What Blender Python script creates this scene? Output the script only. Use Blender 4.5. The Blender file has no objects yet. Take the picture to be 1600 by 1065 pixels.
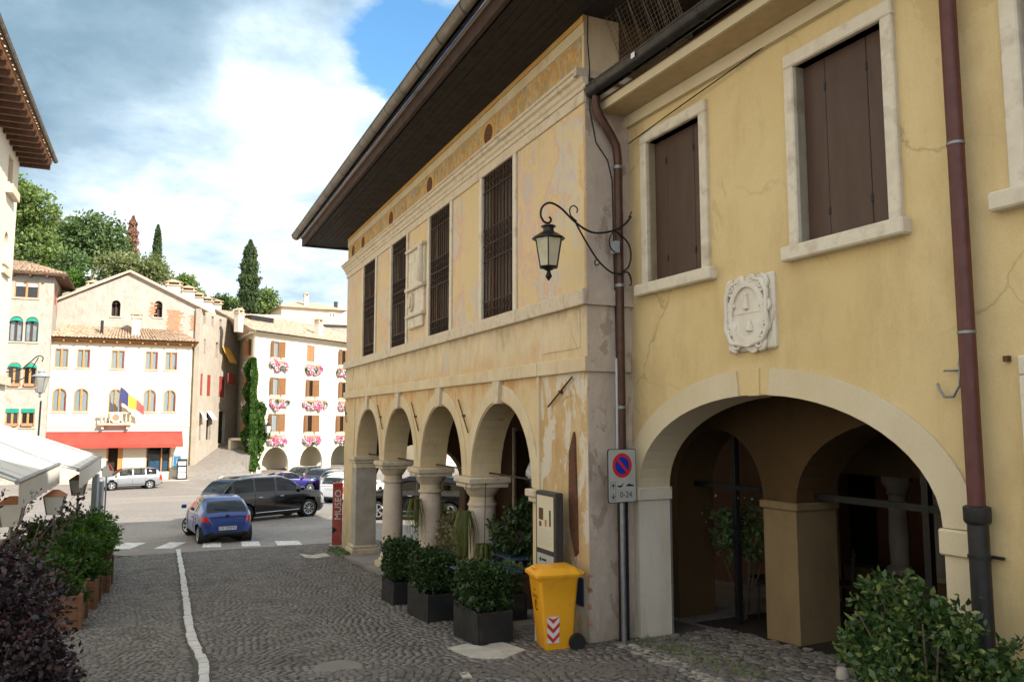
import bpy, bmesh, math, random
import numpy as np
from mathutils import Vector, Matrix
rnd = random.Random(7)
RN = np.random.default_rng(11)
sc = bpy.context.scene
COL = sc.collection
# ------------------------------------------------------------------ camera, sky, sun, exposure
F, CX, CY, HZ, CZ = 1225.0, 800.0, 532.5, 656.0, 5.0
PITCH = math.atan((HZ - CY) / F); cp, sp = math.cos(PITCH), math.sin(PITCH)
cam = bpy.data.cameras.new('Camera'); camo = bpy.data.objects.new('Camera', cam); COL.objects.link(camo)
cam.sensor_width = 36.0; cam.lens = F / 1600 * 36; cam.clip_start = 0.05; cam.clip_end = 3000
camo.location = (0, 0, CZ); camo.rotation_euler = (math.pi / 2 + PITCH, 0, 0)
sc.camera = camo
SUN_EL = math.radians(32.6); SUN_H = Vector((0.81, -0.585, 0)).normalized()
TO_SUN = Vector((SUN_H.x * math.cos(SUN_EL), SUN_H.y * math.cos(SUN_EL), math.sin(SUN_EL)))
sun = bpy.data.lights.new('Sun', 'SUN'); sun.energy = 4.4; sun.angle = math.radians(0.6); sun.color = (1.0, 0.93, 0.82)
suno = bpy.data.objects.new('Sun', sun); COL.objects.link(suno)
suno.rotation_euler = (-TO_SUN).to_track_quat('-Z', 'Y').to_euler(); suno.location = (20, -20, 40)
sc.view_settings.view_transform = 'Standard'; sc.view_settings.look = 'None'
sc.view_settings.exposure = 0.98; sc.view_settings.gamma = 1.0
sc.cycles.use_denoising = True
sc.cycles.use_adaptive_sampling = True; sc.cycles.adaptive_threshold = .02
sc.cycles.max_bounces = 6; sc.cycles.diffuse_bounces = 3; sc.cycles.glossy_bounces = 3; sc.cycles.transparent_max_bounces = 12
sc.cycles.caustics_reflective = False; sc.cycles.caustics_refractive = False
world = bpy.data.worlds.new('World'); sc.world = world; world.use_nodes = True

def lk(nt, a, b): nt.links.new(a, b)
def nd(nt, t, **k):
    n = nt.nodes.new(t)
    for kk, v in k.items():
        if kk.startswith('i_'): n.inputs[kk[2:].replace('_', ' ')].default_value = v
        else: setattr(n, kk, v)
    return n
def noise(nt, vec, scale, detail=4, rough=.55, dist=0):
    n = nd(nt, 'ShaderNodeTexNoise'); n.inputs['Scale'].default_value = scale; n.inputs['Detail'].default_value = detail
    n.inputs['Roughness'].default_value = rough; n.inputs['Distortion'].default_value = dist
    lk(nt, vec, n.inputs['Vector']); return n.outputs['Fac']
def ramp(nt, fac, stops):
    r = nd(nt, 'ShaderNodeValToRGB'); e = r.color_ramp.elements
    while len(e) < len(stops): e.new(.5)
    for i, (p, c) in enumerate(stops):
        e[i].position = p; e[i].color = (c, c, c, 1) if isinstance(c, (int, float)) else (*c, 1)
    lk(nt, fac, r.inputs['Fac']); return r.outputs['Color']
def mixc(nt, fac, a, b, mode='MIX'):
    m = nd(nt, 'ShaderNodeMix', data_type='RGBA', blend_type=mode)
    for s, v in ((m.inputs[0], fac), (m.inputs[6], a), (m.inputs[7], b)):
        if hasattr(v, 'is_output'): lk(nt, v, s)
        elif isinstance(v, (int, float)): s.default_value = v
        else: s.default_value = (*v, 1)
    return m.outputs[2]
def mth(nt, op, a, b=0.0, c=None):
    m = nd(nt, 'ShaderNodeMath', operation=op)
    for i, v in enumerate((a, b, c)):
        if v is None: continue
        if hasattr(v, 'is_output'): lk(nt, v, m.inputs[i])
        else: m.inputs[i].default_value = v
    return m.outputs[0]
def vsc(nt, vec, s, off=(0, 0, 0)):
    m = nd(nt, 'ShaderNodeMapping'); m.inputs['Scale'].default_value = s; m.inputs['Location'].default_value = off
    lk(nt, vec, m.inputs['Vector']); return m.outputs[0]

def build_sky():
    nt = world.node_tree; nt.nodes.clear()
    out = nd(nt, 'ShaderNodeOutputWorld'); bg = nd(nt, 'ShaderNodeBackground')
    sky = nd(nt, 'ShaderNodeTexSky'); sky.sky_type = 'NISHITA'; sky.sun_disc = False
    sky.sun_elevation = SUN_EL; sky.sun_rotation = math.atan2(SUN_H.x, SUN_H.y)
    sky.air_density = 1.0; sky.dust_density = 0.6; sky.ozone_density = 1.5
    tc = nd(nt, 'ShaderNodeTexCoord'); v = tc.outputs['Generated']
    sx = nd(nt, 'ShaderNodeSeparateXYZ'); lk(nt, v, sx.inputs[0])
    # clouds lie on a flat layer: divide the direction by its height
    zz = mth(nt, 'ADD', mth(nt, 'MAXIMUM', sx.outputs[2], 0.0), 0.22)
    cb = nd(nt, 'ShaderNodeCombineXYZ')
    lk(nt, mth(nt, 'DIVIDE', sx.outputs[0], zz), cb.inputs[0]); lk(nt, mth(nt, 'DIVIDE', sx.outputs[1], zz), cb.inputs[1])
    p = vsc(nt, cb.outputs[0], (1, 1, 1), SKY_OFF)
    big = noise(nt, p, 0.55, 3, .5); fine = noise(nt, p, 2.4, 10, .60, .2); wisp = noise(nt, p, 1.3, 8, .58, .1)
    # a break in the cloud deck (blue gap) towards the upper middle of the view
    def spot(d, lo, hi):
        dn = Vector(d).normalized()
        dp = nd(nt, 'ShaderNodeVectorMath', operation='DOT_PRODUCT'); lk(nt, v, dp.inputs[0]); dp.inputs[1].default_value = dn
        nrm = nd(nt, 'ShaderNodeVectorMath', operation='NORMALIZE')
        mr = nd(nt, 'ShaderNodeMapRange', interpolation_type='SMOOTHSTEP'); lk(nt, dp.outputs['Value'], mr.inputs[0])
        mr.inputs[1].default_value = lo; mr.inputs[2].default_value = hi; return mr.outputs[0]
    def pix(px, py):
        u = (px - CX) / F; w = (CY - py) / F
        return (u, cp - w * sp, sp + w * cp)
    gap = spot(pix(680, 80), .990, .9995)
    dark = spot(pix(170, 70), .87, .975)
    white = mth(nt, 'ADD', spot(pix(330, 350), .975, .998), spot(pix(500, 110), .988, .999))
    cov = mth(nt, 'ADD', mth(nt, 'MULTIPLY', big, .40), mth(nt, 'MULTIPLY', fine, .60))
    cov = mth(nt, 'SUBTRACT', mth(nt, 'ADD', cov, .13), mth(nt, 'MULTIPLY', gap, .26))
    cmask = ramp(nt, cov, [(.42, 0.0), (.48, .75), (.56, 1.0)])
    # shaded undersides against bright tops
    lum = mth(nt, 'ADD', mth(nt, 'MULTIPLY', wisp, .95), mth(nt, 'SUBTRACT', mth(nt, 'MULTIPLY', fine, .62), .24))
    lum = mth(nt, 'ADD', lum, mth(nt, 'SUBTRACT', mth(nt, 'MULTIPLY', white, .18), mth(nt, 'MULTIPLY', dark, .35)))
    # towards the horizon the cloud field brightens
    lowm = nd(nt, 'ShaderNodeMapRange', interpolation_type='SMOOTHSTEP'); lk(nt, sx.outputs[2], lowm.inputs[0]); lowm.inputs[1].default_value = .34; lowm.inputs[2].default_value = .06; lowm.inputs[4].default_value = .24
    lum = mth(nt, 'ADD', lum, lowm.outputs[0])
    ccol = ramp(nt, lum, [(.18, (.20, .31, .40)), (.32, (.31, .43, .53)), (.44, (.50, .63, .73)), (.56, (.80, .87, .92)), (.68, (1.05, 1.05, 1.05))])
    skyc = mixc(nt, 1.0, sky.outputs[0], (SKY_GAIN * .9, SKY_GAIN * 1.35, SKY_GAIN * 1.5), 'MULTIPLY')
    cl = mixc(nt, 1.0, ccol, (CLOUD, CLOUD, CLOUD), 'MULTIPLY')
    lk(nt, mixc(nt, cmask, skyc, cl), bg.inputs['Color']); bg.inputs['Strength'].default_value = SKY_STR
    lk(nt, bg.outputs[0], out.inputs['Surface'])
SKY_OFF = (3.1, 1.7, 0); SKY_GAIN = 1.0; CLOUD = 7.5; SKY_STR = 0.1
build_sky()
# ------------------------------------------------------------------ helpers
def ray(px, py):
    u = (px - CX) / F; v = (CY - py) / F
    return np.array([u, cp - v * sp, sp + v * cp])
def at(px, py, D):
    r = ray(px, py); q = r * (D / r[1]); return np.array([q[0], q[1], q[2] + CZ])
def th(vpx): return math.atan((vpx - CX) / F * cp)
class Fr:
    def __init__(s, O, theta, flip=1):
        s.O = np.array([O[0], O[1], 0.]); s.th = theta
        s.u = np.array([math.sin(theta), math.cos(theta), 0]); s.n = np.array([-math.cos(theta), math.sin(theta), 0]) * flip
    def __call__(s, a, b, z): return s.O + s.u * a + s.n * b + np.array([0, 0, z])
ID = lambda x, y, z: np.array([x, y, z], float)
class MB:
    def __init__(s, T=ID): s.v = []; s.f = []; s.T = T; s.m = []; s.cm = 0
    def add(s, vs, fs):
        o = len(s.v); s.v += [s.T(*p) for p in vs]
        for f in fs: s.f.append([i + o for i in f]); s.m.append(s.cm)
        return s
    def quad(s, *p): return s.add(p, [list(range(len(p)))])
    def box(s, x0, x1, y0, y1, z0, z1):
        return s.add([(x0,y0,z0),(x1,y0,z0),(x1,y1,z0),(x0,y1,z0),(x0,y0,z1),(x1,y0,z1),(x1,y1,z1),(x0,y1,z1)],
                     [(3,2,1,0),(4,5,6,7),(0,1,5,4),(1,2,6,5),(2,3,7,6),(3,0,4,7)])
    def bbox(s, x0, x1, y0, y1, z0, z1, e=.01):   # box with chamfered edges
        e = min(e, abs(x1-x0)*.3, abs(y1-y0)*.3, abs(z1-z0)*.3)
        x0, x1 = min(x0,x1), max(x0,x1); y0, y1 = min(y0,y1), max(y0,y1); z0, z1 = min(z0,z1), max(z0,z1)
        vs = []; X = (x0, x1); Y = (y0, y1); Z = (z0, z1); sg = (1, -1)
        for i in (0, 1):
            for j in (0, 1):
                for k in (0, 1):
                    vs += [(X[i]+sg[i]*e, Y[j]+sg[j]*e, Z[k]), (X[i]+sg[i]*e, Y[j], Z[k]+sg[k]*e), (X[i], Y[j]+sg[j]*e, Z[k]+sg[k]*e)]
        I = lambda i, j, k, t: (i*4+j*2+k)*3+t
        fs = []
        for k in (0, 1): fs.append([I(0,0,k,0), I(1,0,k,0), I(1,1,k,0), I(0,1,k,0)])
        for j in (0, 1): fs.append([I(0,j,0,1), I(1,j,0,1), I(1,j,1,1), I(0,j,1,1)])
        for i in (0, 1): fs.append([I(i,0,0,2), I(i,1,0,2), I(i,1,1,2), I(i,0,1,2)])
        for j in (0, 1):
            for k in (0, 1): fs.append([I(0,j,k,0), I(1,j,k,0), I(1,j,k,1), I(0,j,k,1)])
        for i in (0, 1):
            for k in (0, 1): fs.append([I(i,0,k,0), I(i,1,k,0), I(i,1,k,2), I(i,0,k,2)])
        for i in (0, 1):
            for j in (0, 1): fs.append([I(i,j,0,1), I(i,j,1,1), I(i,j,1,2), I(i,j,0,2)])
        for i in (0, 1):
            for j in (0, 1):
                for k in (0, 1): fs.append([I(i,j,k,0), I(i,j,k,1), I(i,j,k,2)])
        return s.add(vs, fs)
    def prism(s, poly, b0, b1):                     # poly of (a, z), extruded over b
        n = len(poly)
        return s.add([(a, b0, z) for a, z in poly] + [(a, b1, z) for a, z in poly],
                     [list(range(n)), list(range(2*n-1, n-1, -1))] + [(i, (i+1) % n, n+(i+1) % n, n+i) for i in range(n)])
    def band(s, inn, out, b0, b1):                  # strip between two polylines (a, z), extruded over b
        n = len(inn)
        vs = [(a, b0, z) for a, z in inn] + [(a, b0, z) for a, z in out] + [(a, b1, z) for a, z in inn] + [(a, b1, z) for a, z in out]
        fs = []
        for i in range(n-1):
            fs += [(i, i+1, n+i+1, n+i), (2*n+i, 2*n+i+1, 3*n+i+1, 3*n+i), (i, i+1, 2*n+i+1, 2*n+i), (n+i, n+i+1, 3*n+i+1, 3*n+i)]
        fs += [(0, n, 3*n, 2*n), (n-1, 2*n-1, 4*n-1, 3*n-1)]
        return s.add(vs, fs)
    def tube(s, path, r, n=8, cap=True):
        P = [np.array(p, float) for p in path]; k = len(P); vs = []; fs = []
        up = np.array([0, 0, 1.]); 
        for i in range(k):
            t = P[min(i+1, k-1)] - P[max(i-1, 0)]; t /= (np.linalg.norm(t) + 1e-9)
            if i == 0:
                ref = up if abs(t @ up) < .9 else np.array([1., 0, 0])
                x = np.cross(t, ref)
            else: x = x - t * (x @ t)
            x /= (np.linalg.norm(x) + 1e-9); y = np.cross(t, x); rr = r[i] if hasattr(r, '__len__') else r
            for j in range(n):
                q = 2 * math.pi * j / n; vs.append(tuple(P[i] + rr * (math.cos(q) * x + math.sin(q) * y)))
        for i in range(k-1):
            for j in range(n): fs.append((i*n+j, i*n+(j+1) % n, (i+1)*n+(j+1) % n, (i+1)*n+j))
        if cap: fs += [list(range(n))[::-1], list(range((k-1)*n, k*n))]
        return s.add(vs, fs)
    def lathe(s, prof, c, n=20, axis='z', cap=True):  # prof of (r, h)
        vs = []; fs = []; k = len(prof)
        for r, h in prof:
            for j in range(n):
                q = 2 * math.pi * j / n; x, y = r * math.cos(q), r * math.sin(q)
                vs.append((c[0]+x, c[1]+y, c[2]+h) if axis == 'z' else (c[0]+x, c[1]+h, c[2]+y) if axis == 'y' else (c[0]+h, c[1]+x, c[2]+y))
        for i in range(k-1):
            for j in range(n): fs.append((i*n+j, i*n+(j+1) % n, (i+1)*n+(j+1) % n, (i+1)*n+j))
        if cap: fs += [list(range(n))[::-1], list(range((k-1)*n, k*n))]
        return s.add(vs, fs)
    def wall(s, a0, a1, z0, z1, b0, b1, ops=(), nseg=14):
        ops = [tuple(o) + (None,) if len(o) == 4 else tuple(o) for o in ops]
        br = {a0, a1}
        for o in ops:
            br |= {max(a0, o[0]), min(a1, o[1])}
            if o[4] is not None:
                for i in range(1, nseg): br.add((o[0]+o[1])/2 - (o[1]-o[0])/2*math.cos(math.pi*i/nseg))
        br = sorted(br)
        def top(o, a):
            if o[4] is None: return o[3]
            c = (o[0]+o[1])/2; h = (o[1]-o[0])/2
            return o[3] + (o[4]-o[3]) * max(0, 1-((a-c)/h)**2) ** .5
        for p, q in zip(br[:-1], br[1:]):
            if q - p < 1e-6: continue
            m = (p+q)/2; act = sorted([o for o in ops if o[0] < m < o[1]], key=lambda o: o[2])
            cur = (z0, z0)
            for i, o in enumerate(act):
                if o[2] > max(cur) + 1e-6:
                    s.quad((p,b0,cur[0]),(q,b0,cur[1]),(q,b0,o[2]),(p,b0,o[2])); s.quad((p,b1,cur[0]),(q,b1,cur[1]),(q,b1,o[2]),(p,b1,o[2]))
                    s.quad((p,b0,o[2]),(q,b0,o[2]),(q,b1,o[2]),(p,b1,o[2]))
                cur = (top(o, p), top(o, q))
                if not (i+1 < len(act) and abs(act[i+1][2]-o[3]) < 1e-6 and o[4] is None):
                    s.quad((p,b0,cur[0]),(q,b0,cur[1]),(q,b1,cur[1]),(p,b1,cur[0]))
            if z1 > min(cur) + 1e-6:
                s.quad((p,b0,cur[0]),(q,b0,cur[1]),(q,b0,z1),(p,b0,z1)); s.quad((p,b1,cur[0]),(q,b1,cur[1]),(q,b1,z1),(p,b1,z1))
        for o in ops:
            if o[3] > o[2] + 1e-6:
                for a in o[:2]:
                    if a0 < a < a1: s.quad((a,b0,o[2]),(a,b1,o[2]),(a,b1,o[3]),(a,b0,o[3]))
        s.quad((a0,b0,z1),(a1,b0,z1),(a1,b1,z1),(a0,b1,z1)); s.quad((a0,b0,z0),(a0,b1,z0),(a0,b1,z1),(a0,b0,z1)); s.quad((a1,b0,z0),(a1,b1,z0),(a1,b1,z1),(a1,b0,z1))
        return s
RO = {}
def link_mesh(name, me, loc, parent):
    o = bpy.data.objects.new(name, me); COL.objects.link(o)
    if parent is not None: o.parent = parent; RO[o.name] = RO[parent.name]
    else: o.location = loc; RO[o.name] = np.array(loc, float)
    return o
def obj(name, mb, mat, parent=None, smooth=False, kind=None, label=None):
    V = np.array(mb.v, float).reshape(-1, 3)
    if parent is not None: off = RO[parent.name]
    else:
        lo, hi = V.min(0), V.max(0); off = np.array([(lo[0]+hi[0])/2, (lo[1]+hi[1])/2, lo[2]])
    me = bpy.data.meshes.new(name); me.from_pydata((V - off).tolist(), [], mb.f)
    mats = mat if isinstance(mat, (list, tuple)) else [mat]
    for m in mats: me.materials.append(m)
    if len(mats) > 1: me.polygons.foreach_set('material_index', mb.m)
    if smooth:
        me.polygons.foreach_set('use_smooth', [True] * len(me.polygons))
        if smooth != 1: me.set_sharp_from_angle(angle=math.radians(smooth))
    me.update()
    o = link_mesh(name, me, off, parent)
    if kind: o['kind'] = kind
    if label: o['label'] = label
    return o
def polys(name, V, k, mat, parent=None, kind=None, faces=None):
    """fast mesh of N separate k-gons, V of shape (N, k, 3)"""
    V = np.asarray(V, float); N = V.shape[0]; off = RO[parent.name] if parent is not None else np.array([V[..., 0].mean(), V[..., 1].mean(), V[..., 2].min()])
    me = bpy.data.meshes.new(name); flat = (V.reshape(-1, 3) - off)
    F0 = faces if faces is not None else [list(range(k))]
    idx = []; st = []; tot = []
    base = np.arange(N)[:, None] * k
    alls = []
    for f in F0: alls.append(base + np.array(f)[None, :])
    me.vertices.add(N * k); me.vertices.foreach_set('co', flat.ravel())
    nl = sum(a.size for a in alls); me.loops.add(nl)
    me.loops.foreach_set('vertex_index', np.concatenate([a.ravel() for a in alls]))
    starts = []; c = 0; 
    for a in alls:
        starts.append(c + np.arange(N) * a.shape[1]); c += a.size
    me.polygons.add(N * len(F0)); me.polygons.foreach_set('loop_start', np.concatenate(starts))
    me.polygons.foreach_set('loop_total', np.concatenate([np.full(N, a.shape[1]) for a in alls]))
    me.materials.append(mat); me.update(calc_edges=True); me.validate()
    o = link_mesh(name, me, off, parent)
    if kind: o['kind'] = kind
    return o
def tag(o, label, cat, group=None):
    o['label'] = label; o['category'] = cat
    if group: o['group'] = group
    return o
def struct(o): o['kind'] = 'structure'; return o
def thing(name, label, cat, loc, rotz=0, group=None, local=False):
    o = bpy.data.objects.new(name, None); COL.objects.link(o); o.empty_display_size = .3
    o.location = tuple(float(c) for c in loc); o.rotation_euler = (0, 0, rotz)
    RO[o.name] = np.zeros(3) if local else np.array(loc, float)
    return tag(o, label, cat, group)
def cover(a, b, n): return [a + (b - a) * i / n for i in range(n + 1)]
def text_mesh(name, s, T, size, mat, parent, b=0.0, align='CENTER', thick=.002, rot=0, a0=0, z0=0, sx=1.0):
    """flat lettering, written in the (a, z) plane of frame T at depth b"""
    cu = bpy.data.curves.new('t', 'FONT'); cu.body = s; cu.size = size; cu.align_x = align; cu.align_y = 'CENTER'; cu.extrude = 0; cu.resolution_u = 3
    to = bpy.data.objects.new('t', cu); COL.objects.link(to)
    dg = bpy.context.evaluated_depsgraph_get(); dg.update()
    me = to.evaluated_get(dg).to_mesh(); vs = [v.co.copy() for v in me.vertices]; fs = [list(p.vertices) for p in me.polygons]
    to.evaluated_get(dg).to_mesh_clear(); bpy.data.objects.remove(to); bpy.data.curves.remove(cu)
    mb = MB(T); c, sn = math.cos(rot), math.sin(rot)
    mb.add([(a0 + (v.x*sx*c - v.y*sn), b, z0 + (v.x*sx*sn + v.y*c)) for v in vs], fs)
    return obj(name, mb, mat, parent)
# ------------------------------------------------------------------ materials
MAT = {}
def base_mat(name):
    m = bpy.data.materials.new(name); m.use_nodes = True; nt = m.node_tree; b = nt.nodes['Principled BSDF']
    g = nd(nt, 'ShaderNodeNewGeometry'); MAT[name] = m
    return m, nt, b, g
def bump(nt, b, h, strength=.3, dist=.02):
    n = nd(nt, 'ShaderNodeBump'); n.inputs['Strength'].default_value = strength; n.inputs['Distance'].default_value = dist
    lk(nt, h, n.inputs['Height']); lk(nt, n.outputs[0], b.inputs['Normal'])
def surf(name, c1, c2=None, scale=3., rough=.8, bmp=.25, bscale=40., stretch=(1, 1, 1), island=0., metal=0., spec=.4, c3=None, objc=False, bd=.01):
    m, nt, b, g = base_mat(name)
    pos = g.outputs['Position']
    if objc: tc = nd(nt, 'ShaderNodeTexCoord'); pos = tc.outputs['Object']
    p = vsc(nt, pos, stretch); c2 = c2 or c1
    f = noise(nt, p, scale, 6, .6); st = [(.32, c1), (.66, c2)]
    if c3: st = [(.3, c1), (.52, c2), (.7, c3)]
    col = ramp(nt, f, st)
    if island:
        hs = nd(nt, 'ShaderNodeHueSaturation'); lk(nt, col, hs.inputs['Color'])
        mr = nd(nt, 'ShaderNodeMapRange'); lk(nt, g.outputs['Random Per Island'], mr.inputs[0]); mr.inputs[3].default_value = 1-island; mr.inputs[4].default_value = 1+island
        lk(nt, mr.outputs[0], hs.inputs['Value']); col = hs.outputs[0]
    lk(nt, col, b.inputs['Base Color']); b.inputs['Metallic'].default_value = metal
    b.inputs['Specular IOR Level'].default_value = spec
    rg = ramp(nt, noise(nt, p, scale * 2.3, 4), [(.3, max(0, rough - .1)), (.7, min(1, rough + .1))]); lk(nt, rg, b.inputs['Roughness'])
    if bmp: bump(nt, b, noise(nt, pos, bscale, 6, .65), bmp, bd)
    return m
def plaster(name, base, light, stain, dirt=None, amt=.5, bmp=.3, vert=.35, scale=1., patch=None, pth=.58, bands=(), cracks=0.):
    """old lime plaster: broad tone drift, vertical run marks, blotches, flaked patches"""
    m, nt, b, g = base_mat(name); P = g.outputs['Position']
    f1 = noise(nt, P, .9 * scale, 5, .6, .2); col = ramp(nt, f1, [(.3, base), (.68, light)])
    f2 = noise(nt, vsc(nt, P, (1, 1, .45), (7, 3, 1)), 2.2 * scale, 9, .68, .15)
    k = ramp(nt, f2, [(.50, 0.), (.72, amt)]); col = mixc(nt, k, col, stain)
    f3 = noise(nt, vsc(nt, P, (1, 1, .28), (1, 9, 4)), 4.2 * scale, 8, .68)
    col = mixc(nt, ramp(nt, f3, [(.52, 0.), (.75, vert)]), col, dirt or tuple(c * .55 for c in base))
    if patch:
        f4 = noise(nt, vsc(nt, P, (1, 1, .5), (4, 4, 8)), 1.7 * scale, 9, .68, .4)
        col = mixc(nt, ramp(nt, f4, [(pth, 0.), (pth + .025, 1.)]), col, patch)
    if bands:
        sz = nd(nt, 'ShaderNodeSeparateXYZ'); lk(nt, P, sz.inputs[0])
        wob = mth(nt, 'MULTIPLY', mth(nt, 'SUBTRACT', noise(nt, vsc(nt, P, (1, 1, .25)), 1.6, 8, .7, .3), .5), 1.5)
        for k_, (z0, z1, c_, am) in enumerate(bands):
            t_ = nd(nt, 'ShaderNodeMapRange', interpolation_type='SMOOTHSTEP'); lk(nt, mth(nt, 'ADD', sz.outputs[2], wob), t_.inputs[0]); t_.inputs[1].default_value = z0; t_.inputs[2].default_value = z1; t_.inputs[4].default_value = am
            br = ramp(nt, noise(nt, vsc(nt, P, (1, 1, .5), (k_*3, 2, 1)), 4.5, 8, .7), [(.36, 0.), (.56, 1.)]); col = mixc(nt, mth(nt, 'MULTIPLY', t_.outputs[0], br), col, c_)
    if cracks:
        vo = nd(nt, 'ShaderNodeTexVoronoi', feature='DISTANCE_TO_EDGE'); vo.inputs['Scale'].default_value = .42
        wv = nd(nt, 'ShaderNodeTexNoise'); wv.inputs['Scale'].default_value = 2.2; wv.inputs['Detail'].default_value = 7; lk(nt, P, wv.inputs['Vector'])
        av = nd(nt, 'ShaderNodeVectorMath', operation='MULTIPLY_ADD'); lk(nt, wv.outputs['Color'], av.inputs[0]); av.inputs[1].default_value = (.5, .5, .5); lk(nt, P, av.inputs[2]); lk(nt, av.outputs[0], vo.inputs['Vector'])
        ck = mth(nt, 'MULTIPLY', ramp(nt, vo.outputs['Distance'], [(0., 1.), (.006, 0.)]), ramp(nt, noise(nt, P, .7, 3), [(.48, 0.), (.6, cracks)])); col = mixc(nt, ck, col, tuple(c * .45 for c in base))
    fine = noise(nt, P, 60, 3, .7); col = mixc(nt, ramp(nt, fine, [(.35, .14), (.6, 0.)]), col, tuple(c * .6 for c in base))
    lk(nt, col, b.inputs['Base Color']); b.inputs['Roughness'].default_value = .92; b.inputs['Specular IOR Level'].default_value = .15
    h = mth(nt, 'ADD', mth(nt, 'MULTIPLY', noise(nt, P, 3.5, 6, .6), 1.2), mth(nt, 'MULTIPLY', noise(nt, P, 70, 4, .7), .25))
    bump(nt, b, h, bmp, .03)
    return m
def leafm(name, c1, c2, c3=None, trans=.25, rough=.5, spec=.35):
    m, nt, b, g = base_mat(name)
    col = ramp(nt, g.outputs['Random Per Island'], [(0., c1), (.7, c2), (1., c3 or c2)])
    f = noise(nt, g.outputs['Position'], 1.3, 3); col = mixc(nt, ramp(nt, f, [(.35, .35), (.65, 0.)]), col, tuple(c * .6 for c in c1))
    lk(nt, col, b.inputs['Base Color']); b.inputs['Roughness'].default_value = rough; b.inputs['Specular IOR Level'].default_value = spec
    tr = nd(nt, 'ShaderNodeBsdfTranslucent'); lk(nt, mixc(nt, 1., col, (1.1, 1.3, .5), 'MULTIPLY'), tr.inputs['Color'])
    mx = nd(nt, 'ShaderNodeMixShader'); mx.inputs[0].default_value = trans
    lk(nt, b.outputs[0], mx.inputs[1]); lk(nt, tr.outputs[0], mx.inputs[2]); lk(nt, mx.outputs[0], nt.nodes['Material Output'].inputs['Surface'])
    return m
def glassm(name, tint=(.5, .55, .55), refl=.12, rough=.02):
    m, nt, b, g = base_mat(name); nt.nodes.remove(b)
    t = nd(nt, 'ShaderNodeBsdfTransparent'); t.inputs[0].default_value = (*tint, 1)
    gl = nd(nt, 'ShaderNodeBsdfGlossy'); gl.inputs['Roughness'].default_value = rough
    lw = nd(nt, 'ShaderNodeLayerWeight'); lw.inputs[0].default_value = .5
    mx = nd(nt, 'ShaderNodeMixShader'); lk(nt, mth(nt, 'ADD', mth(nt, 'MULTIPLY', mth(nt, 'POWER', lw.outputs['Facing'], 5.0), 1 - refl), refl), mx.inputs[0])
    lk(nt, t.outputs[0], mx.inputs[1]); lk(nt, gl.outputs[0], mx.inputs[2]); lk(nt, mx.outputs[0], nt.nodes['Material Output'].inputs['Surface'])
    return m
def paint(name, c, rough=.25, metal=0., coat=.6, flake=0., dirt_=.06):
    m, nt, b, g = base_mat(name)
    dirt = noise(nt, nd(nt, 'ShaderNodeTexCoord').outputs['Object'], 2.5, 5)
    lk(nt, mixc(nt, ramp(nt, dirt, [(.4, 0.), (.8, dirt_)]), c, (.25, .23, .2)), b.inputs['Base Color'])
    b.inputs['Roughness'].default_value = rough; b.inputs['Metallic'].default_value = metal; b.inputs['Coat Weight'].default_value = coat; b.inputs['Coat Roughness'].default_value = .06
    return m
def emit_free(name, c, rough=.5): return surf(name, c, None, 4, rough, 0)
def fresco_field(name, sc_, stops, vert=.35, over=.85):
    m, nt, b, g = base_mat(name); P = g.outputs['Position']
    f = noise(nt, vsc(nt, P, (1, 1, vert), (2, 5, 3)), sc_, 10, .68, .12); col = ramp(nt, f, stops)
    f2 = noise(nt, vsc(nt, P, (1, 1, .6), (9, 1, 6)), sc_*.8, 6, .6, .3); col = mixc(nt, ramp(nt, f2, [(.50, 0.), (.62, over)]), col, (.66, .52, .29))
    f3 = noise(nt, vsc(nt, P, (1, 1, .15), (5, 5, 5)), sc_*4, 5, .6); col = mixc(nt, ramp(nt, f3, [(.55, 0.), (.8, .22)]), col, (.34, .22, .12))
    lk(nt, col, b.inputs['Base Color']); b.inputs['Roughness'].default_value = .93; b.inputs['Specular IOR Level'].default_value = .1
    bump(nt, b, noise(nt, P, 30, 6, .65), .2, .01); return m
surf('stone_white', (.53, .44, .31), (.63, .54, .41), 5, .85, .35, 30, c3=(.44, .36, .26))
surf('stone_frame', (.58, .51, .39), (.68, .62, .50), 4, .85, .3, 25, c3=(.48, .41, .31))
surf('column_stone', (.54, .42, .33), (.64, .55, .46), 2.2, .7, .25, 40, c3=(.50, .36, .28))
surf('grey_stone', (.34, .30, .26), (.46, .42, .36), 3, .85, .3, 30)
surf('marble', (.62, .57, .47), (.74, .70, .62), 4, .7, .2, 20)
plaster('fresco', (.66, .50, .27), (.70, .58, .37), (.58, .49, .38), (.46, .29, .14), .85, .3, .45, 1.1, patch=(.56, .36, .17), pth=.60, bands=((5.0, 5.6, (.56, .30, .11), .8), (3.2, 2.2, (.36, .29, .2), .7)))
plaster('fresco_pale', (.64, .51, .31), (.71, .61, .43), (.57, .48, .37), (.44, .29, .17), .85, .3, .5, 1.5)
plaster('apron_paint', (.64, .50, .30), (.71, .60, .42), (.57, .47, .35), (.44, .29, .17), .85, .35, .5, 1.5, patch=(.60, .53, .42), pth=.58, bands=((6.05, 6.45, (.33, .23, .14), .75), (5.95, 5.7, (.60, .38, .18), .6)), cracks=.7)
plaster('frieze_paint', (.50, .40, .22), (.56, .49, .32), (.38, .33, .25), (.50, .27, .08), .85, .2, .7, 2.4, patch=(.56, .38, .14), pth=.6)
plaster('ochre_band', (.62, .32, .07), (.64, .42, .15), (.5, .33, .16), (.5, .22, .07), .6, .2, .4, 1.5)
plaster('peeling', (.56, .36, .17), (.62, .47, .27), (.46, .30, .16), (.30, .2, .1), .6, .6, .5, 1.6, patch=(.66, .60, .49), pth=.50, bands=((3.1, 2.3, (.38, .29, .19), .8),), cracks=.8)
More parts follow.
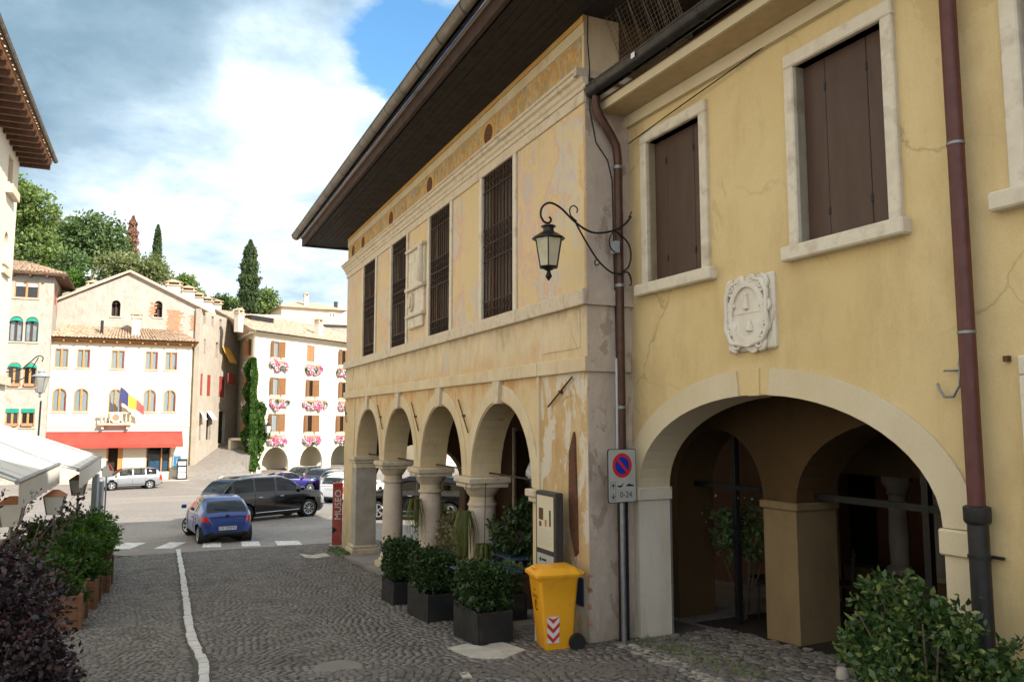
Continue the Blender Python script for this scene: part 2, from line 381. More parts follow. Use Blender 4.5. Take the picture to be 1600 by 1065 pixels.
plaster('grey_plaster', (.46, .385, .32), (.54, .46, .39), (.62, .53, .44), (.34, .27, .21), .7, .9, .4, 2.2, patch=(.38, .30, .24), pth=.57, bands=((3.3, 2.3, (.30, .25, .2), .8),))
plaster('yellow_plaster', (.63, .48, .235), (.71, .57, .315), (.55, .41, .21), (.46, .32, .16), .9, .22, .42, .75, patch=(.60, .455, .225), pth=.60, bands=((5.3, 4.2, (.50, .37, .19), .45), (3.0, 2.3, (.36, .28, .17), .7)), cracks=.55)
plaster('cream_plaster', (.62, .53, .35), (.66, .58, .42), (.56, .47, .31), (.5, .4, .24), .5, .15, .2, 1.2)
plaster('jamb_plaster', (.62, .56, .46), (.68, .63, .54), (.5, .43, .32), (.4, .3, .2), .5, .2, .3, 1.5)
plaster('dim_plaster', (.09, .055, .024), (.115, .072, .034), (.07, .045, .02), (.045, .032, .017), .6, .3, .4, 1.0)  # passage gloom painted into the colour; the inner pier gets a paler copy
plaster('white_wall', (.67, .615, .495), (.73, .685, .58), (.70, .63, .52), (.62, .54, .42), .4, .15, .15, .3)
plaster('cream_wall', (.66, .585, .43), (.72, .65, .50), (.68, .60, .46), (.58, .5, .36), .4, .15, .15, .3)
plaster('rubble', (.37, .325, .265), (.45, .405, .34), (.40, .31, .22), (.36, .27, .18), .7, .8, .3, 1.2, patch=(.46, .25, .14), pth=.63)
plaster('rubble_pale', (.37, .345, .30), (.44, .415, .365), (.29, .26, .21), (.27, .23, .18), .8, 1.0, .25, 1.6, patch=(.40, .25, .16), pth=.64)
surf('brick_red', (.40, .17, .09), (.52, .27, .15), 12, .9, .5, 30)
surf('wood_dark', (.045, .028, .02), (.075, .045, .03), 6, .75, .3, 30, (1, 1, 3))
surf('wood_rafter', (.07, .035, .022), (.12, .062, .036), 6, .75, .3, 30)
surf('wood_orange', (.42, .20, .06), (.50, .26, .09), 6, .5, .2, 30)
surf('wood_planter', (.15, .07, .04), (.22, .115, .065), 5, .7, .4, 25, (1, 1, 6))
surf('wood_shutter', (.30, .14, .06), (.37, .19, .09), 6, .55, .2, 30)
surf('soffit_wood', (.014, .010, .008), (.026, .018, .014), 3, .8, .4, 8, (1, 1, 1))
surf('shutter_brown', (.062, .033, .022), (.08, .045, .032), 2.5, .5, .12, 50, (2, 2, .4))
surf('iron', (.03, .018, .013), (.06, .035, .024), 18, .6, .3, 60, metal=.3)
surf('iron_black', (.012, .012, .012), (.025, .025, .025), 18, .5, .15, 60, metal=.3)
surf('rust', (.09, .035, .018), (.14, .06, .03), 20, .85, .5, 70)
surf('gutter_copper', (.10, .085, .065), (.16, .13, .10), 3, .45, .1, 20, metal=.5)
surf('gutter_dark', (.022, .02, .018), (.045, .04, .036), 5, .4, .1, 20, metal=.5)
surf('pipe_red', (.075, .022, .018), (.11, .035, .028), 8, .42, .08, 30)
surf('pipe_brown', (.06, .03, .022), (.09, .045, .034), 8, .42, .08, 30, metal=.4)
surf('pipe_black', (.012, .012, .013), (.024, .023, .023), 8, .45, .08, 30)
surf('steel_grey', (.20, .21, .22), (.28, .29, .30), 12, .45, .1, 40, metal=.6)
surf('zinc', (.33, .37, .40), (.40, .44, .47), 8, .5, .1, 40, metal=.3)
surf('roof_tile', (.36, .22, .13), (.50, .36, .25), 3, .9, .4, 25, island=.28, c3=(.44, .33, .25))
surf('roof_tile_pale', (.46, .33, .23), (.56, .44, .33), 1.5, .9, .4, 25, island=.22, c3=(.42, .33, .26))
surf('joint_dirt', (.065, .057, .05), (.105, .092, .08), 3, .95, .3, 40)
surf('setts', (.128, .115, .107), (.175, .158, .147), 1.1, .62, .35, 45, island=.30, c3=(.135, .118, .106), bd=.008)
surf('setts_grey', (.16, .148, .134), (.215, .20, .182), 1.0, .7, .35, 45, island=.28, c3=(.135, .12, .105), bd=.008)
surf('setts_pale', (.135, .118, .106), (.185, .163, .147), 1.0, .68, .35, 45, island=.3, c3=(.145, .125, .108), bd=.008)
surf('white_sett', (.60, .59, .56), (.74, .73, .70), 6, .75, .3, 40, island=.15)
surf('worn_white', (.40, .37, .32), (.56, .53, .47), 5, .85, .4, 30)
surf('pebble', (.12, .105, .09), (.21, .185, .16), 4, .75, .2, 30, island=.35)
surf('pebble_pale', (.26, .235, .20), (.38, .35, .31), 4, .75, .2, 30, island=.25)
plaster('lit_pier_plaster', (.22, .155, .08), (.28, .205, .11), (.18, .125, .062), (.2, .14, .08), .6, .3, .4, 1.2)  # paler copy of the inner wall plaster, light on the pier put into its colour
surf('soffit_stone', (.44, .32, .17), (.52, .39, .22), 6, .9, .5, 30)
surf('slab', (.22, .19, .165), (.31, .275, .24), 2, .8, .3, 30)
surf('planter_black', (.007, .008, .009), (.014, .015, .016), 4, .6, .25, 60, c3=(.035, .032, .028))
surf('soil', (.03, .02, .014), (.05, .036, .025), 10, .95, .6, 40)
surf('bin_yellow', (.82, .37, .012), (.84, .40, .02), 3.5, .42, .08, 50, spec=.5, c3=(.66, .30, .03))
surf('rubber', (.010, .010, .010), (.02, .02, .02), 10, .75, .2, 60)
surf('black_print', (.012, .012, .012), None, 5, .6, 0)
surf('white_print', (.72, .72, .70), None, 5, .5, 0)
surf('red_print', (.62, .035, .03), None, 5, .4, 0)
surf('blue_print', (.012, .045, .42), None, 5, .4, 0)
surf('sign_grey', (.40, .40, .38), (.46, .46, .44), 6, .45, 0)
surf('cream_panel', (.62, .55, .38), (.66, .6, .44), 2, .4, 0)
surf('museum_red', (.30, .045, .04), (.42, .10, .09), 2.5, .4, 0)
surf('awning_red', (.66, .045, .03), (.72, .06, .04), 1.5, .7, .1, 60)
surf('awning_white', (.72, .70, .64), (.78, .76, .70), 1.2, .8, .15, 30)
surf('awning_green', (.0, .20, .14), (.01, .27, .19), 3, .7, .1, 30)
surf('awning_yellow', (.75, .38, .05), (.78, .45, .10), 3, .7, .1, 30)
surf('cloth_white', (.78, .72, .70), (.82, .77, .74), 3, .85, .2, 20)
surf('curtain', (.74, .76, .80), (.82, .84, .87), 6, .9, .2, 20, (6, 6, .5))
surf('shutter_red', (.26, .035, .03), (.34, .06, .05), 4, .5, .1, 30)
surf('terracotta', (.42, .18, .09), (.5, .24, .13), 6, .85, .3, 40)
surf('fascia_wood', (.035, .02, .015), (.06, .034, .026), 4, .75, .3, 20)
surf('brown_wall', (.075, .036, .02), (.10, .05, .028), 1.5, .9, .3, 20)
fresco_field('intrados_art', 4.0, [(.3, (.42, .30, .14)), (.44, (.50, .20, .06)), (.5, (.38, .30, .16)), (.56, (.30, .12, .05)), (.66, (.48, .36, .18))], .7)
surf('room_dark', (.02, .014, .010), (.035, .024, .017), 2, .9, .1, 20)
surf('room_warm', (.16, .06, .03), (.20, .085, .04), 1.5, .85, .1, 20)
surf('bark', (.09, .065, .045), (.15, .115, .085), 6, .95, .7, 30, (1, 1, .3))
surf('bark_pale', (.30, .25, .2), (.38, .33, .27), 6, .95, .6, 30, (1, 1, .3))
fresco_field('fresco_field', 1.25, [(.30, (.56, .34, .18)), (.40, (.68, .53, .30)), (.46, (.56, .52, .46)), (.50, (.64, .42, .29)), (.55, (.67, .53, .30)), (.62, (.62, .45, .36)), (.68, (.54, .49, .43))], .75)
fresco_field('frieze_art', 5.5, [(.28, (.16, .10, .08)), (.38, (.44, .36, .21)), (.44, (.30, .29, .20)), (.50, (.60, .28, .05)), (.55, (.50, .43, .27)), (.62, (.26, .20, .17)), (.72, (.5, .34, .15))], .7, .3)
surf('hill_green', (.05, .075, .02), (.09, .11, .035), .2, .95, .5, 3)
surf('chair_metal', (.015, .015, .016), (.03, .03, .032), 10, .5, .05, 40)
surf('table_blue', (.025, .045, .085), (.035, .06, .11), 4, .35, .05, 40)
surf('brown_pot', (.07, .03, .022), (.10, .045, .03), 6, .6, .15, 40)
surf('skin', (.55, .33, .24), (.6, .38, .28), 6, .6, 0)
surf('hub_grey', (.45, .46, .47), (.55, .56, .57), 9, .3, 0, metal=.8)
surf('car_trim', (.014, .014, .015), (.022, .022, .023), 9, .55, .05, 60)
surf('lamp_red', (.55, .02, .012), (.6, .03, .02), 9, .15, 0, spec=.6)
surf('lamp_clear', (.62, .63, .64), (.7, .71, .72), 9, .12, 0, spec=.7)
surf('plate_white', (.66, .68, .68), None, 9, .4, 0)
surf('plate_yellow', (.80, .50, .02), None, 9, .4, 0)
surf('interior_dark', (.02, .02, .022), (.03, .03, .033), 6, .8, 0)
surf('frosted', (.46, .42, .30), (.54, .50, .38), 8, .25, .1, 30)
surf('lantern_white', (.72, .74, .74), (.76, .78, .78), 3, .3, 0)
surf('flower_pink', (.62, .10, .24), (.70, .28, .40), 9, .8, 0, island=.2)
surf('flower_white', (.74, .64, .66), (.78, .72, .72), 9, .8, 0, island=.1)
surf('net', (.20, .17, .13), None, 9, .9, 0)
surf('cable', (.012, .012, .012), None, 9, .7, 0)
surf('poster_navy', (.010, .022, .05), (.03, .05, .09), 9, .5, 0)
surf('inner_stone', (.20, .17, .14), (.26, .22, .18), 3, .85, .2, 30)
surf('emblem_blue', (.03, .12, .30), (.05, .2, .36), 3, .4, 0)
glassm('glass_dark', (.25, .27, .28), .10); glassm('glass_tint', (.05, .055, .06), .04); glassm('glass_car', (.28, .31, .31), .06); glassm('glass_clear', (.75, .78, .78), .06); glassm('mirror_glass', (.10, .11, .12), .55, .015)
leafm('leaf_tree', (.11, .17, .045), (.19, .265, .075), (.27, .33, .12), .32)
leafm('leaf_dark', (.065, .12, .042), (.12, .185, .065), (.18, .25, .10), .27)
leafm('leaf_olive', (.13, .16, .06), (.21, .24, .10), (.28, .30, .15), .3)
leafm('leaf_cypress', (.035, .065, .022), (.065, .10, .034), (.095, .13, .048), .1, .8)
leafm('leaf_rust', (.24, .12, .08), (.34, .19, .13), (.40, .24, .17), .1, .8)
leafm('leaf_box', (.010, .028, .009), (.028, .062, .016), (.085, .15, .035), .18, .45)
leafm('leaf_bush', (.026, .062, .018), (.065, .125, .03), (.28, .32, .10), .22, .38, .45)
leafm('leaf_green', (.04, .10, .012), (.08, .17, .02), (.15, .26, .04), .3)
leafm('leaf_purple', (.016, .011, .016), (.034, .022, .032), (.09, .02, .03), .12, .42, .5)
leafm('leaf_ivy', (.035, .09, .014), (.07, .15, .025), (.13, .21, .05), .25)
leafm('leaf_grass', (.10, .12, .03), (.17, .20, .05), (.26, .26, .09), .3)
leafm('leaf_dry', (.14, .12, .06), (.22, .20, .10), (.38, .34, .24), .25)
# ------------------------------------------------------------------ frames of the place
TA = th(248); cA = at(918, 656, 9.2); FA = Fr(cA, TA)
U, NN = FA.u, FA.n
FB = Fr(cA - NN * .62, th(200))
SK = [-200, 0, 8.03, 11, 17, 20.7, 25.5, 33, 45, 60, 70, 120, 3000]
ZK = [8.0, 3.02, 2.48, 2.22, 1.76, 1.60, 1.27, 1.08, .52, .10, .30, .5, .5]
def zs(s): return float(np.interp(s, SK, ZK))
def zg(x, y): return zs(x * U[0] + y * U[1])
def gp(px, py):
    r = ray(px, py); lo, hi = 2., 150.
    f = lambda D: (CZ + r[2] * D / r[1]) - zg(r[0] * D / r[1], D)
    D = lo
    while D < hi and f(D) > 0: D *= 1.01
    q = r * (D / r[1]); return np.array([q[0], q[1], zg(q[0], q[1])])
def SL(s, l, z=0): return U * s + NN * l + np.array([0, 0, zs(s) + z])     # along street, to the left, above ground
def cobble_mat():
    m, nt, b, g = base_mat('cobble_far'); P = vsc(nt, g.outputs['Position'], (1, 1, 0))
    vo = nd(nt, 'ShaderNodeTexVoronoi', feature='DISTANCE_TO_EDGE'); vo.inputs['Scale'].default_value = 8.5; lk(nt, P, vo.inputs['Vector'])
    vc = nd(nt, 'ShaderNodeTexVoronoi'); vc.inputs['Scale'].default_value = 8.5; lk(nt, P, vc.inputs['Vector'])
    sepc = nd(nt, 'ShaderNodeSeparateColor'); lk(nt, vc.outputs['Color'], sepc.inputs[0])
    col = ramp(nt, sepc.outputs[0], [(0., (.225, .20, .178)), (1., (.315, .282, .252))])
    big = noise(nt, P, .35, 5, .6); col = mixc(nt, ramp(nt, big, [(.35, .45), (.65, 0.)]), col, (.22, .195, .172))
    patch = noise(nt, P, .13, 4, .6, .5); col = mixc(nt, ramp(nt, patch, [(.52, 0.), (.6, .5)]), col, (.38, .335, .29))
    j = ramp(nt, vo.outputs['Distance'], [(.0, 1.), (.07, 0.)]); col = mixc(nt, mth(nt, 'MULTIPLY', j, .6), col, (.11, .092, .078))
    lk(nt, col, b.inputs['Base Color']); b.inputs['Roughness'].default_value = .8; b.inputs['Specular IOR Level'].default_value = .3
    bump(nt, b, ramp(nt, vo.outputs['Distance'], [(0., 0.), (.12, 1.)]), .35, .02)
cobble_mat()
mb = MB()
S_l = [-60, -20, -8, 0, 4, 8.03, 11, 14, 17, 20.7, 25.5, 29, 33, 39, 45, 52, 60, 65, 70, 90, 120, 400, 1500]; L_l = [-700, -120, -40, -15, -6, 0, 6, 15, 40, 120, 700]
for s in S_l:
    for l in L_l: mb.v.append(SL(s, l))
nl = len(L_l)
for i in range(len(S_l)-1):
    for j in range(nl-1): mb.f.append((i*nl+j, i*nl+j+1, (i+1)*nl+j+1, (i+1)*nl+j)); mb.m.append(0)
ground = struct(obj('ground', mb, MAT['cobble_far']))
# bed of the stone paved street
mb = MB(); ss = [3.5, 8.03, 11, 14, 17, 20.7, 23.8]
for i in range(len(ss)-1): mb.quad(SL(ss[i], 3.2, .004), SL(ss[i], -6.2, .004), SL(ss[i+1], -6.2, .004), SL(ss[i+1], 3.2, .004))
road = struct(obj('road', mb, MAT['joint_dirt']))
def inview(p, m=260):
    x, y, z = p[0], p[1], p[2] - CZ; d = y * cp + z * sp
    if d < 1: return False
    X = CX + F * x / d; Y = CY - F * (-y * sp + z * cp) / d
    return -m < X < 1600 + m and Y < 1065 + m
LINE = [(6.0, -.36), (8.0, -.48), (9.5, -.56), (11.2, -.50), (13.0, -.52), (15.0, -.56), (18., -.60), (21., -.62), (24.6, -.66)]
def line_l(s): return float(np.interp(s, [a for a, b in LINE], [b for a, b in LINE]))
# rows of setts laid in segmental arcs
sett = {'setts': [], 'setts_grey': [], 'setts_pale': []}
def add_sett(zone, s, l, w, d, rot):
    p = SL(s, l)
    if not inview(p): return
    sett[zone].append((s, l, w, d, rot, np.hypot(p[0], p[1])))
def lay(zone, l0, l1, s0, s1, cw, pitch, amp, sz):
    n = int((l0 - l1) / pitch)
    for k in range(int(s0 / pitch) - 8, int(s1 / pitch) + 8):
        l = l0 + rnd.uniform(-.03, .03)
        while l > l1:
            w = pitch * rnd.uniform(.88, 1.16); lc = l - w / 2
            ph = ((lc / cw) % 1.0) * 2 - 1
            s = k * pitch + amp * math.cos(ph * math.pi / 2) + rnd.gauss(0, .006)
            slope = -amp * math.sin(ph * math.pi / 2) * math.pi / cw
            if s0 < s < s1 and abs(lc - line_l(s)) > .060 + w / 2:
                add_sett(zone, s, lc, w - .010, pitch - .010, math.atan(slope) * .8 + rnd.gauss(0, .05))
            l -= w
lay('setts_grey', 2.2, -.35, 4.2, 23.6, 1.35, .076, .30, 1)
lay('setts', -.35, -3.25, 4.2, 23.6, 1.45, .082, .34, 1)
lay('setts_pale', -3.25, -4.75, 4.2, 23.6, .95, .086, .22, 1)
lay('setts_pale', -4.75, -5.35, 3.6, 8.0, .95, .086, .22, 1)
SB = [(-.5, -.5), (.5, -.5), (.5, .5), (-.5, .5)]
FS = [(4, 5, 6, 7), (0, 1, 5, 4), (1, 2, 6, 5), (2, 3, 7, 6), (3, 0, 4, 7)]
allnear = sorted([(t[5], z, i) for z in sett for i, t in enumerate(sett[z]) if inview(SL(t[0], t[1]), -5)])[:300]
near = {(z, i) for _, z, i in allnear}
proto = {}
def sett_verts(t, jit=True):
    s, l, w, d, rot, _ = t; c, sn = math.cos(rot), math.sin(rot); out = []
    tz = rnd.gauss(.011, .0028); tx, ty = rnd.gauss(0, .03), rnd.gauss(0, .03)
    for lev, sh in ((-.02, 1.0), (tz, .90)):
        for x, y in SB:
            x = x * w * sh + rnd.gauss(0, .003); y = y * d * sh + rnd.gauss(0, .003)
            z = lev + (x * tx + y * ty if lev > 0 else 0)
            q = SL(s + x * sn + y * c, l + x * c - y * sn); out.append((q[0], q[1], q[2] + z))
    return out
nset = 0
for z in sett:
    V = np.array([sett_verts(t) for i, t in enumerate(sett[z]) if (z, i) not in near]); nset += len(V)
    polys('paving_setts', V, 8, MAT[z], road, 'stuff', FS)
for z in sett:
    pm = []
    for k in range(6):
        m_ = MB(); vs = []
        for lev, sh in ((-.04, 1.0), (0, .90)):
            for x, y in SB: vs.append((x * sh + rnd.gauss(0, .03), y * sh + rnd.gauss(0, .03), lev + (rnd.gauss(0, .003) if lev == 0 else 0)))
        m_.add(vs, FS); me = bpy.data.meshes.new('paving_stone'); me.from_pydata([tuple(v) for v in m_.v], [], m_.f); me.materials.append(MAT[z]); pm.append(me)
    for _, zz, i in allnear:
        if zz != z: continue
        s, l, w, d, rot, _d = sett[z][i]; o = bpy.data.objects.new('paving_stone', rnd.choice(pm)); COL.objects.link(o); o.parent = road
        o.location = tuple(SL(s, l, rnd.gauss(.012, .003)) - RO[road.name]); o.scale = (w, d, 1)
        o.rotation_euler = (rnd.gauss(-.06, .03), rnd.gauss(0, .03), math.atan2(NN[1], NN[0]) - rot + (0 if rnd.random() < .5 else math.pi))
# white stone line down the street: one block after the other
s = 6.2; me_cache = []
while s < 24.6:
    ln = rnd.uniform(.22, .38); w = .062 + rnd.uniform(-.008, .008); lc = line_l(s + ln / 2) + rnd.gauss(0, .008); l2 = line_l(s + ln); l1 = line_l(s)
    mb = MB()
    def q(ds, dl, z): return tuple(SL(s + ds, (l1 + (l2 - l1) * ds / ln) + dl, z))
    e = .012; top = .016 + rnd.gauss(0, .002)
    mb.add([q(0, w, -.02), q(ln - .012, w, -.02), q(ln - .012, -w, -.02), q(0, -w, -.02), q(e, w - e, top), q(ln - .012 - e, w - e + rnd.gauss(0, .006), top), q(ln - .012 - e, -w + e, top), q(e, -w + e + rnd.gauss(0, .006), top)], FS)
    obj('line_stone', mb, MAT['white_sett'], road); s += ln
# pedestrian crossing: stripes of white setts
D0 = 23.35; D1 = 24.75
for k, (xa, xb) in enumerate([(196, 228), (264, 291), (327, 355), (386, 414), (439, 476), (138, 160)]):
    mb = MB(); e = .012
    nx, ny = 5, 8
    sh = 0.42 * (1 if k > 1 else .3)
    for i in range(nx):
        for j in range(ny):
            def Q(u, v):
                D = D0 + (D1 - D0) * v; pxx = xa + (xb - xa) * u; q = at(pxx, 656, D); x = (pxx - CX) / F * (D0 + .7) + (.75 if k == 1 else 0) * 0
                x = x - (v - .5) * sh * 1.2
                return (x, D, zg(x, D))
            c = [Q(i/nx, j/ny), Q((i+1)/nx, j/ny), Q((i+1)/nx, (j+1)/ny), Q(i/nx, (j+1)/ny)]
            cc = np.mean(c, 0); top = .012 + rnd.gauss(0, .001)
            vs = [(p[0], p[1], p[2] - .01) for p in c] + [tuple(np.array(p) * .93 + cc * .07 + np.array([0, 0, top])) for p in c]
            mb.add(vs, FS)
    obj('crossing_stripe', mb, MAT['white_sett'], road)
# worn white stone inlays in front of the arcade
def inlay(pts, mat='worn_white'):
    mb = MB(); P = [gp(*p) for p in pts]; n = len(P)
    mb.add([tuple(p + np.array([0, 0, -.02])) for p in P] + [tuple(p + np.array([0, 0, .020])) for p in P], [list(range(n, 2*n))] + [(i, (i+1) % n, n+(i+1) % n, n+i) for i in range(n)])
    return obj('stone_inlay', mb, MAT[mat], road)
inlay([(698, 1016), (728, 1009), (755, 1012), (777, 1004), (795, 1010), (822, 1018), (806, 1026), (790, 1032), (762, 1033), (735, 1030), (716, 1023)])
inlay([(468, 866), (487, 868), (508, 865), (516, 870), (495, 873), (477, 872)])
inlay([(718, 1056), (730, 1053), (738, 1062), (724, 1063)])
# manhole cover
mb = MB(); c = gp(528, 1046); mb.lathe([(.0, .02), (.24, .02), (.25, .017), (.25, -.02)], (c[0], c[1], c[2]), 24, cap=False); obj('manhole_cover', mb, MAT['setts_grey'], road)
# a bed of river pebbles in the big archway
V = []
def blob(c, r, seed):
    q = random.Random(seed); n = 6; vs = [(c[0], c[1], c[2] + r[2])]
    for lev, k in ((.6, .75), (-.1, 1.)):
        for j in range(n):
            t = 2 * math.pi * j / n; vs.append((c[0] + r[0] * k * math.cos(t) * q.uniform(.85, 1.1), c[1] + r[1] * k * math.sin(t) * q.uniform(.85, 1.1), c[2] + r[2] * lev))
    return vs
BLF = [[0, 1+j, 1+(j+1) % 6] for j in range(6)]
BLQ = [[1+j, 7+j, 7+(j+1) % 6, 1+(j+1) % 6] for j in range(6)]
mbp = MB(); mbq = MB()
for i in range(2900):
    a = rnd.uniform(-5.2, -.15); b = rnd.uniform(-1.15, .42 + .10 * (-a))
    q = FB(a, b, 0); r0 = rnd.uniform(.020, .046); edge = b > .20 + .10 * (-a)
    zz = zg(q[0], q[1])
    (mbq if edge else mbp).add(blob((q[0], q[1], zz + .008), (r0 * rnd.uniform(.9, 1.5), r0 * rnd.uniform(.8, 1.2), r0 * .38), i), BLF + BLQ)
obj('pebble_bed', mbp, MAT['pebble'], road, 1, 'stuff'); obj('pebble_edge', mbq, MAT['pebble_pale'], road, 1, 'stuff')
# ------------------------------------------------------------------ the old loggia (museum) on the right
A = thing('loggia_building', 'old frescoed loggia building with four arches and barred windows under a deep dark eave', 'building', FA(6, -3, 1.9))
TH = .50; R_ = 1.12; ARC = [2.6 + 2.647 * i for i in range(4)]; SPR = 4.1; AEND = 13.15
def fl(a): q = FA(a, -.3, 0); return zg(q[0], q[1]) + .06
ops = [(1.48, 11.66, 1.0, SPR)] + [(c - R_, c + R_, SPR, SPR, SPR + 1.16) for c in ARC]
mb = MB(FA).wall(1.25, AEND, 1.0, 5.57, 0, -TH, ops, 18); obj('arcade_wall', mb, MAT['fresco'], A)
mb = MB(FA).wall(0, 1.25, 1.9, 5.57, 0, -TH); obj('corner_pier', mb, MAT['peeling'], A)
mb = MB(FA).box(1.235, 1.30, .0, .03, 2.1, 5.57).box(11.95, 12.03, 0, .02, 1.4, 5.57); obj('pier_strip', mb, MAT['fresco_pale'], A)
WIN = [(2.07, 3.27), (4.78, 5.93), (7.45, 8.60), (10.02, 11.2)]
mb = MB(FA).wall(0, AEND, 5.57, 6.40, 0, -TH); obj('apron_wall', mb, MAT['apron_paint'], A)
mb = MB(FA).wall(0, AEND, 6.40, 9.0, 0, -TH, [(a, b, 6.55, 8.84) for a, b in WIN]); obj('upper_wall', mb, MAT['fresco'], A)
mb = MB(FA).wall(0, AEND, 9.0, 10.15, 0, -TH); obj('frieze_wall', mb, MAT['fresco_pale'], A)
# side wall towards the yellow house, far end wall, back
mb = MB(FA).box(-.012, .0, -.004, -.66, 1.9, 9.0); obj('side_render', mb, MAT['grey_plaster'], A)
mb = MB(FA).box(-.01, .3, -TH - .002, -7.5, 8.5, 10.15); mb.box(0, .4, -TH - .002, -7.5, 5.6, 8.5); obj('side_wall_stub', MB(FA).box(0, .4, -TH - .002, -.95, 1.9, 5.6), MAT['brown_wall'], A); obj('side_wall', mb, MAT['dim_plaster'], A)
FE = Fr(FA(AEND, 0, 0), TA + math.pi / 2, 1)
def TE(a, b, z): return FA(AEND - b, -a, z)        # a: inward, b: depth towards the viewer
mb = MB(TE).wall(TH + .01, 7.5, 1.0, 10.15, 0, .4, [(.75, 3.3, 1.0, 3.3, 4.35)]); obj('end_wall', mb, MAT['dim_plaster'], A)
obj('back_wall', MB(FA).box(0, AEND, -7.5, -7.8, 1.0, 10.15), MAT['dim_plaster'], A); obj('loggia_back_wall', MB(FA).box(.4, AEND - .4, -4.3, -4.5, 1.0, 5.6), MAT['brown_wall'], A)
mb = MB(FA).box(.3, AEND - .3, -TH - .003, -7.5, 5.62, 5.8); obj('loggia_ceiling', mb, MAT['wood_dark'], A)
mb = MB(FA)
ks = cover(1.2, AEND, 12)
for p, q in zip(ks[:-1], ks[1:]):
    for b0, b1 in ((.30, -.45), (-.45, -2.3), (-2.3, -4.3)):
        g = .006; mb.add([(p+g, b0-g, fl(p)-.5), (q-g, b0-g, fl(q)-.5), (q-g, b1+g, fl(q)-.5), (p+g, b1+g, fl(p)-.5), (p+g, b0-g, fl(p)), (q-g, b0-g, fl(q)), (q-g, b1+g, fl(q)), (p+g, b1+g, fl(p))], FS)
obj('floor_slab', mb, MAT['slab'], A)
# wooden beams of the loggia ceiling
for i in range(6):
    a = 1.6 + i * 2.1; obj('ceiling_beam', MB(FA).box(a, a + .18, -TH - .01, -4.29, 5.40, 5.615), MAT['wood_dark'], A)
# arch rings, keystones
for c in ARC:
    n = 22; inn = [(c - math.cos(math.pi*i/n) * (R_+.005), SPR + .02 + 1.165 * math.sin(math.pi*i/n)) for i in range(n+1)]
    out = [(c - math.cos(math.pi*i/n) * (R_+.20), SPR + .02 + 1.40 * math.sin(math.pi*i/n)) for i in range(n+1)]
    obj('arch_ring', MB(FA).band(inn, out, .0, .018), MAT['fresco_pale'], A)
    obj('keystone', MB(FA).prism([(c-.085, 5.24), (c+.085, 5.24), (c+.13, 5.565), (c-.13, 5.565)], -.02, .07), MAT['stone_white'], A)
    # painted panel inside the arch
    inn = [(c - math.cos(math.pi*i/n) * (R_-.004), SPR + .03 + 1.152 * math.sin(math.pi*i/n)) for i in range(1, n)]
    out = [(x, z + .001) for x, z in inn]
    mbp = MB(FA)
    for i in range(len(inn)-1): mbp.quad((inn[i][0], -.12, inn[i][1]), (inn[i+1][0], -.12, inn[i+1][1]), (inn[i+1][0], -.38, inn[i+1][1]), (inn[i][0], -.38, inn[i][1]))
    obj('intrados_panel', mbp, MAT['intrados_art'], A)
# columns
for c in (ARC[0], ARC[1], ARC[2]):
    a = c + 2.647 / 2; zb = fl(a)
    def CT(x, y, z, a=a): return FA(a + x, -.26 + y, z)
    k = thing('column', '', '', FA(a, -.26, zb)); 
    for key in ('label', 'category'): del k[key]
    k.parent = A; k.location = tuple(FA(a, -.26, zb) - RO[A.name])
    RO[k.name] = FA(a, -.26, zb)
    m_ = MB(CT); m_.lathe([(.20, .30+zb-zb), (.222, .5), (.225, 1.0), (.215, 1.5), (.195, 3.62-zb), (.195, 3.64-zb)], (0, 0, zb), 28); obj('shaft', m_, MAT['column_stone'], k, 40)
    m_ = MB(CT); m_.lathe([(.30, .10), (.31, .13), (.30, .17), (.265, .185), (.25, .21), (.265, .24), (.25, .275), (.22, .30)], (0, 0, zb), 28); m_.bbox(-.31, .31, -.31, .31, zb - .02, zb + .10, .01); obj('column_base', m_, MAT['stone_white'], k, 40)
    m_ = MB(CT); m_.lathe([(.195, 3.62), (.235, 3.635), (.235, 3.665), (.20, 3.68), (.20, 3.78), (.225, 3.80), (.29, 3.90), (.30, 3.93)], (0, 0, 0), 28); m_.bbox(-.33, .33, -.33, .33, 3.93, 4.0, .012); m_.bbox(-.37, .37, -.36, .36, 4.0, 4.098, .015); obj('capital', m_, MAT['stone_white'], k, 40)
# responds on the end piers (imposts and bases)
for a0, a1, nm in ((11.62, 12.25, 'far'), (.95, 1.52, 'near')):
    zb = fl((a0+a1)/2)
    if nm == 'far':
        m_ = MB(FA); m_.bbox(a0-.04, a1-.1, -TH-.03, .06, 3.93, 4.0, .01).bbox(a0-.08, a1-.06, -TH-.06, .10, 4.0, 4.095, .012).bbox(a0-.02, a1-.12, -TH-.02, .035, 3.80, 3.93, .01); obj('impost', m_, MAT['stone_white'], A)
        m_ = MB(FA); m_.bbox(a0+.0, a1-.14, -TH-.005, .02, zb+.2, 3.80, .01); obj('pier_shaft', m_, MAT['grey_stone'], A)
        m_ = MB(FA); m_.bbox(a0-.09, a1-.04, -TH-.08, .12, zb-.1, zb+.14, .015).bbox(a0-.05, a1-.08, -TH-.05, .08, zb+.14, zb+.22, .02); obj('pier_base', m_, MAT['stone_white'], A)
    else:
        m_ = MB(FA); m_.bbox(1.30, a1, -TH-.03, .05, 3.93, 4.0, .01).bbox(1.30, a1+.05, -TH-.05, .08, 4.0, 4.095, .012); obj('impost', m_, MAT['stone_white'], A)
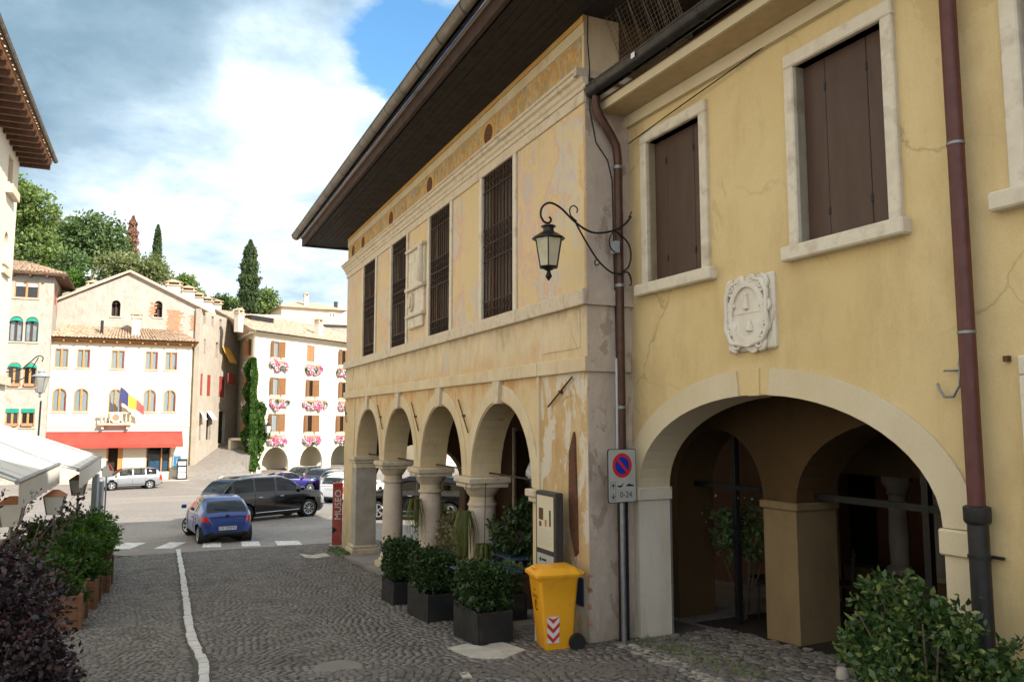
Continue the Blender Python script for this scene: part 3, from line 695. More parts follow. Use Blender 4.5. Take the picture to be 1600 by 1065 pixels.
# string courses in separate stones
def course(z0, z1, b, cuts, mat, name):
    for p, q in zip(cuts[:-1], cuts[1:]):
        obj(name, MB(FA).bbox(p + .003, q - .003, -.02, b + rnd.gauss(0, .002), z0, z1 + rnd.gauss(0, .003), .008), MAT[mat], A)
course(5.57, 5.745, .055, [-.05, .62, 1.25, 2.1, 3.9, 5.3, 6.6, 8.2, 9.6, 10.9, 12.1, AEND + .03], 'fresco_pale', 'string_course_stone')
course(6.36, 6.545, .07, [-.06, .45, 1.1, 1.9, 3.45, 4.6, 6.1, 7.3, 8.8, 9.85, 11.4, 12.4, AEND + .04], 'stone_white', 'sill_course_stone')
course(8.84, 8.985, .03, [-.03, 1.3, 3.6, 5.4, 6.35, 8.0, 9.6, 11.3, AEND + .02], 'stone_white', 'lintel_stone')
for p, q in zip([-.10, 2.4, 3.8, 6.5, 9.1, 11.0], [2.4, 3.8, 6.5, 9.1, 11.0, AEND + .12]):
    prof = [(0, 8.98), (.045, 8.99), (.05, 9.04), (.075, 9.06), (.09, 9.11), (.13, 9.13), (.14, 9.17), (.165, 9.18), (.165, 9.215), (0, 9.235)]
    m_ = MB(FA); n = len(prof); m_.add([(p+.002, b, z) for b, z in prof] + [(q-.002, b, z) for b, z in prof], [list(range(n)), list(range(n, 2*n))] + [(i, i+1, n+i+1, n+i) for i in range(n-1)]); obj('cornice_stone', m_, MAT['stone_white'], A)
for c_ in ((-.10, .165, -.62, 9.12, 9.215), (-.06, .07, -.62, 6.36, 6.545), (-.05, .05, -.58, 5.57, 5.745)): obj('corner_return', MB(FA).box(c_[0], -.013, c_[1], c_[2], c_[3], c_[4]), MAT['grey_plaster'], A)
# frieze: painted panels and oval medallions
k = 0; a = .05
while a < AEND - .2:
    w = rnd.uniform(.55, 1.05); q = min(a + w, AEND - .02)
    obj('frieze_panel', MB(FA).box(a + .01, q - .01, .0, .006, 9.26, 9.70), MAT['frieze_art'], A)
    a = q; k += 1
for a in (3.05, 6.0, 8.75, 11.4, 12.5):
    n = 18; m_ = MB(FA); m_.prism([(a + .27*math.cos(2*math.pi*i/n), 9.48 + .215*math.sin(2*math.pi*i/n)) for i in range(n)], .004, .010); obj('medallion', m_, MAT['ochre_band'], A)
    m_ = MB(FA); m_.prism([(a + .17*math.cos(2*math.pi*i/n), 9.48 + .16*math.sin(2*math.pi*i/n)) for i in range(n)], .008, .014); obj('medallion', m_, MAT['rust'], A)
obj('frieze_border', MB(FA).box(-.02, AEND + .01, .0, .014, 9.71, 9.86), MAT['fresco_pale'], A)
obj('frieze_border', MB(FA).box(-.02, AEND + .01, .0, .022, 9.87, 9.96), MAT['ochre_band'], A)
# faded painted fields between the windows
for a0, a1, z0, z1 in [(.03, 1.94, 6.56, 8.83), (3.40, 4.65, 6.56, 8.83), (8.73, 9.88, 6.56, 8.83), (6.06, 7.32, 6.56, 8.83), (11.33, 13.1, 6.56, 8.83)]:
    obj('painted_field', MB(FA).box(a0, a1, .0, .004, z0, z1), MAT['fresco_field'], A)
for i, (a0, a1) in enumerate([(.15, 1.15), (12.25, 12.65)]):
    m_ = MB(FA); z0, z1 = 5.80, 6.32
    if i % 2 == 0: z0 += .06
    m_.box(a0, a1, 0, .010, z0, z1); obj('apron_panel', m_, MAT['apron_paint'], A)
# windows: stone jambs, board shutter behind, wrought iron grille
def scroll_ring(m_, a, z, r, b):
    m_.tube([(a + r*math.cos(t)*.8, b, z + r*math.sin(t)) for t in cover(0, 2*math.pi, 9)], .007, 4, False)
for wa, wb in WIN:
    w = thing('window', '', '', FA((wa+wb)/2, 0, 6.55)); del w['label'], w['category']; w.parent = A; w.location = tuple(FA((wa+wb)/2, 0, 6.55) - RO[A.name])
    for a0, a1 in ((wa - .11, wa + .0), (wb - .0, wb + .11)): obj('jamb', MB(FA).bbox(a0, a1, -.12, .035, 6.55, 8.84, .008), MAT['stone_frame'], w)
    nb = 6; bw = (wb - wa) / nb
    m_ = MB(FA)
    for i in range(nb): m_.box(wa + i*bw + .004, wa + (i+1)*bw - .004, -.20, -.16, 6.55, 8.84)
    m_.box(wa, wb, -.24, -.20, 6.55, 8.84); obj('shutter', m_, MAT['shutter_brown'], w)
    m_ = MB(FA); b = -.015
    for i in range(10): a = wa + .03 + (wb - wa - .06) * i / 9; m_.box(a - .009, a + .009, b - .009, b + .009, 6.56, 8.83)
    H = 2.28; rows = [0., .115, .40, .51, .62, .885, 1.0]
    for f in rows: m_.box(wa, wb, b - .014, b + .014, 6.555 + H*f - .008, 6.555 + H*f + .008)
    for f0, f1 in ((0., .115), (.40, .51), (.51, .62), (.885, 1.0)):
        zc = 6.555 + H*(f0+f1)/2; r = H*(f1-f0)*.24
        for i in range(9):
            a = wa + .03 + (wb - wa - .06) * (i+.5) / 9
            scroll_ring(m_, a, zc + r*.95, r, b + .012); scroll_ring(m_, a, zc - r*.95, r, b + .012)
    obj('grille', m_, MAT['iron'], w)
# carved tablet between the windows
m_ = MB(FA); m_.bbox(6.18, 7.2, 0, .05, 7.62, 8.36, .01).bbox(6.12, 7.26, 0, .12, 7.56, 7.64, .02).bbox(6.2, 7.2, 0, .05, 7.08, 7.56, .01).bbox(6.15, 7.25, 0, .11, 7.02, 7.09, .02).bbox(6.25, 7.15, 0, .07, 6.80, 7.02, .03).bbox(6.12, 7.26, 0, .12, 8.36, 8.42, .02)
t_ = obj('carved_tablet', m_, MAT['stone_frame'], A)
m_ = MB(FA); m_.lathe([(.0, .0), (.09, .06), (.11, .3), (.08, .5), (.06, .58), (.075, .66), (.06, .74), (.0, .78)], (6.30, .07, 7.62), 10); obj('carved_figure', m_, MAT['stone_frame'], t_, 1)
m_ = MB(FA); m_.prism([(6.9 + .14*math.cos(2*math.pi*i/14), 7.33 + .19*math.sin(2*math.pi*i/14)) for i in range(14)], .04, .10); m_.prism([(6.9 + .09*math.cos(2*math.pi*i/14), 7.33 + .12*math.sin(2*math.pi*i/14)) for i in range(14)], .09, .13); obj('carved_crest', m_, MAT['stone_white'], t_)
# iron tie anchors
for p, q in [((.95, 5.17), (.30, 5.52)), ((3.80, 4.80), (4.27, 5.34)), ((6.45, 4.80), (6.92, 5.34)), ((9.10, 4.80), (9.57, 5.34)), ((12.8, 4.95), (13.05, 5.4))]:
    m_ = MB(FA); m_.tube([(p[0], .035, p[1]), (q[0], .035, q[1])], .012, 6); c = ((p[0]+q[0])/2, (p[1]+q[1])/2); m_.box(c[0]-.02, c[0]+.02, -.01, .05, c[1]-.02, c[1]+.02); obj('wall_anchor', m_, MAT['rust'], A)
m_ = MB(FA); m_.prism([(.28, 4.80), (.30, 4.86), (.42, 4.62), (.43, 4.05), (.41, 3.72), (.29, 3.40), (.23, 3.46), (.245, 4.05)], .002, .028); obj('rust_plate', m_, MAT['rust'], A)
# bare bricks where the corner plaster has gone
for i in range(7):
    z = 2.66 + (i // 2) * .17 + rnd.uniform(0, .06); m_ = MB(FA); w = rnd.uniform(.02, .05)
    m_.bbox(-.0145, rnd.uniform(.01, .04), -w, .004, z, z + rnd.uniform(.03, .045), .006); obj('brick', m_, MAT['brick_red'], A)
# tie rods across the arches
for c in ARC:
    obj('tie_rod', MB(FA).tube([(c - R_ + .02, -.3, 4.16), (c + R_ - .02, -.3, 4.16)], .014, 6), MAT['iron'], A)
# eave: boarded soffit, fascia, gutter, tiled roof
EB = 1.0; EA0, EA1 = -1.35, 14.35
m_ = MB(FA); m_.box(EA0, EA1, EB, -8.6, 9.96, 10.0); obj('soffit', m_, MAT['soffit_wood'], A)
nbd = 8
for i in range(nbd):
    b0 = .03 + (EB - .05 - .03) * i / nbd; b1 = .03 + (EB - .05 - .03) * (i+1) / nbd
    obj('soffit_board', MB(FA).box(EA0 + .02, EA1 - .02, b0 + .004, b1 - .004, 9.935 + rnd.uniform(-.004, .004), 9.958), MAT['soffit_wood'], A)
m_ = MB(FA); m_.box(EA0, EA1, EB, EB + .06, 9.90, 10.12).box(EA1, EA1 + .05, EB + .06, -8.6, 9.90, 10.12).box(EA0 - .05, EA0, EB + .06, -8.6, 9.90, 10.12); obj('fascia', m_, MAT['fascia_wood'], A)
roofA = MB(FA); e0, e1, ei, eo = EA0 - .08, EA1 + .08, -8.7, EB + .1
zr = 10.14; rz = 12.3; m0 = (e0 + 4.8, -3.8, rz); m1 = (e1 - 4.8, -3.8, rz)
roofA.quad((e0, eo, zr), (e1, eo, zr), m1, m0); roofA.quad((e0, ei, zr), (e1, ei, zr), m1, m0); roofA.quad((e0, eo, zr), (e0, ei, zr), m0); roofA.quad((e1, eo, zr), (e1, ei, zr), m1); roofA.quad((e0, eo, zr-.02), (e1, eo, zr-.02), (e1, ei, zr-.02), (e0, ei, zr-.02))
rf = obj('roof', roofA, MAT['roof_tile'], A)
def gutter(T, a0, a1, b, z, r, mat, parent, name='gutter', n=9, step=.9):
    m_ = MB(T); ar = [(b - r*math.cos(math.pi*i/n), z - r*math.sin(math.pi*i/n)) for i in range(n+1)]
    m_.add([(a0, x, y) for x, y in ar] + [(a1, x, y) for x, y in ar] , [(i, i+1, n+1+i+1, n+1+i) for i in range(n)])
    m_.add([(a0, b + (x-b)*.9, y) for x, y in ar] + [(a1, b + (x-b)*.9, y) for x, y in ar], [(i, i+1, n+1+i+1, n+1+i) for i in range(n)])
    m_.add([(a0, x, y) for x, y in ar], [list(range(n+1))]); m_.add([(a1, x, y) for x, y in ar], [list(range(n+1))])
    m_.tube([(a0, b + r, z), (a1, b + r, z)], .012, 6)
    g_ = obj(name, m_, MAT[mat], parent, 40)
    a = a0 + .4
    while a < a1:
        m_ = MB(T); m_.add([(a, b + (x-b)*1.04, z + (y-z)*1.04) for x, y in ar] + [(a + .03, b + (x-b)*1.04, z + (y-z)*1.04) for x, y in ar], [(i, i+1, n+1+i+1, n+1+i) for i in range(n)]); obj('gutter_bracket', m_, MAT['gutter_dark'], g_, 40); a += step
    return g_
gutter(FA, EA0 - .1, EA1 + .06, EB + .22, 10.20, .13, 'gutter_copper', rf)
# things inside the loggia: glazed wall that mirrors the square
w = thing('glass_partition', '', '', FA(9.8, -4.2, 1.9)); del w['label'], w['category']; w.parent = A; w.location = tuple(FA(9.8, -4.2, 1.9) - RO[A.name])
obj('pane', MB(FA).box(8.6, 11.4, -4.24, -4.23, 2.1, 4.7), MAT['mirror_glass'], w)
for a in (8.55, 9.95, 11.4): obj('mullion', MB(FA).box(a, a + .08, -4.29, -4.19, 1.9, 4.8), MAT['stone_white'], w)
obj('door_frame', MB(FA).box(4.6, 6.2, -4.29, -4.24, 1.9, 4.3), MAT['room_warm'], A)
# ------------------------------------------------------------------ the yellow house with the wide arch
B = thing('yellow_house', 'yellow plastered house with brown shuttered windows and a wide arched passage', 'building', FB(-3, -3, 2.5))
BA0, BA1 = -6.25, .04; BT = .42
W1 = (-1.37, -.41, 6.59, 8.29); W2 = (-3.66, -2.72, 6.58, 8.27); W3 = (-6.0, -4.75, 6.58, 8.27); W4 = (-6.2, -4.72, 3.3, 5.3)
ARB = (-3.98, -.13); AC = sum(ARB)/2; AH = (ARB[1]-ARB[0])/2; ASP = 4.22; AAP = 5.245
mb = MB(FB).wall(BA0, BA1, 1.9, 8.72, 0, -BT, [W1, W2, W3, W4, (ARB[0], ARB[1], 1.9, ASP, AAP)], 26); obj('front_wall', mb, MAT['yellow_plaster'], B)
n = 30
inn = [(AC - math.cos(math.pi*i/n)*(AH - .008), ASP + (AAP-ASP)*math.sin(math.pi*i/n)) for i in range(n+1)]
out = [(min(BA1 - .01, AC - math.cos(math.pi*i/n)*(AH + .26)), ASP + (AAP-ASP+.25)*math.sin(math.pi*i/n)) for i in range(n+1)]
def arch_piece(i0, i1, name):
    m_ = MB(FB).band([(a, z - .004) for a, z in inn[i0:i1+1]], out[i0:i1+1], -BT - .004, .022); obj(name, m_, MAT['cream_plaster'], B)
arch_piece(0, 14, 'arch_ring'); arch_piece(16, n, 'arch_ring')
obj('keystone', MB(FB).prism([(AC-.075, 5.235), (AC+.075, 5.235), (AC+.085, 5.50), (AC-.085, 5.50)], -BT - .003, .015), MAT['yellow_plaster'], B)
obj('jamb_face', MB(FB).wall(ARB[1] - .004, BA1 - .012, 1.95, 4.06, .02, -BT - .003), MAT['jamb_plaster'], B)
obj('jamb_face', MB(FB).wall(ARB[0] - .26, ARB[0] + .004, 1.95, 4.02, .02, -BT - .003), MAT['cream_plaster'], B)
obj('impost', MB(FB).bbox(ARB[1] - .03, BA1 - .008, -BT - .03, .04, 4.06, 4.215, .012), MAT['peeling'], B)
obj('impost', MB(FB).bbox(ARB[0] - .27, ARB[0] + .035, -BT - .03, .05, 4.02, 4.21, .014), MAT['cream_plaster'], B)
obj('corner_guard', MB(FB).box(ARB[1] - .018, ARB[1] - .005, -BT - .02, -BT - .0065, 2.4, 4.05), MAT['steel_grey'], B)
# windows
def bwin(W, fo, sl, boards, top=.135):
    a0, a1, z0, z1 = W; w = thing('window', '', '', FB((a0+a1)/2, 0, z0)); del w['label'], w['category']; w.parent = B; w.location = tuple(FB((a0+a1)/2, 0, z0) - RO[B.name])
    for p, q in ((a0 - fo, a0), (a1, a1 + fo)): obj('jamb', MB(FB).bbox(p, q, -.2, .05, z0, z1, .012), MAT['stone_frame'], w)
    obj('lintel', MB(FB).bbox(a0 - fo, a1 + fo, -.2, .052, z1, z1 + top, .012), MAT['stone_frame'], w)
    obj('sill', MB(FB).bbox(a0 - sl, a1 + sl, -.2, .11, z0 - .135, z0, .015), MAT['stone_frame'], w)
    ws = a0 + .006
    for f in boards:
        we = ws + (a1 - a0 - .012) * f; obj('shutter_board', MB(FB).bbox(ws + .003, we - .003, -.115, -.085 + rnd.uniform(-.003, .003), z0 + .004, z1 - .006, .005), MAT['shutter_brown'], w); ws = we
    obj('backing', MB(FB).box(a0, a1, -.19, -.125, z0, z1), MAT['room_dark'], w)
    ws = a0 + .006
    for f in boards[:-1]:
        ws += (a1 - a0 - .012) * f
        for zf in (.16, .84): obj('hinge', MB(FB).bbox(ws - .012, ws + .012, -.09, -.075, z0 + (z1-z0)*zf - .035, z0 + (z1-z0)*zf + .035, .003), MAT['iron_black'], w)
    return w
bwin(W1, .115, .2, (.24, .52, .24)); bwin(W2, .115, .17, (.25, .48, .27)); bwin(W3, .13, .25, (.25, .25, .25, .25)); bwin(W4, .12, .16, (.5, .5))
# eave: cornice bed, soffit, gutter
obj('cornice_bed', MB(FB).prism([(0, 0)] * 0 or [(BA0, 8.60), (BA1 - .005, 8.60), (BA1 - .005, 8.74), (BA0, 8.74)], -.05, .06), MAT['cream_plaster'], B)
obj('soffit', MB(FB).box(BA0, -.014, -.05, .40, 8.745, 8.80), MAT['soffit_stone'], B)
obj('eave_edge', MB(FB).box(BA0, -.016, .36, .42, 8.752, 8.86), MAT['cream_plaster'], B)
m_ = MB(FB); m_.quad((BA0, .44, 8.87), (-.02, .44, 8.87), (-.02, -5, 10.9), (BA0, -5, 10.9)); m_.quad((BA0, .44, 8.85), (-.02, .44, 8.85), (-.02, -5, 10.88), (BA0, -5, 10.88)); m_.quad((BA0, -5, 10.9), (-.02, -5, 10.9), (-.02, -9.5, 8.9), (BA0, -9.5, 8.9)); rb = obj('roof', m_, MAT['roof_tile'], B)
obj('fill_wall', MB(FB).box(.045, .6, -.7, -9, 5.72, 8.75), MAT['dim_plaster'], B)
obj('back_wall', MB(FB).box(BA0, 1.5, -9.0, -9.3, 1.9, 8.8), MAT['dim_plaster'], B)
obj('end_wall', MB(FB).box(BA0, BA0 + .3, -BT - .003, -9.0, 1.9, 8.7), MAT['yellow_plaster'], B)
gutter(FB, BA0, -.03, .54, 9.0, .118, 'gutter_dark', rb, step=.62)
obj('gutter_label', MB(FB).quad((-1.03, .664, 8.93), (-1.10, .664, 8.93), (-1.10, .664, 9.0), (-1.03, .664, 9.0)), MAT['white_print'], rb)
# downpipes
dp = obj('downpipe', MB(FB).tube([(-.10, .53, 8.93), (-.10, .53, 8.78), (-.10, .49, 8.66), (-.10, .32, 8.44), (-.095, .245, 8.32), (-.09, .22, 8.15), (-.09, .22, 4.4), (-.09, .22, 2.45)], .052, 14), MAT['pipe_brown'], B, 50)
for z in (8.05, 6.6, 5.15, 3.8): obj('pipe_clamp', MB(FB).lathe([(.06, -.018), (.06, .018)], (-.09, .22, z), 14), MAT['steel_grey'], dp, 40)
obj('cast_iron_foot', MB(FB).lathe([(.062, 0), (.062, 1.9)], (-.09, .22, 2.2), 14), MAT['pipe_black'], dp, 50)
dp = obj('downpipe', MB(FB).tube([(-4.30, .11, 9.0), (-4.30, .11, 4.22)], .058, 16), MAT['pipe_red'], B, 50)
obj('cast_iron_foot', MB(FB).lathe([(.067, 0), (.067, 1.83), (.08, 1.84), (.088, 1.86), (.088, 1.95), (.07, 1.96)], (-4.30, .11, 2.45), 18), MAT['pipe_black'], dp, 40)
m_ = MB(FB); m_.lathe([(.076, -.012), (.076, .012)], (-4.30, .11, 4.06), 16); m_.box(-4.42, -4.18, .02, .05, 4.05, 4.07); obj('pipe_clamp', m_, MAT['iron_black'], dp, 40)
for z in (7.0, 5.62): obj('pipe_clamp', MB(FB).lathe([(.063, -.01), (.063, .01)], (-4.30, .11, z), 16), MAT['steel_grey'], dp, 40)
obj('wall_cable', MB(FB).tube([(-4.225, .03, 8.6), (-4.228, .03, 7.4), (-4.225, .03, 6.2), (-4.22, .03, 5.5)], .009, 6), MAT['cable'], B)
m_ = MB(FB); m_.tube([(-4.2, 0, 5.40), (-4.2, .05, 5.42), (-4.2, .06, 5.36), (-4.19, .06, 5.25), (-4.14, .06, 5.17), (-4.07, .06, 5.17), (-4.03, .06, 5.23), (-4.02, .06, 5.27)], .011, 6); m_.tube([(-4.2, .0, 5.36), (-4.08, .07, 5.36)], .009, 6); m_.tube([(-4.215, .05, 5.47), (-4.20, .06, 5.40), (-4.225, .06, 5.33), (-4.20, .06, 5.27)], .014, 6); obj('iron_hook', m_, MAT['steel_grey'], B, 1)
obj('iron_hook', MB(FB).box(-4.535, -4.50, 0, .04, 5.40, 5.44), MAT['rust'], B)
# stone coat of arms
arms = tag(obj('coat_of_arms', MB(FB).bbox(-2.39, -1.745, -.05, .045, 5.67, 6.40, .02), MAT['marble']), 'white carved stone coat of arms on the yellow wall above the arch', 'coat of arms')
ac, az = -2.06, 6.03
m_ = MB(FB)
def ell(rx, rz, k=24): return [(ac + rx*math.cos(2*math.pi*i/k), az + rz*math.sin(2*math.pi*i/k)) for i in range(k+1)]
m_.band(ell(.20, .265), ell(.255, .325), .04, .085); m_.prism(ell(.20, .265)[:-1], .04, .062); obj('shield', m_, MAT['marble'], arms, 50)
m_ = MB(FB); oc = [(ac + (.30 + .035*math.sin(6*t + .6))*math.cos(t), az + (.365 + .03*math.cos(7*t))*math.sin(t)) for t in [2*math.pi*i/48 for i in range(48)]]; m_.prism(oc, .03, .055); obj('cartouche', m_, MAT['marble'], arms, 40)
m_ = MB(FB); m_.box(ac - .195, ac + .195, .06, .068, az + .005, az + .02); m_.lathe([(.0, 0), (.035, .02), (.03, .1), (.022, .13), (.03, .16), (.0, .19)], (ac + .01, .065, az + .03), 8); m_.lathe([(.0, 0), (.045, .01), (.035, .06), (.015, .1), (.0, .13)], (ac - .03, .065, az - .18), 8); obj('charge', m_, MAT['marble'], arms, 50)
def volute(m_, ca, cz, r, b, rad, turns=1.6, flip=1, ph=0):
    pts = []
    for i in range(18):
        t = i/17; q = ph + flip*t*turns*2*math.pi; rr = r*(1 - .8*t); pts.append((ca + rr*math.cos(q), b + .02*t, cz + rr*math.sin(q)))
    m_.tube(pts, [rad*(1 - .45*i/17) for i in range(18)], 7)
for (ca, cz, r, fpp, ph) in [(-2.26, 6.30, .075, 1, 1.6), (-1.86, 6.30, .075, -1, 1.6), (-2.31, 6.08, .06, 1, 0), (-1.82, 6.10, .06, -1, 3.14), (-2.30, 5.90, .065, -1, 1.0), (-1.82, 5.90, .065, 1, 2.1), (-2.22, 5.74, .07, -1, 4.7), (-1.90, 5.74, .07, 1, 4.7), (-2.14, 6.36, .05, 1, 3.), (-1.98, 6.36, .05, -1, 0)]:
    m_ = MB(FB); volute(m_, ca, cz, r*1.12, .06, .024, 1.9, fpp, ph); obj('scroll', m_, MAT['marble'], arms, 1)
for sgn in (-1, 1):
    m_ = MB(FB); m_.tube([(ac + sgn*.08, .075, 6.36), (ac + sgn*.2, .075, 6.34), (ac + sgn*.275, .08, 6.22), (ac + sgn*.27, .09, 6.05), (ac + sgn*.285, .08, 5.9), (ac + sgn*.22, .08, 5.76), (ac + sgn*.06, .075, 5.72)], [.016, .024, .026, .018, .026, .024, .016], 8); obj('scroll', m_, MAT['marble'], arms, 1)
# passage behind the arch: inner arches on a pier, dark rooms behind
ib = -1.2
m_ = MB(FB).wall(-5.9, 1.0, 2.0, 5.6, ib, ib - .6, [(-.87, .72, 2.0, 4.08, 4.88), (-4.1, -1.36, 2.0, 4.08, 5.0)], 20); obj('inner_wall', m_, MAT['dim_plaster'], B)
obj('pier_impost', MB(FB).bbox(-1.40, -.83, ib - .63, ib + .04, 4.0, 4.09, .015), MAT['lit_pier_plaster'], B); obj('inner_pier', MB(FB).box(-1.364, -.866, ib - .604, ib + .004, 2.0, 4.0), MAT['lit_pier_plaster'], B)
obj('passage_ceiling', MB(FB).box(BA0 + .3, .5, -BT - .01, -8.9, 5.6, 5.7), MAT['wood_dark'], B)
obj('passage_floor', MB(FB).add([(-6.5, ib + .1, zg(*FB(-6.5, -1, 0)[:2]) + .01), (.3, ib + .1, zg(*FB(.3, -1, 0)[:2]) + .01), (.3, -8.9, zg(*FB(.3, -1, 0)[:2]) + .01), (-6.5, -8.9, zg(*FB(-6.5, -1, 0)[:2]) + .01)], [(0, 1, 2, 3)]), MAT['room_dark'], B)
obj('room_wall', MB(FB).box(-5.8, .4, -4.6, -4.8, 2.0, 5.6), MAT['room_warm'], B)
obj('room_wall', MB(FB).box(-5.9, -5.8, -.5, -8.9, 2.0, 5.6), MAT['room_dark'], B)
for x0, x1 in ((-.87, .72), (-4.1, -1.36)):
    obj('frame_bar', MB(FB).box(x0, x1, ib - .33, ib - .27, 4.12, 4.19), MAT['iron_black'], B); c = (x0+x1)/2 - .0
    obj('frame_bar', MB(FB).box(c - .035, c + .035, ib - .335, ib - .265, 2.4, 4.9), MAT['iron_black'], B)
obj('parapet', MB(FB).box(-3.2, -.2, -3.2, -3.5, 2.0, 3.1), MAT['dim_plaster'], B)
for a in (-.95, -1.5, -2.4):
    m_ = MB(FB).lathe([(.16, 0), (.16, .06), (.11, .10), (.12, .4), (.105, .95), (.13, .98), (.11, 1.0), (.17, 1.1), (.18, 1.13), (.18, 1.2)], (a, -3.35, 3.1), 18); obj('inner_column', m_, MAT['inner_stone'], B, 40)
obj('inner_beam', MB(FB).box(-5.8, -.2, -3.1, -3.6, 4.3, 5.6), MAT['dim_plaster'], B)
# bird net under the loggia eave, above the yellow roof
m_ = MB(FA)
for i in range(34):
    t = i / 33; m_.tube([(-.03 - 1.28*t, -.3 + .05*math.sin(i), 9.95), (-.03 - 1.28*t, -.62, 9.20)], .0022, 3, False)
for i in range(16):
    t = i / 15; m_.tube([(-.02, -.3 - .32*t, 9.95 - .75*t), (-1.32, -.3 - .32*t, 9.95 - .75*t)], .0022, 3, False)
tag(obj('bird_net', m_, MAT['net']), 'fine bird net hung between the deep loggia eave and the gutter below', 'net')
# thin cable across the yellow facade, cable down the corner
m_ = MB(FB); m_.tube([(-.1, .07, 8.37), (-1.0, .06, 8.47), (-2.2, .05, 8.585), (-3.4, .05, 8.72), (-4.4, .05, 8.84)], .007, 5); tag(obj('wall_cable', m_, MAT['cable']), 'thin black cable running up across the yellow wall above the windows', 'cable')
m_ = MB(FA); m_.tube([(-.05, -.03, 9.93), (-.04, -.03, 9.6), (-.10, -.02, 9.25), (-.12, .0, 9.05), (-.04, -.05, 8.75), (-.03, -.14, 8.35), (-.03, -.3, 8.15), (-.03, -.36, 7.9), (-.03, -.37, 7.0), (-.03, -.385, 6.0), (-.03, -.39, 5.3)], .008, 5); tag(obj('wall_cable', m_, MAT['cable']), 'thin black cable hanging down the grey corner of the loggia', 'cable')
# ------------------------------------------------------------------ houses round the square
def fr2(p, q, flip=-1): return Fr(p, math.atan2(q[0]-p[0], q[1]-p[1]), flip)
FC = fr2(at(70, 656, 60), at(292, 656, 64.3)); FD = Fr(at(395, 656, 70), th(1430), -1); FDS = Fr(at(395, 656, 70), th(125), 1)
FES = Fr(at(310, 656, 67), th(771), -1); FEF = Fr(at(310, 656, 67), FC.th, -1); FF = Fr(at(72, 656, 59.3), FC.th, -1)
FL = Fr(U * 32.6 + NN * 5.0, TA, -1); FG = Fr(at(435, 656, 95), th(3000), -1)
def sub(name, parent, loc):
    w = bpy.data.objects.new(name, None); COL.objects.link(w); w.parent = parent; w.empty_display_size = .2
    w.location = tuple(np.array(loc) - RO[parent.name]); RO[w.name] = np.array(loc, float); return w
def pane_grid(m_, T, a0, a1, z0, z1, b): pass
def bgwin(P, T, a0, a1, z0, z1, apex=None, frame='wood_orange', inner='curtain', sill='stone_white', rev=.10, leaf=None, glass=True, mull=True):
    w = sub('window', P, T((a0+a1)/2, 0, z0)); c = (a0+a1)/2; h = (a1-a0)/2
    top = apex or z1
    f = .07
    if apex:
        pts = [(a0, z0), (a1, z0)] + [(c + h*math.cos(t), z1 + (apex-z1)*math.sin(t)) for t in cover(0, math.pi, 10)]
    else: pts = [(a0, z0), (a1, z0), (a1, z1), (a0, z1)]
    obj('curtain' if inner == 'curtain' else 'room', MB(T).prism(pts, -rev - .08, -rev - .06), MAT[inner], w)
    m_ = MB(T); m_.box(a0, a0 + f, -rev, -rev + .05, z0, z1).box(a1 - f, a1, -rev, -rev + .05, z0, z1).box(a0 + f, a1 - f, -rev, -rev + .05, z0, z0 + f)
    if apex: m_.band([(c + (h-f)*math.cos(t), z1 + (apex-z1-f)*math.sin(t)) for t in cover(0, math.pi, 10)], [(c + h*math.cos(t), z1 + (apex-z1)*math.sin(t)) for t in cover(0, math.pi, 10)], -rev, -rev + .05)
    else: m_.box(a0 + f, a1 - f, -rev, -rev + .05, z1 - f, z1)
    if mull: m_.box(c - .07, c + .07, -rev + .003, -rev + .06, z0 + f, top - .02)
    obj('frame', m_, MAT[frame], w)
    if glass: obj('pane', MB(T).prism(pts, -rev - .03, -rev - .02), MAT['glass_clear'], w)
    if sill: obj('sill', MB(T).box(a0 - .1, a1 + .1, -rev, .08, z0 - .09, z0), MAT[sill], w)
    if leaf:
        for sgn, a in ((-1, a0), (1, a1)):
            if leaf.get(sgn) is None: continue
            ang = leaf[sgn]; L_ = (a1-a0) * .5; m_ = MB(T); dx, dy = sgn * L_ * math.cos(ang), L_ * math.sin(ang)
            nx, ny = -dy / L_ * .02, dx / L_ * .02
            m_.add([(a, .03, z0), (a+dx, .03+dy, z0), (a+dx+nx, .03+dy+ny, z0), (a+nx, .03+ny, z0), (a, .03, z1), (a+dx, .03+dy, z1), (a+dx+nx, .03+dy+ny, z1), (a+nx, .03+ny, z1)], [(0,1,2,3),(4,5,6,7),(0,1,5,4),(1,2,6,5),(2,3,7,6),(3,0,4,7)])
            obj('shutter', m_, MAT[leaf.get('mat', 'wood_shutter')], w)
    return w
def tiles(T, e0, e1, r0, r1, mat, parent, col=.24, row=.42, name='roof_tiles'):
    """barrel tiles on the roof plane eave e0-e1, ridge r0-r1 (points in frame T)"""
    e0, e1, r0, r1 = [T(*p) for p in (e0, e1, r0, r1)]
    W_ = np.linalg.norm(e1 - e0); H_ = np.linalg.norm(r0 - e0); nc = max(2, int(W_/col)); nr = max(2, int(H_/row))
    nrm = np.cross(e1 - e0, r0 - e0); nrm /= np.linalg.norm(nrm); nrm = nrm if nrm[2] > 0 else -nrm
    V = []
    for i in range(nc):
        for j in range(nr):
            jt = rnd.gauss(0, .012)
            for k in range(3):
                q = []
                for (kk, jj) in ((k, 0), (k+1, 0), (k+1, 1), (k, 1)):
                    u = (i + .08 + .84*kk/3) / nc; v = (j + jj * 1.12) / nr; v = min(v, 1.02)
                    p = (e0 + (e1-e0)*u) * (1-v) + (r0 + (r1-r0)*u) * v
                    hgt = (.085 * math.sin(math.pi * kk/3)) + (.03 if jj == 0 else .0) + jt
                    q.append(p + nrm * (.02 + hgt))
                V.append(q)
    return polys(name, V, 4, MAT[mat], parent, 'stuff')
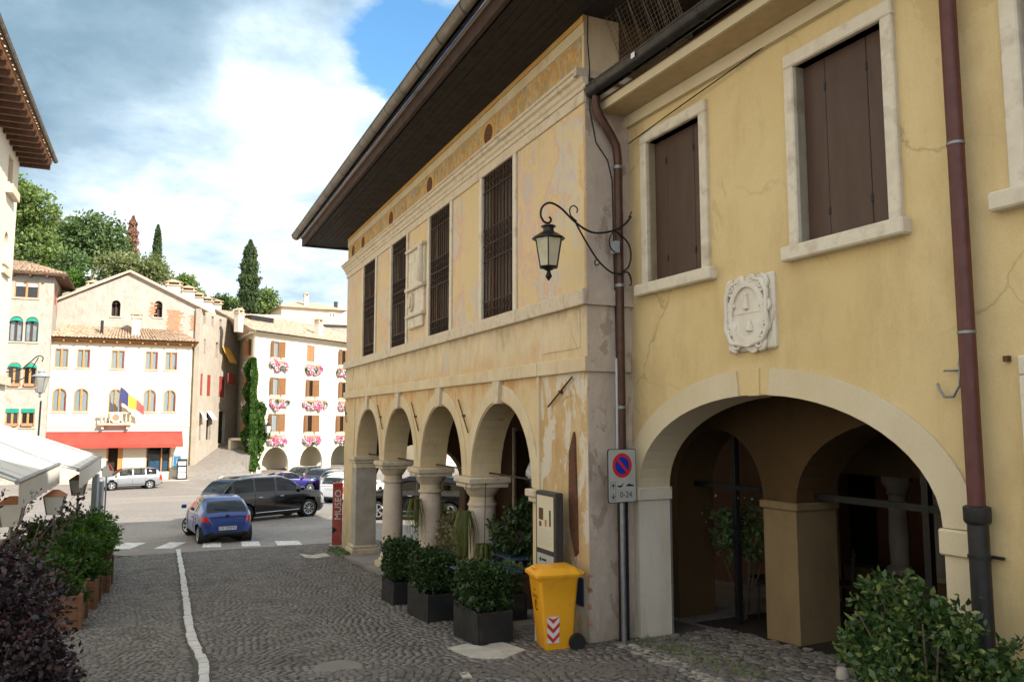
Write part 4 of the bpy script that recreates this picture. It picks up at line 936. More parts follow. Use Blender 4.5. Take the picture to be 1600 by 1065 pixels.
def chimney(P, T, a, b, z0, z1, w=.55, mat='white_wall', hat=True):
    c = sub('chimney', P, T(a, b, z0)); obj('stack', MB(T).box(a-w/2, a+w/2, b-w/2, b+w/2, z0, z1), MAT[mat], c)
    if hat:
        m_ = MB(T); m_.box(a-w*.65, a+w*.65, b-w*.65, b+w*.65, z1, z1+.08)
        for sx_ in (-1, 1): m_.box(a+sx_*w*.45-.06, a+sx_*w*.45+.06, b-w*.5, b+w*.5, z1+.08, z1+.3)
        obj('stack_cap', m_, MAT['roof_tile_pale'], c)
        m_ = MB(T); m_.prism([(a-w*.75, z1+.3), (a+w*.75, z1+.3), (a, z1+.55)], b-w*.6, b+w*.6); obj('cap_roof', m_, MAT['roof_tile'], c)
    return c
# --- town hall style house with the red awning
C = thing('awning_house', 'cream three storey house with a long red awning, balcony and flag', 'building', FC(5, -2, .2))
topw = [(.42, 1.33), (1.92, 2.82), (4.3, 5.24), (6.74, 7.66), (8.2, 9.1)]; arw = [(.4, 1.36), (1.85, 2.85), (4.25, 5.2), (6.72, 7.65), (8.2, 9.12)]
ops = [(a, b, 9.05, 10.5) for a, b in topw] + [(a, b, 5.67 if i != 2 else 4.8, 6.98, 7.44) for i, (a, b) in enumerate(arw)] + [(4.3, 5.45, .3, 2.9), (7.1, 8.9, .9, 2.8), (1.2, 2.6, .3, 2.8)]
obj('front_wall', MB(FC).wall(0, 10.2, -.3, 11.2, 0, -.35, ops), MAT['cream_wall'], C)
obj('side_wall', MB(FC).box(9.86, 10.2, -.353, -5, -.3, 11.2), MAT['cream_wall'], C); obj('side_wall', MB(FC).box(0, .3, -.353, -5, -.3, 11.2), MAT['cream_wall'], C); obj('back_wall', MB(FC).box(.3, 9.86, -4.8, -5, -.3, 11.2), MAT['cream_wall'], C)
for i, (a, b) in enumerate(topw): bgwin(C, FC, a, b, 9.05, 10.5, leaf=None); obj('shutter', MB(FC).box((a if i < 1 else b) - .09, (a if i < 1 else b) + .0, -.2, -.005, 9.05, 10.5), MAT['shutter_red'], C)
for i, (a, b) in enumerate(arw):
    bgwin(C, FC, a, b, 5.67 if i != 2 else 4.8, 6.98, 7.44)
    obj('shutter', MB(FC).box((a if i == 1 else b) - .08, (a if i == 1 else b) - .0, -.2, -.005, 5.67, 6.98), MAT['shutter_red'], C)
obj('string_course', MB(FC).box(-.03, 10.23, 0, .06, 4.45, 4.62), MAT['cream_wall'], C)
d = sub('door', C, FC(4.9, 0, .3)); obj('room', MB(FC).box(4.3, 5.45, -.5, -.45, .3, 2.9), MAT['room_dark'], d); obj('door_frame', MB(FC).box(4.3, 4.42, -.2, -.05, .3, 2.9).box(5.1, 5.45, -.2, -.05, .3, 2.9), MAT['wood_orange'], d)
w = sub('shop_window', C, FC(8, 0, .9)); obj('room', MB(FC).box(7.1, 8.9, -.9, -.85, .9, 2.8), MAT['room_dark'], w); obj('pane', MB(FC).box(7.1, 8.9, -.14, -.13, .9, 2.8), MAT['glass_clear'], w); obj('poster', MB(FC).box(7.3, 8.7, -.3, -.28, 1.0, 1.75), MAT['emblem_blue'], w)
for a in (7.1, 8.2, 8.82): obj('frame', MB(FC).box(a, a + .08, -.2, -.05, .9, 2.8), MAT['wood_orange'], w)
obj('door_panel', MB(FC).box(1.2, 2.6, -.3, -.2, .3, 2.8), MAT['cream_plaster'], C)
# balcony
bl = sub('balcony', C, FC(4.8, .3, 4.6)); obj('balcony_slab', MB(FC).box(3.72, 5.95, 0, .75, 4.62, 4.76), MAT['stone_white'], bl); obj('balcony_rail', MB(FC).box(3.75, 5.92, .58, .74, 5.5, 5.62), MAT['stone_white'], bl)
for a in (3.85, 5.6): obj('bracket', MB(FC).prism([(a, 4.3), (a + .18, 4.3), (a + .18, 4.62), (a, 4.62)], 0, .5), MAT['stone_white'], bl)
for i in range(8): a = 3.82 + i * .285; obj('baluster', MB(FC).lathe([(.05, 0), (.05, .1), (.09, .3), (.045, .6), (.05, .74)], (a + .03, .66, 4.76), 8), MAT['stone_white'], bl, 1)
m_ = MB(FC); m_.lathe([(0, 0), (.42, 0), (.42, .05), (.34, .06)], (4.85, .76, 5.22), 20, 'y'); obj('round_plaque', m_, MAT['white_print'], bl); m_ = MB(FC); m_.lathe([(.0, .0), (.25, 0), (.25, .03), (0, .03)], (4.85, .83, 5.22), 18, 'y'); obj('plaque_field', m_, MAT['terracotta'], bl)
# awning
aw = sub('shop_awning', C, FC(5, .6, 3.5)); m_ = MB(FC)
m_.add([(.15, .06, 4.08), (9.7, .06, 4.08), (9.75, 1.15, 3.12), (.3, 1.15, 3.12), (.15, .06, 4.05), (9.7, .06, 4.05), (9.75, 1.15, 3.09), (.3, 1.15, 3.09)], [(0,1,2,3), (4,5,6,7), (0,3,7,4), (1,2,6,5)]); obj('canopy', m_, MAT['awning_red'], aw); obj('valance', MB(FC).box(.3, 9.75, 1.14, 1.165, 2.88, 3.12), MAT['awning_red'], aw); obj('awning_box', MB(FC).box(.1, 9.75, .0, .16, 4.09, 4.22), MAT['zinc'], aw)
# roof
obj('eave_board', MB(FC).box(-.35, 10.6, -.2, .5, 11.2, 11.3), MAT['wood_orange'], C); obj('eave_beam', MB(FC).box(-.2, 10.4, 0, .12, 11.0, 11.2), MAT['wood_orange'], C)
for i in range(12): a = .0 + i * .92; obj('rafter', MB(FC).box(a, a + .12, .12, .52, 11.06, 11.2), MAT['wood_orange'], C)
rf = obj('roof', MB(FC).quad((-.4, .55, 11.31), (10.65, .55, 11.31), (9.0, -3.2, 12.75), (1.2, -3.2, 12.75)).quad((-.4, .55, 11.31), (1.2, -3.2, 12.75), (-.4, -5.4, 11.31)).quad((10.65, .55, 11.31), (9.0, -3.2, 12.75), (10.65, -5.4, 11.31)).quad((-.4, -5.4, 11.31), (10.65, -5.4, 11.31), (9., -3.2, 12.75), (1.2, -3.2, 12.75)), MAT['roof_tile'], C)
tiles(FC, (-.4, .6, 11.33), (10.65, .6, 11.33), (1.2, -3.2, 12.77), (9.0, -3.2, 12.77), 'roof_tile', rf)
gutter(FC, -.4, 10.65, .68, 11.36, .08, 'gutter_dark', rf, step=30)
chimney(C, FC, 5.95, -.9, 11.5, 13.2, .6); chimney(C, FC, 3.5, -.7, 11.5, 12.9, .22, 'gutter_dark', False)
# flag
FT = lambda a, b, z: FC(a, b, z)
fl_ = tag(obj('flag_pole', MB(FC).tube([(4.95, .6, 4.9), (5.12, 1.3, 8.1)], .03, 8), MAT['zinc']), 'blue, yellow and red flag flying from the balcony of the awning house', 'flag')
for k, mt in enumerate(('flag_blue', 'flag_yellow', 'flag_red')):
    surf(mt, [(.05, .05, .15), (.72, .52, .05), (.55, .09, .08)][k], None, 4, .8, 0)
    m_ = MB(FC); n1, n2 = 8, 8; vs = []
    for i in range(n1+1):
        for j in range(n2+1):
            u = (k + i/n1) / 3; v = j / n2
            vs.append((5.1 + u*1.7, 1.28 + .10*math.sin(u*9 + v*2) - .2*u, 7.55 - v*1.2*(1-.45*u) - u*1.45 - .5*v*0 + .05*math.sin(u*11)))
    m_.add(vs, [(i*(n2+1)+j, (i+1)*(n2+1)+j, (i+1)*(n2+1)+j+1, i*(n2+1)+j+1) for i in range(n1) for j in range(n2)]); obj('flag_field', m_, MAT[mt], fl_, 1)
# --- gabled stone house behind
E = thing('gabled_stone_house', 'tall rubble stone house with a wide gable and two small arched windows', 'building', FEF(-5, -5, .3))
gw = [(-7.0, -6.35, 13.5, 14.5, 14.85), (-3.82, -3.18, 13.6, 14.65, 15.0)]
obj('gable_wall', MB(FEF).wall(-10.9, 0, 0, 14.5, 0, -.5, [g[:4] for g in gw]), MAT['rubble_pale'], E)
m_ = MB(FEF); ax = -5.75
br = sorted({-10.9, ax, 0, -7.0, -6.35, -3.82, -3.18} | {(-6.675) + .325*math.cos(t) for t in cover(0, math.pi, 8)} | {-3.5 + .32*math.cos(t) for t in cover(0, math.pi, 8)})
def zt_(a): return 14.5 + (17.15-14.5) * (1 - abs(a-ax)/(5.15 if a < ax else 5.75))
def zb_(a, m):
    for g in gw:
        if g[0] < m < g[1]: c = (g[0]+g[1])/2; h = (g[1]-g[0])/2; return g[3] + (g[4]-g[3]) * max(0, 1-((a-c)/h)**2)**.5
    return 14.5
for p, q in zip(br[:-1], br[1:]):
    m = (p+q)/2; m_.quad((p, 0, zb_(p, m)), (q, 0, zb_(q, m)), (q, 0, zt_(q)), (p, 0, zt_(p)))
obj('gable_wall', m_, MAT['rubble_pale'], E)
for g in gw: bgwin(E, FEF, *g, frame='wood_dark', inner='room_dark', rev=.3, glass=False)
sops = [(-.5, .65, 7.1, 8.95), (1.7, 2.6, 7.1, 8.95), (4.7, 6.3, 7.1, 9.0), (-.4, .62, 3.3, 5.8), (1.8, 3.0, 3.3, 5.8), (4.9, 6.6, 2.9, 5.8), (.6, 1.0, 10.7, 12.0), (3.5, 4.2, 10.6, 12.0), (.2, .8, 13.3, 14.2), (2.2, 2.8, 13.3, 14.2), (4.2, 4.8, 13.3, 14.2), (6.5, 7.1, 13.3, 14.2)]
sops = [(max(.1, a), b, c, d) for a, b, c, d in sops]
obj('alley_wall', MB(FES).wall(-.45, 24, 0, 14.5, 0, -.4, sops), MAT['rubble'], E)
for k, o in enumerate(sops):
    w = sub('window', E, FES(o[0], 0, o[2])); obj('room', MB(FES).box(o[0], o[1], -.3, -.25, o[2], o[3]), MAT['room_dark'], w)
    if k < 3: obj('shutter', MB(FES).box(o[0], o[1], -.12, -.05, o[2], o[3]), MAT['shutter_red'], w)
    elif k < 5: obj('awning', MB(FES).add([(o[0], .0, o[3]), (o[1], 0, o[3]), (o[1], .55, o[3]-.75), (o[0], .55, o[3]-.75)], [(0,1,2,3)]), MAT['awning_white'], w); obj('frame', MB(FES).box(o[0]-.12, o[0], -.1, .03, o[2], o[3]).box(o[1], o[1]+.12, -.1, .03, o[2], o[3]), MAT['grey_stone'], w)
eb = sub('house_awning', E, FES(6, .5, 10.5)); obj('canopy', MB(FES).add([(5.0, .0, 11.8), (7.2, 0, 11.8), (7.2, .8, 10.3), (5.0, .8, 10.3)], [(0, 1, 2, 3)]), MAT['awning_yellow'], eb); obj('railing', MB(FES).box(5.0, 7.2, .65, .7, 8.3, 9.3), MAT['shutter_red'], eb)
m_ = MB(FEF)
for s0, s1 in (((-11.4, 14.22), (ax, 17.2)), ((.5, 14.25), (ax, 17.2))):
    for dz in (0.03, .22): m_.quad((s0[0], .35, s0[1]+dz), (s1[0], .35, s1[1]+dz), (s1[0] - 9, -24, s1[1]+dz), (s0[0] - 9, -24, s0[1]+dz))
    m_.quad((s0[0], .35, s0[1]+.03), (s1[0], .35, s1[1]+.03), (s1[0], .35, s1[1]+.22), (s0[0], .35, s0[1]+.22)); m_.quad((s0[0], .35, s0[1]+.03), (s0[0], .35, s0[1]+.22), (s0[0]-9, -24, s0[1]+.22), (s0[0]-9, -24, s0[1]+.03))
er = obj('roof', m_, MAT['roof_tile_pale'], E)
for a0, a1, z0, z1 in ((-2.75, -1.75, 11.0, 14.3), (-1.0, -.25, 12.6, 13.9), (-4.1, -3.85, 13.6, 14.8)):
    m_ = MB(FEF); z = z0
    while z < z1:
        a = a0 + rnd.uniform(-.15, .15)
        while a < a1 + rnd.uniform(-.2, .15):
            m_.box(a, a + .24, 0, .012 + rnd.uniform(0, .012), z, z + .065); a += .26
        z += .085
    obj('exposed_brick', m_, MAT['brick_red'], E, kind='stuff')
for k, (px, py, D, zt, wd) in enumerate([(272, 437, 71, 3.0, 1.1), (294, 446, 73, 3.0, 1.1), (310, 456, 76, 3.0, .9), (323, 463, 80, 3.0, 1.1), (337, 467, 82, 3.0, 1.1), (147, 437, 69, 2.4, .9)]):
    p = at(px, py, D); TT = lambda a, b, z, p=p: FEF.u*a*1 + FEF.n*b + np.array([p[0], p[1], z]); chimney(E, TT, 0, 0, p[2] - zt, p[2] - .62, wd)
# --- stone house with green blinds, left
Fh = thing('stone_house', 'narrow stone house with green window blinds between the white wall and the awning house', 'building', FF(-2, -2, .2))
fw = [(-2.72, -1.86, 10.85, 12.3, 12.75), (-1.7, -.86, 10.85, 12.3, 12.75), (-2.66, -1.8, 7.45, 8.85, 9.3), (-1.64, -.8, 7.45, 8.85, 9.3)]
fo = [(-2.6, -1.78, 4.48, 5.85), (-1.62, -.76, 4.48, 5.85), (-2.54, -.98, 14.16, 15.38)]
obj('front_wall', MB(FF).wall(-6.5, 0, -.2, 15.9, 0, -.4, fw + fo), MAT['rubble_pale'], Fh)
obj('side_wall', MB(FF).box(-.4, -.001, -.403, -7, -.2, 15.9), MAT['rubble'], Fh)
for g in fw:
    w = bgwin(Fh, FF, *g, inner='curtain' if g[2] > 10 else 'room_dark', frame='wood_orange' if g[2] < 10 else 'wood_dark'); c = (g[0]+g[1])/2; h = (g[1]-g[0])/2
    m_ = MB(FF); ar = [(c + h*math.cos(t), g[3] + (g[4]-g[3])*math.sin(t)) for t in cover(0, math.pi, 8)]
    m_.add([(a, -.1, z) for a, z in ar] + [(a, .18, min(z, g[3] - .05) - .0 + (z-g[3])*.35) for a, z in ar], [(i, i+1, 9+i+1, 9+i) for i in range(8)]); obj('blind', m_, MAT['awning_green'], w)
for g in fo[:2]: w = bgwin(Fh, FF, *g, inner='room_dark'); obj('blind', MB(FF).box(g[0], g[1], -.1, .05, g[3]-.3, g[3]), MAT['awning_green'], w)
bgwin(Fh, FF, *fo[2], inner='room_dark'); obj('roller', MB(FF).box(-2.54, -.98, -.15, -.1, 15.05, 15.38), MAT['curtain'], Fh)
for sp_ in [(.9, 2.2, 14.0, 15.4), (3.0, 3.9, 13.2, 15.2)]: obj('window', MB(FF).box(-.05, .01, -sp_[0], -sp_[1], sp_[2], sp_[3]), MAT['shutter_red'], Fh)
obj('eave', MB(FF).box(-6.6, .95, -7.5, .7, 15.9, 16.0), MAT['wood_rafter'], Fh)
for i in range(7): a = -6 + i * 1.1; obj('rafter', MB(FF).box(a, a + .14, 0, .66, 15.74, 15.9), MAT['wood_rafter'], Fh)
rf = obj('roof', MB(FF).quad((-6.8, .75, 16.02), (1.0, .75, 16.02), (-2.2, -3.2, 17.4), (-6.8, -3.2, 17.4)).quad((1.0, .75, 16.02), (1.0, -7.6, 16.02), (-2.2, -3.2, 17.4)), MAT['roof_tile'], Fh); tiles(FF, (-6.8, .8, 16.04), (1.0, .8, 16.04), (-6.8, -3.2, 17.42), (-2.2, -3.2, 17.42), 'roof_tile', rf)
for a, b in ((-2.2, 4.55), (-1.2, 4.55), (-2.2, 7.5), (-1.2, 7.5)): obj('flower_box', MB(FF).box(a - .35, a + .35, .02, .24, b, b + .22), MAT['terracotta'], Fh)
# --- hotel with flower boxes
D = thing('hotel', 'white hotel with flower boxes under every window and an arcade, ivy on its corner', 'building', FD(6, -3, .3))
hw = [(1.95, 3.05, 10.75, 12.25), (6.75, 7.85, 10.7, 12.25), (11.5, 12.7, 10.65, 12.2), (1.95, 3.15, 7.3, 8.9), (6.75, 7.85, 7.25, 8.9), (11.6, 12.8, 7.25, 8.9), (1.9, 3.15, 3.95, 5.58), (6.6, 7.85, 3.85, 5.5), (11.3, 12.6, 3.8, 5.45)]
ha = [(1.2, 4.6, -.2, .9, 2.55), (6.15, 9.35, -.2, .9, 2.5), (10.6, 13.8, -.2, .9, 2.45)]
obj('front_wall', MB(FD).wall(0, 17, -.3, 12.75, 0, -.22, hw + ha), MAT['white_wall'], D)
for i, g in enumerate(hw): bgwin(D, FD, *g, frame='wood_shutter', inner='room_dark' if i % 3 else 'curtain', leaf={-1: 1.25, 1: 1.15} if i != 1 else {-1: None, 1: None}, mull=False); 
obj('closed_shutter', MB(FD).box(6.75, 7.28, -.1, -.05, 10.7, 12.25), MAT['wood_shutter'], D); obj('closed_shutter', MB(FD).box(7.3, 7.85, -.1, -.05, 10.7, 12.25), MAT['wood_shutter'], D)
obj('arcade_back', MB(FD).wall(0, 17, -.3, 3.4, -2.6, -2.9, [(1.3, 2.2, .8, 2.2), (2.5, 3.5, -.3, 2.3), (7.3, 8.3, -.3, 2.3)]), MAT['cream_wall'], D); obj('arcade_ceiling', MB(FD).box(0, 17, -.46, -2.9, 3.2, 3.4), MAT['cream_wall'], D)
for a0, a1, z0, z1 in ((1.3, 2.2, .8, 2.2), (2.5, 3.5, -.3, 2.3), (7.3, 8.3, -.3, 2.3)): obj('arcade_door', MB(FD).box(a0, a1, -2.8, -2.75, z0, z1), MAT['wood_dark'], D)
obj('string_course', MB(FD).box(0, 17, 0, .03, 5.95, 6.05), MAT['white_wall'], D)
obj('side_wall', MB(FDS).wall(0.05, 14, -.3, 12.75, 0, -.18, [(2.2, 3.6, 10.9, 12.4), (2.2, 3.4, 7.4, 9.0), (2.2, 3.4, 4.0, 5.7)]), MAT['cream_wall'], D)
for g in [(2.2, 3.6, 10.9, 12.4), (2.2, 3.4, 7.4, 9.0), (2.2, 3.4, 4.0, 5.7)]: bgwin(D, FDS, *g, frame='wood_shutter', inner='room_dark', leaf={-1: .5, 1: .4, 'mat': 'wood_shutter'}, mull=False)
obj('eave', MB(FD).box(-.4, 17.3, -.4, .45, 12.75, 12.85), MAT['cream_wall'], D)
obj('eave', MB(FDS).box(.1, 14, -.2, .45, 12.752, 12.852), MAT['cream_wall'], D)
P0 = FD(-.6, .55, 12.87); P1 = FD(17.4, .55, 12.87); P2 = FD(17.4, -7.5, 15.6); P3 = FD(2.0, -7.5, 15.6); PS = FDS(14, .5, 12.87)
rf = obj('roof', MB().quad(P0, P1, P2, P3).quad(P0, P3, PS), MAT['roof_tile_pale'], D)
tiles(ID, tuple(P0 + [0, 0, .02]), tuple(P1 + [0, 0, .02]), tuple(P3 + [0, 0, .02]), tuple(P2 + [0, 0, .02]), 'roof_tile_pale', rf, .28, .5); tiles(ID, tuple(P0 + [0, 0, .02]), tuple(PS + [0, 0, .02]), tuple(P3 + [0, 0, .02]), tuple(P3 + [-1, 3, .02]), 'roof_tile_pale', rf, .28, .5)
gutter(FD, -.5, 17.3, .62, 12.9, .07, 'gutter_dark', rf, step=30)
chimney(D, FD, -.5, -1.6, 12.9, 14.55, .55); chimney(D, FD, 10.2, -1.6, 13.2, 14.9, .6)
obj('skylight', MB(FD).box(3.5, 6.5, -5.0, -4.2, 14.6, 15.1), MAT['gutter_dark'], D)
for k, ch in enumerate('HOTEL'): t = math.radians(158 - k*15); text_mesh('letter', ch, lambda a, b, z: FD(a, b, z), .42, MAT['gold'] if 'gold' in MAT else surf('gold', (.48, .32, .1), (.56, .38, .14), 5, .5, 0), D, .04, rot=t - math.pi/2, a0=2.9 + 2.0*math.cos(t), z0=.9 + 1.95*math.sin(t))
for k, ch in enumerate('DUSE'): t = math.radians(70 - k*15); text_mesh('letter', ch, lambda a, b, z: FD(a, b, z), .42, MAT['gold'], D, .04, rot=t - math.pi/2, a0=2.9 + 2.0*math.cos(t), z0=.9 + 1.95*math.sin(t))
# --- houses farther up
G = thing('hilltop_house', 'pale house with a low hipped roof above the hotel roof', 'building', FG(4, -3, 12))
obj('wall', MB(FG).box(0, 7.6, -6, 0, 10, 18.8), MAT['cream_wall'], G); obj('roof', MB(FG).quad((-.5, .5, 18.8), (8.1, .5, 18.8), (5.5, -3, 20.0), (2.2, -3, 20.0)).quad((-.5, .5, 18.8), (2.2, -3, 20.), (-.5, -6.5, 18.8)).quad((8.1, .5, 18.8), (5.5, -3, 20.), (8.1, -6.5, 18.8)).quad((-.5, .5, 18.78), (8.1, .5, 18.78), (8.1, -6.5, 18.78), (-.5, -6.5, 18.78)), MAT['roof_tile'], G)
bgwin(G, FG, 5.9, 6.6, 17.6, 18.5, frame='white_print', inner='room_dark', rev=-.05); chimney(G, FG, 3.2, -1, 19.0, 20.4, .5); chimney(G, FG, 7.3, -2, 18.9, 20.2, .4, 'gutter_dark', False)
H2 = thing('long_roofed_house', 'long low house with a pale tiled roof between cypress and hotel', 'building', at(345, 656, 88) * [1, 1, 0] + [0, 0, 12])
FH = Fr(at(340, 656, 88), th(5000), -1); obj('wall', MB(FH).box(0, 16, -6, 0, 8, 16.2), MAT['rubble_pale'], H2); obj('roof', MB(FH).quad((-.5, .4, 16.1), (16.5, .4, 16.1), (16.5, -3.5, 17.5), (-.5, -3.5, 17.5)).quad((-.5, -3.5, 17.5), (16.5, -3.5, 17.5), (16.5, -7, 16.1), (-.5, -7, 16.1)), MAT['roof_tile_pale'], H2)
obj('gable', MB(FH).prism([(0, 16.2), (0, 16.21), (.0, 17.4)], -3.5, -3.4) if 0 else MB(FH).quad((0, 0, 16.1), (0, -3.5, 17.4), (0, -7, 16.1)), MAT['rubble_pale'], H2)
# --- white house on the left with deep eave
L = thing('white_house', 'tall white house at the left edge with a deep eave of exposed rafters', 'building', FL(-12, -3, 1.2))
lw = [(-2.05, -1.15, 13.0, 14.0), (-1.95, -1.15, 10.3, 10.9, 11.4), (-9, -8, 12.2, 13.8), (-16, -15, 12.2, 13.8), (-9, -8, 8, 10), (-16, -15, 8, 10), (-23, -22, 8, 10)]
obj('front_wall', MB(FL).wall(-30, 0, .5, 14.45, 0, -.45, lw), MAT['white_wall'], L); obj('end_wall', MB(FL).box(-.4, 0, -.453, -8, .5, 14.45), MAT['white_wall'], L); obj('back_wall', MB(FL).box(-30, -.4, -7.8, -8, .5, 14.45), MAT['white_wall'], L)
for g in lw: bgwin(L, FL, *g, frame='ochre_band', inner='ochre_band', rev=.3, glass=False, mull=False)
obj('sill_bracket', MB(FL).prism([(-2.3, 12.6), (-.9, 12.6), (-.9, 12.9), (-2.3, 12.9)], 0, .22), MAT['stone_white'], L); obj('impost', MB(FL).box(-2.1, -.9, 0, .1, 9.9, 10.1), MAT['stone_white'], L); obj('impost', MB(FL).box(-2.3, .1, 0, .15, 6.2, 6.5), MAT['stone_white'], L)
for i in range(42):
    a = .55 - i * .62; obj('rafter', MB(FL).box(a - .2, a - .07, -.1, .92, 14.28, 14.46), MAT['wood_rafter'], L)
obj('eave_board', MB(FL).box(-30, .5, -.4, .95, 14.49, 14.53), MAT['terracotta'], L); obj('batten', MB(FL).box(-30, .48, .80, .87, 14.462, 14.488), MAT['wood_orange'], L); obj('batten', MB(FL).box(-30, .48, .38, .46, 14.462, 14.488), MAT['wood_orange'], L)
rf = obj('roof', MB(FL).quad((-30, .98, 14.56), (.5, .98, 14.56), (.5, -4, 16.3), (-30, -4, 16.3)).quad((-30, -4, 16.3), (.5, -4, 16.3), (.5, -8.5, 14.5), (-30, -8.5, 14.5)), MAT['roof_tile'], L); tiles(FL, (-22, 1.0, 14.58), (.5, 1.0, 14.58), (-22, -4, 16.32), (.5, -4, 16.32), 'roof_tile', rf)
gutter(FL, -30, .5, 1.07, 14.64, .08, 'gutter_copper', rf, step=1.2)
# --- tall house added behind the photographer on the right to shade the near street
K = thing('added_shade_house', 'tall ochre house added next to the yellow house to shade the street, out of the picture', 'building', FB(-14, -4, 2.5))
obj('wall', MB(FB).wall(-26, BA0 - .01, 1.9, 13.6, -.02, -8.5, []), MAT['yellow_plaster'], K); obj('roof', MB(FB).quad((-26, .6, 13.6), (BA0, .6, 13.6), (BA0, -4, 15.2), (-26, -4, 15.2)).quad((-26, -4, 15.2), (BA0, -4, 15.2), (BA0, -9, 13.6), (-26, -9, 13.6)).quad((-26, .6, 13.58), (BA0, .6, 13.58), (BA0, -9, 13.58), (-26, -9, 13.58)), MAT['roof_tile'], K)
# --- cream house seen through the far end of the arcade
FM = Fr((-9.0, 77, 0), th(3200), -1); Mh = thing('cream_house', 'cream house beyond the car park, seen through the arcade', 'building', FM(8, -3, .1))
mw = [(a, a + 1.1, z, z + 1.7) for a in (1.2, 4.4, 7.6, 10.8, 14.0) for z in (1.2, 4.2, 7.2)]
obj('front_wall', MB(FM).wall(0, 18, -.3, 9.9, 0, -.35, mw), MAT['cream_wall'], Mh)
for g in mw: bgwin(Mh, FM, *g, frame='wood_shutter', inner='room_dark', leaf={-1: .15, 1: .15})
obj('roof', MB(FM).quad((-.4, .5, 9.95), (18.4, .5, 9.95), (18.4, -5, 11.9), (-.4, -5, 11.9)).quad((-.4, .5, 9.91), (18.4, .5, 9.91), (18.4, -5, 9.91), (-.4, -5, 9.91)), MAT['roof_tile'], Mh); obj('side_wall', MB(FM).box(0, .3, -.353, -6, -.3, 9.9), MAT['cream_wall'], Mh)
# --- alley ramp and hillside
m_ = MB(); al = []
for D_, z_ in ((61.5, .0), (64, .45), (67, 1.35), (70, 2.05), (74, 2.95), (79, 4.0)):
    al.append(((-27.2 - (D_-61)*.02, D_, z_ + .02), (-20.5 if D_ < 66 else -23.0 - (D_-70)*.5 if D_ > 70 else -23.0, D_, z_ + .02 - (.6 if D_ < 66 else 0) * (D_-61.5)/4)))
for p, q in zip(al[:-1], al[1:]): m_.quad(p[0], p[1], q[1], q[0]); m_.quad(p[1], q[1], (q[1][0], q[1][1], -.6), (p[1][0], p[1][1], -.6))
struct(obj('alley', m_, MAT['cobble_far']))
m_ = MB(); xs = cover(-120, 60, 24); ys = cover(80, 240, 16)
def hz(x, y):
    t = min(1, max(0, (y - 82) / 55)); t = t*t*(3-2*t); k = min(1, max(.0, (-x + 5) / 50)); return .3 + t * (9 + 12 * k) + .6*math.sin(x*.13 + y*.07)
for y in ys:
    for x in xs: m_.v.append(np.array([x, y, hz(x, y) - (0 if y > 81 else 3)]))
nx = len(xs)
for j in range(len(ys)-1):
    for i in range(nx-1): m_.f.append((j*nx+i, j*nx+i+1, (j+1)*nx+i+1, (j+1)*nx+i)); m_.m.append(0)
struct(obj('hillside', m_, MAT['hill_green'], smooth=1))
# ------------------------------------------------------------------ trees, shrubs, flowers
def leaves(P, size, rng, aspect=.5, fold=.25, up=.3, outd=None):
    """P: (N,3) positions -> (N,4,3) pointed leaf blades with random facing"""
    N = len(P); d = rng.normal(size=(N, 3)); d[:, 2] += up * rng.normal(size=N) - .15
    if outd is not None: d = d * .7 + outd * .9
    d /= np.linalg.norm(d, axis=1)[:, None] + 1e-9
    r = rng.normal(size=(N, 3)); s = np.cross(d, r); s /= np.linalg.norm(s, axis=1)[:, None] + 1e-9
    n = np.cross(d, s); L = (size * rng.uniform(.6, 1.25, N))[:, None]
    a = P - d * L * .5; b = P + s * L * aspect * .5 + n * L * fold * .3; c = P + d * L * .5; e = P - s * L * aspect * .5 + n * L * fold * .3
    return np.stack([a, b, c, e], 1)
def clumps(center, rad, nc, per, spread, rng, shell=.55, flat=1.0, lump=None):
    """points in clumps that fill an ellipsoid, denser at its skin"""
    v = rng.normal(size=(nc, 3)); v /= np.linalg.norm(v, axis=1)[:, None]
    r = shell + (1 - shell) * rng.random(nc) ** .6; r = np.where(rng.random(nc) < .2, r * rng.random(nc), r)
    c = v * r[:, None] * np.array(rad); sc_ = spread * rng.uniform(.6, 1.35, nc)
    pts = []; od = []
    for i in range(nc):
        q = rng.normal(size=(per, 3)); q /= np.linalg.norm(q, axis=1)[:, None]; rr = rng.random(per)[:, None] ** .45
        pts.append(c[i] + q * rr * sc_[i] * np.array([1, 1, flat])); od.append(q * .7 + v[i] * .5)
    return np.concatenate(pts) + np.array(center), np.concatenate(od)
def trunk_mesh(base, top, r0, r1, rng, limbs=5, spread=1.):
    m_ = MB(); base = np.array(base, float); top = np.array(top, float); H = top - base; pts = []
    for i in range(7): t = i/6; pts.append(tuple(base + H*t + rng.normal(size=3) * np.linalg.norm(H) * .012 * (0 < i < 6)))
    m_.tube(pts, [r0*(1-t) + r1*t for t in cover(0, 1, 6)], 8)
    for k in range(limbs):
        t = rng.uniform(.35, .9); p = base + H*t; q = rng.uniform(0, 2*math.pi); ln = np.linalg.norm(H) * spread * rng.uniform(.3, .55)
        e = p + np.array([math.cos(q)*ln, math.sin(q)*ln, ln*rng.uniform(.5, 1.1)]); mid = (p + e)/2 + np.array([0, 0, -.08*ln])
        rr = r0*(1-t)*.55 + r1*.5; m_.tube([tuple(p), tuple(mid), tuple(e)], [rr, rr*.7, rr*.3], 6)
    return m_
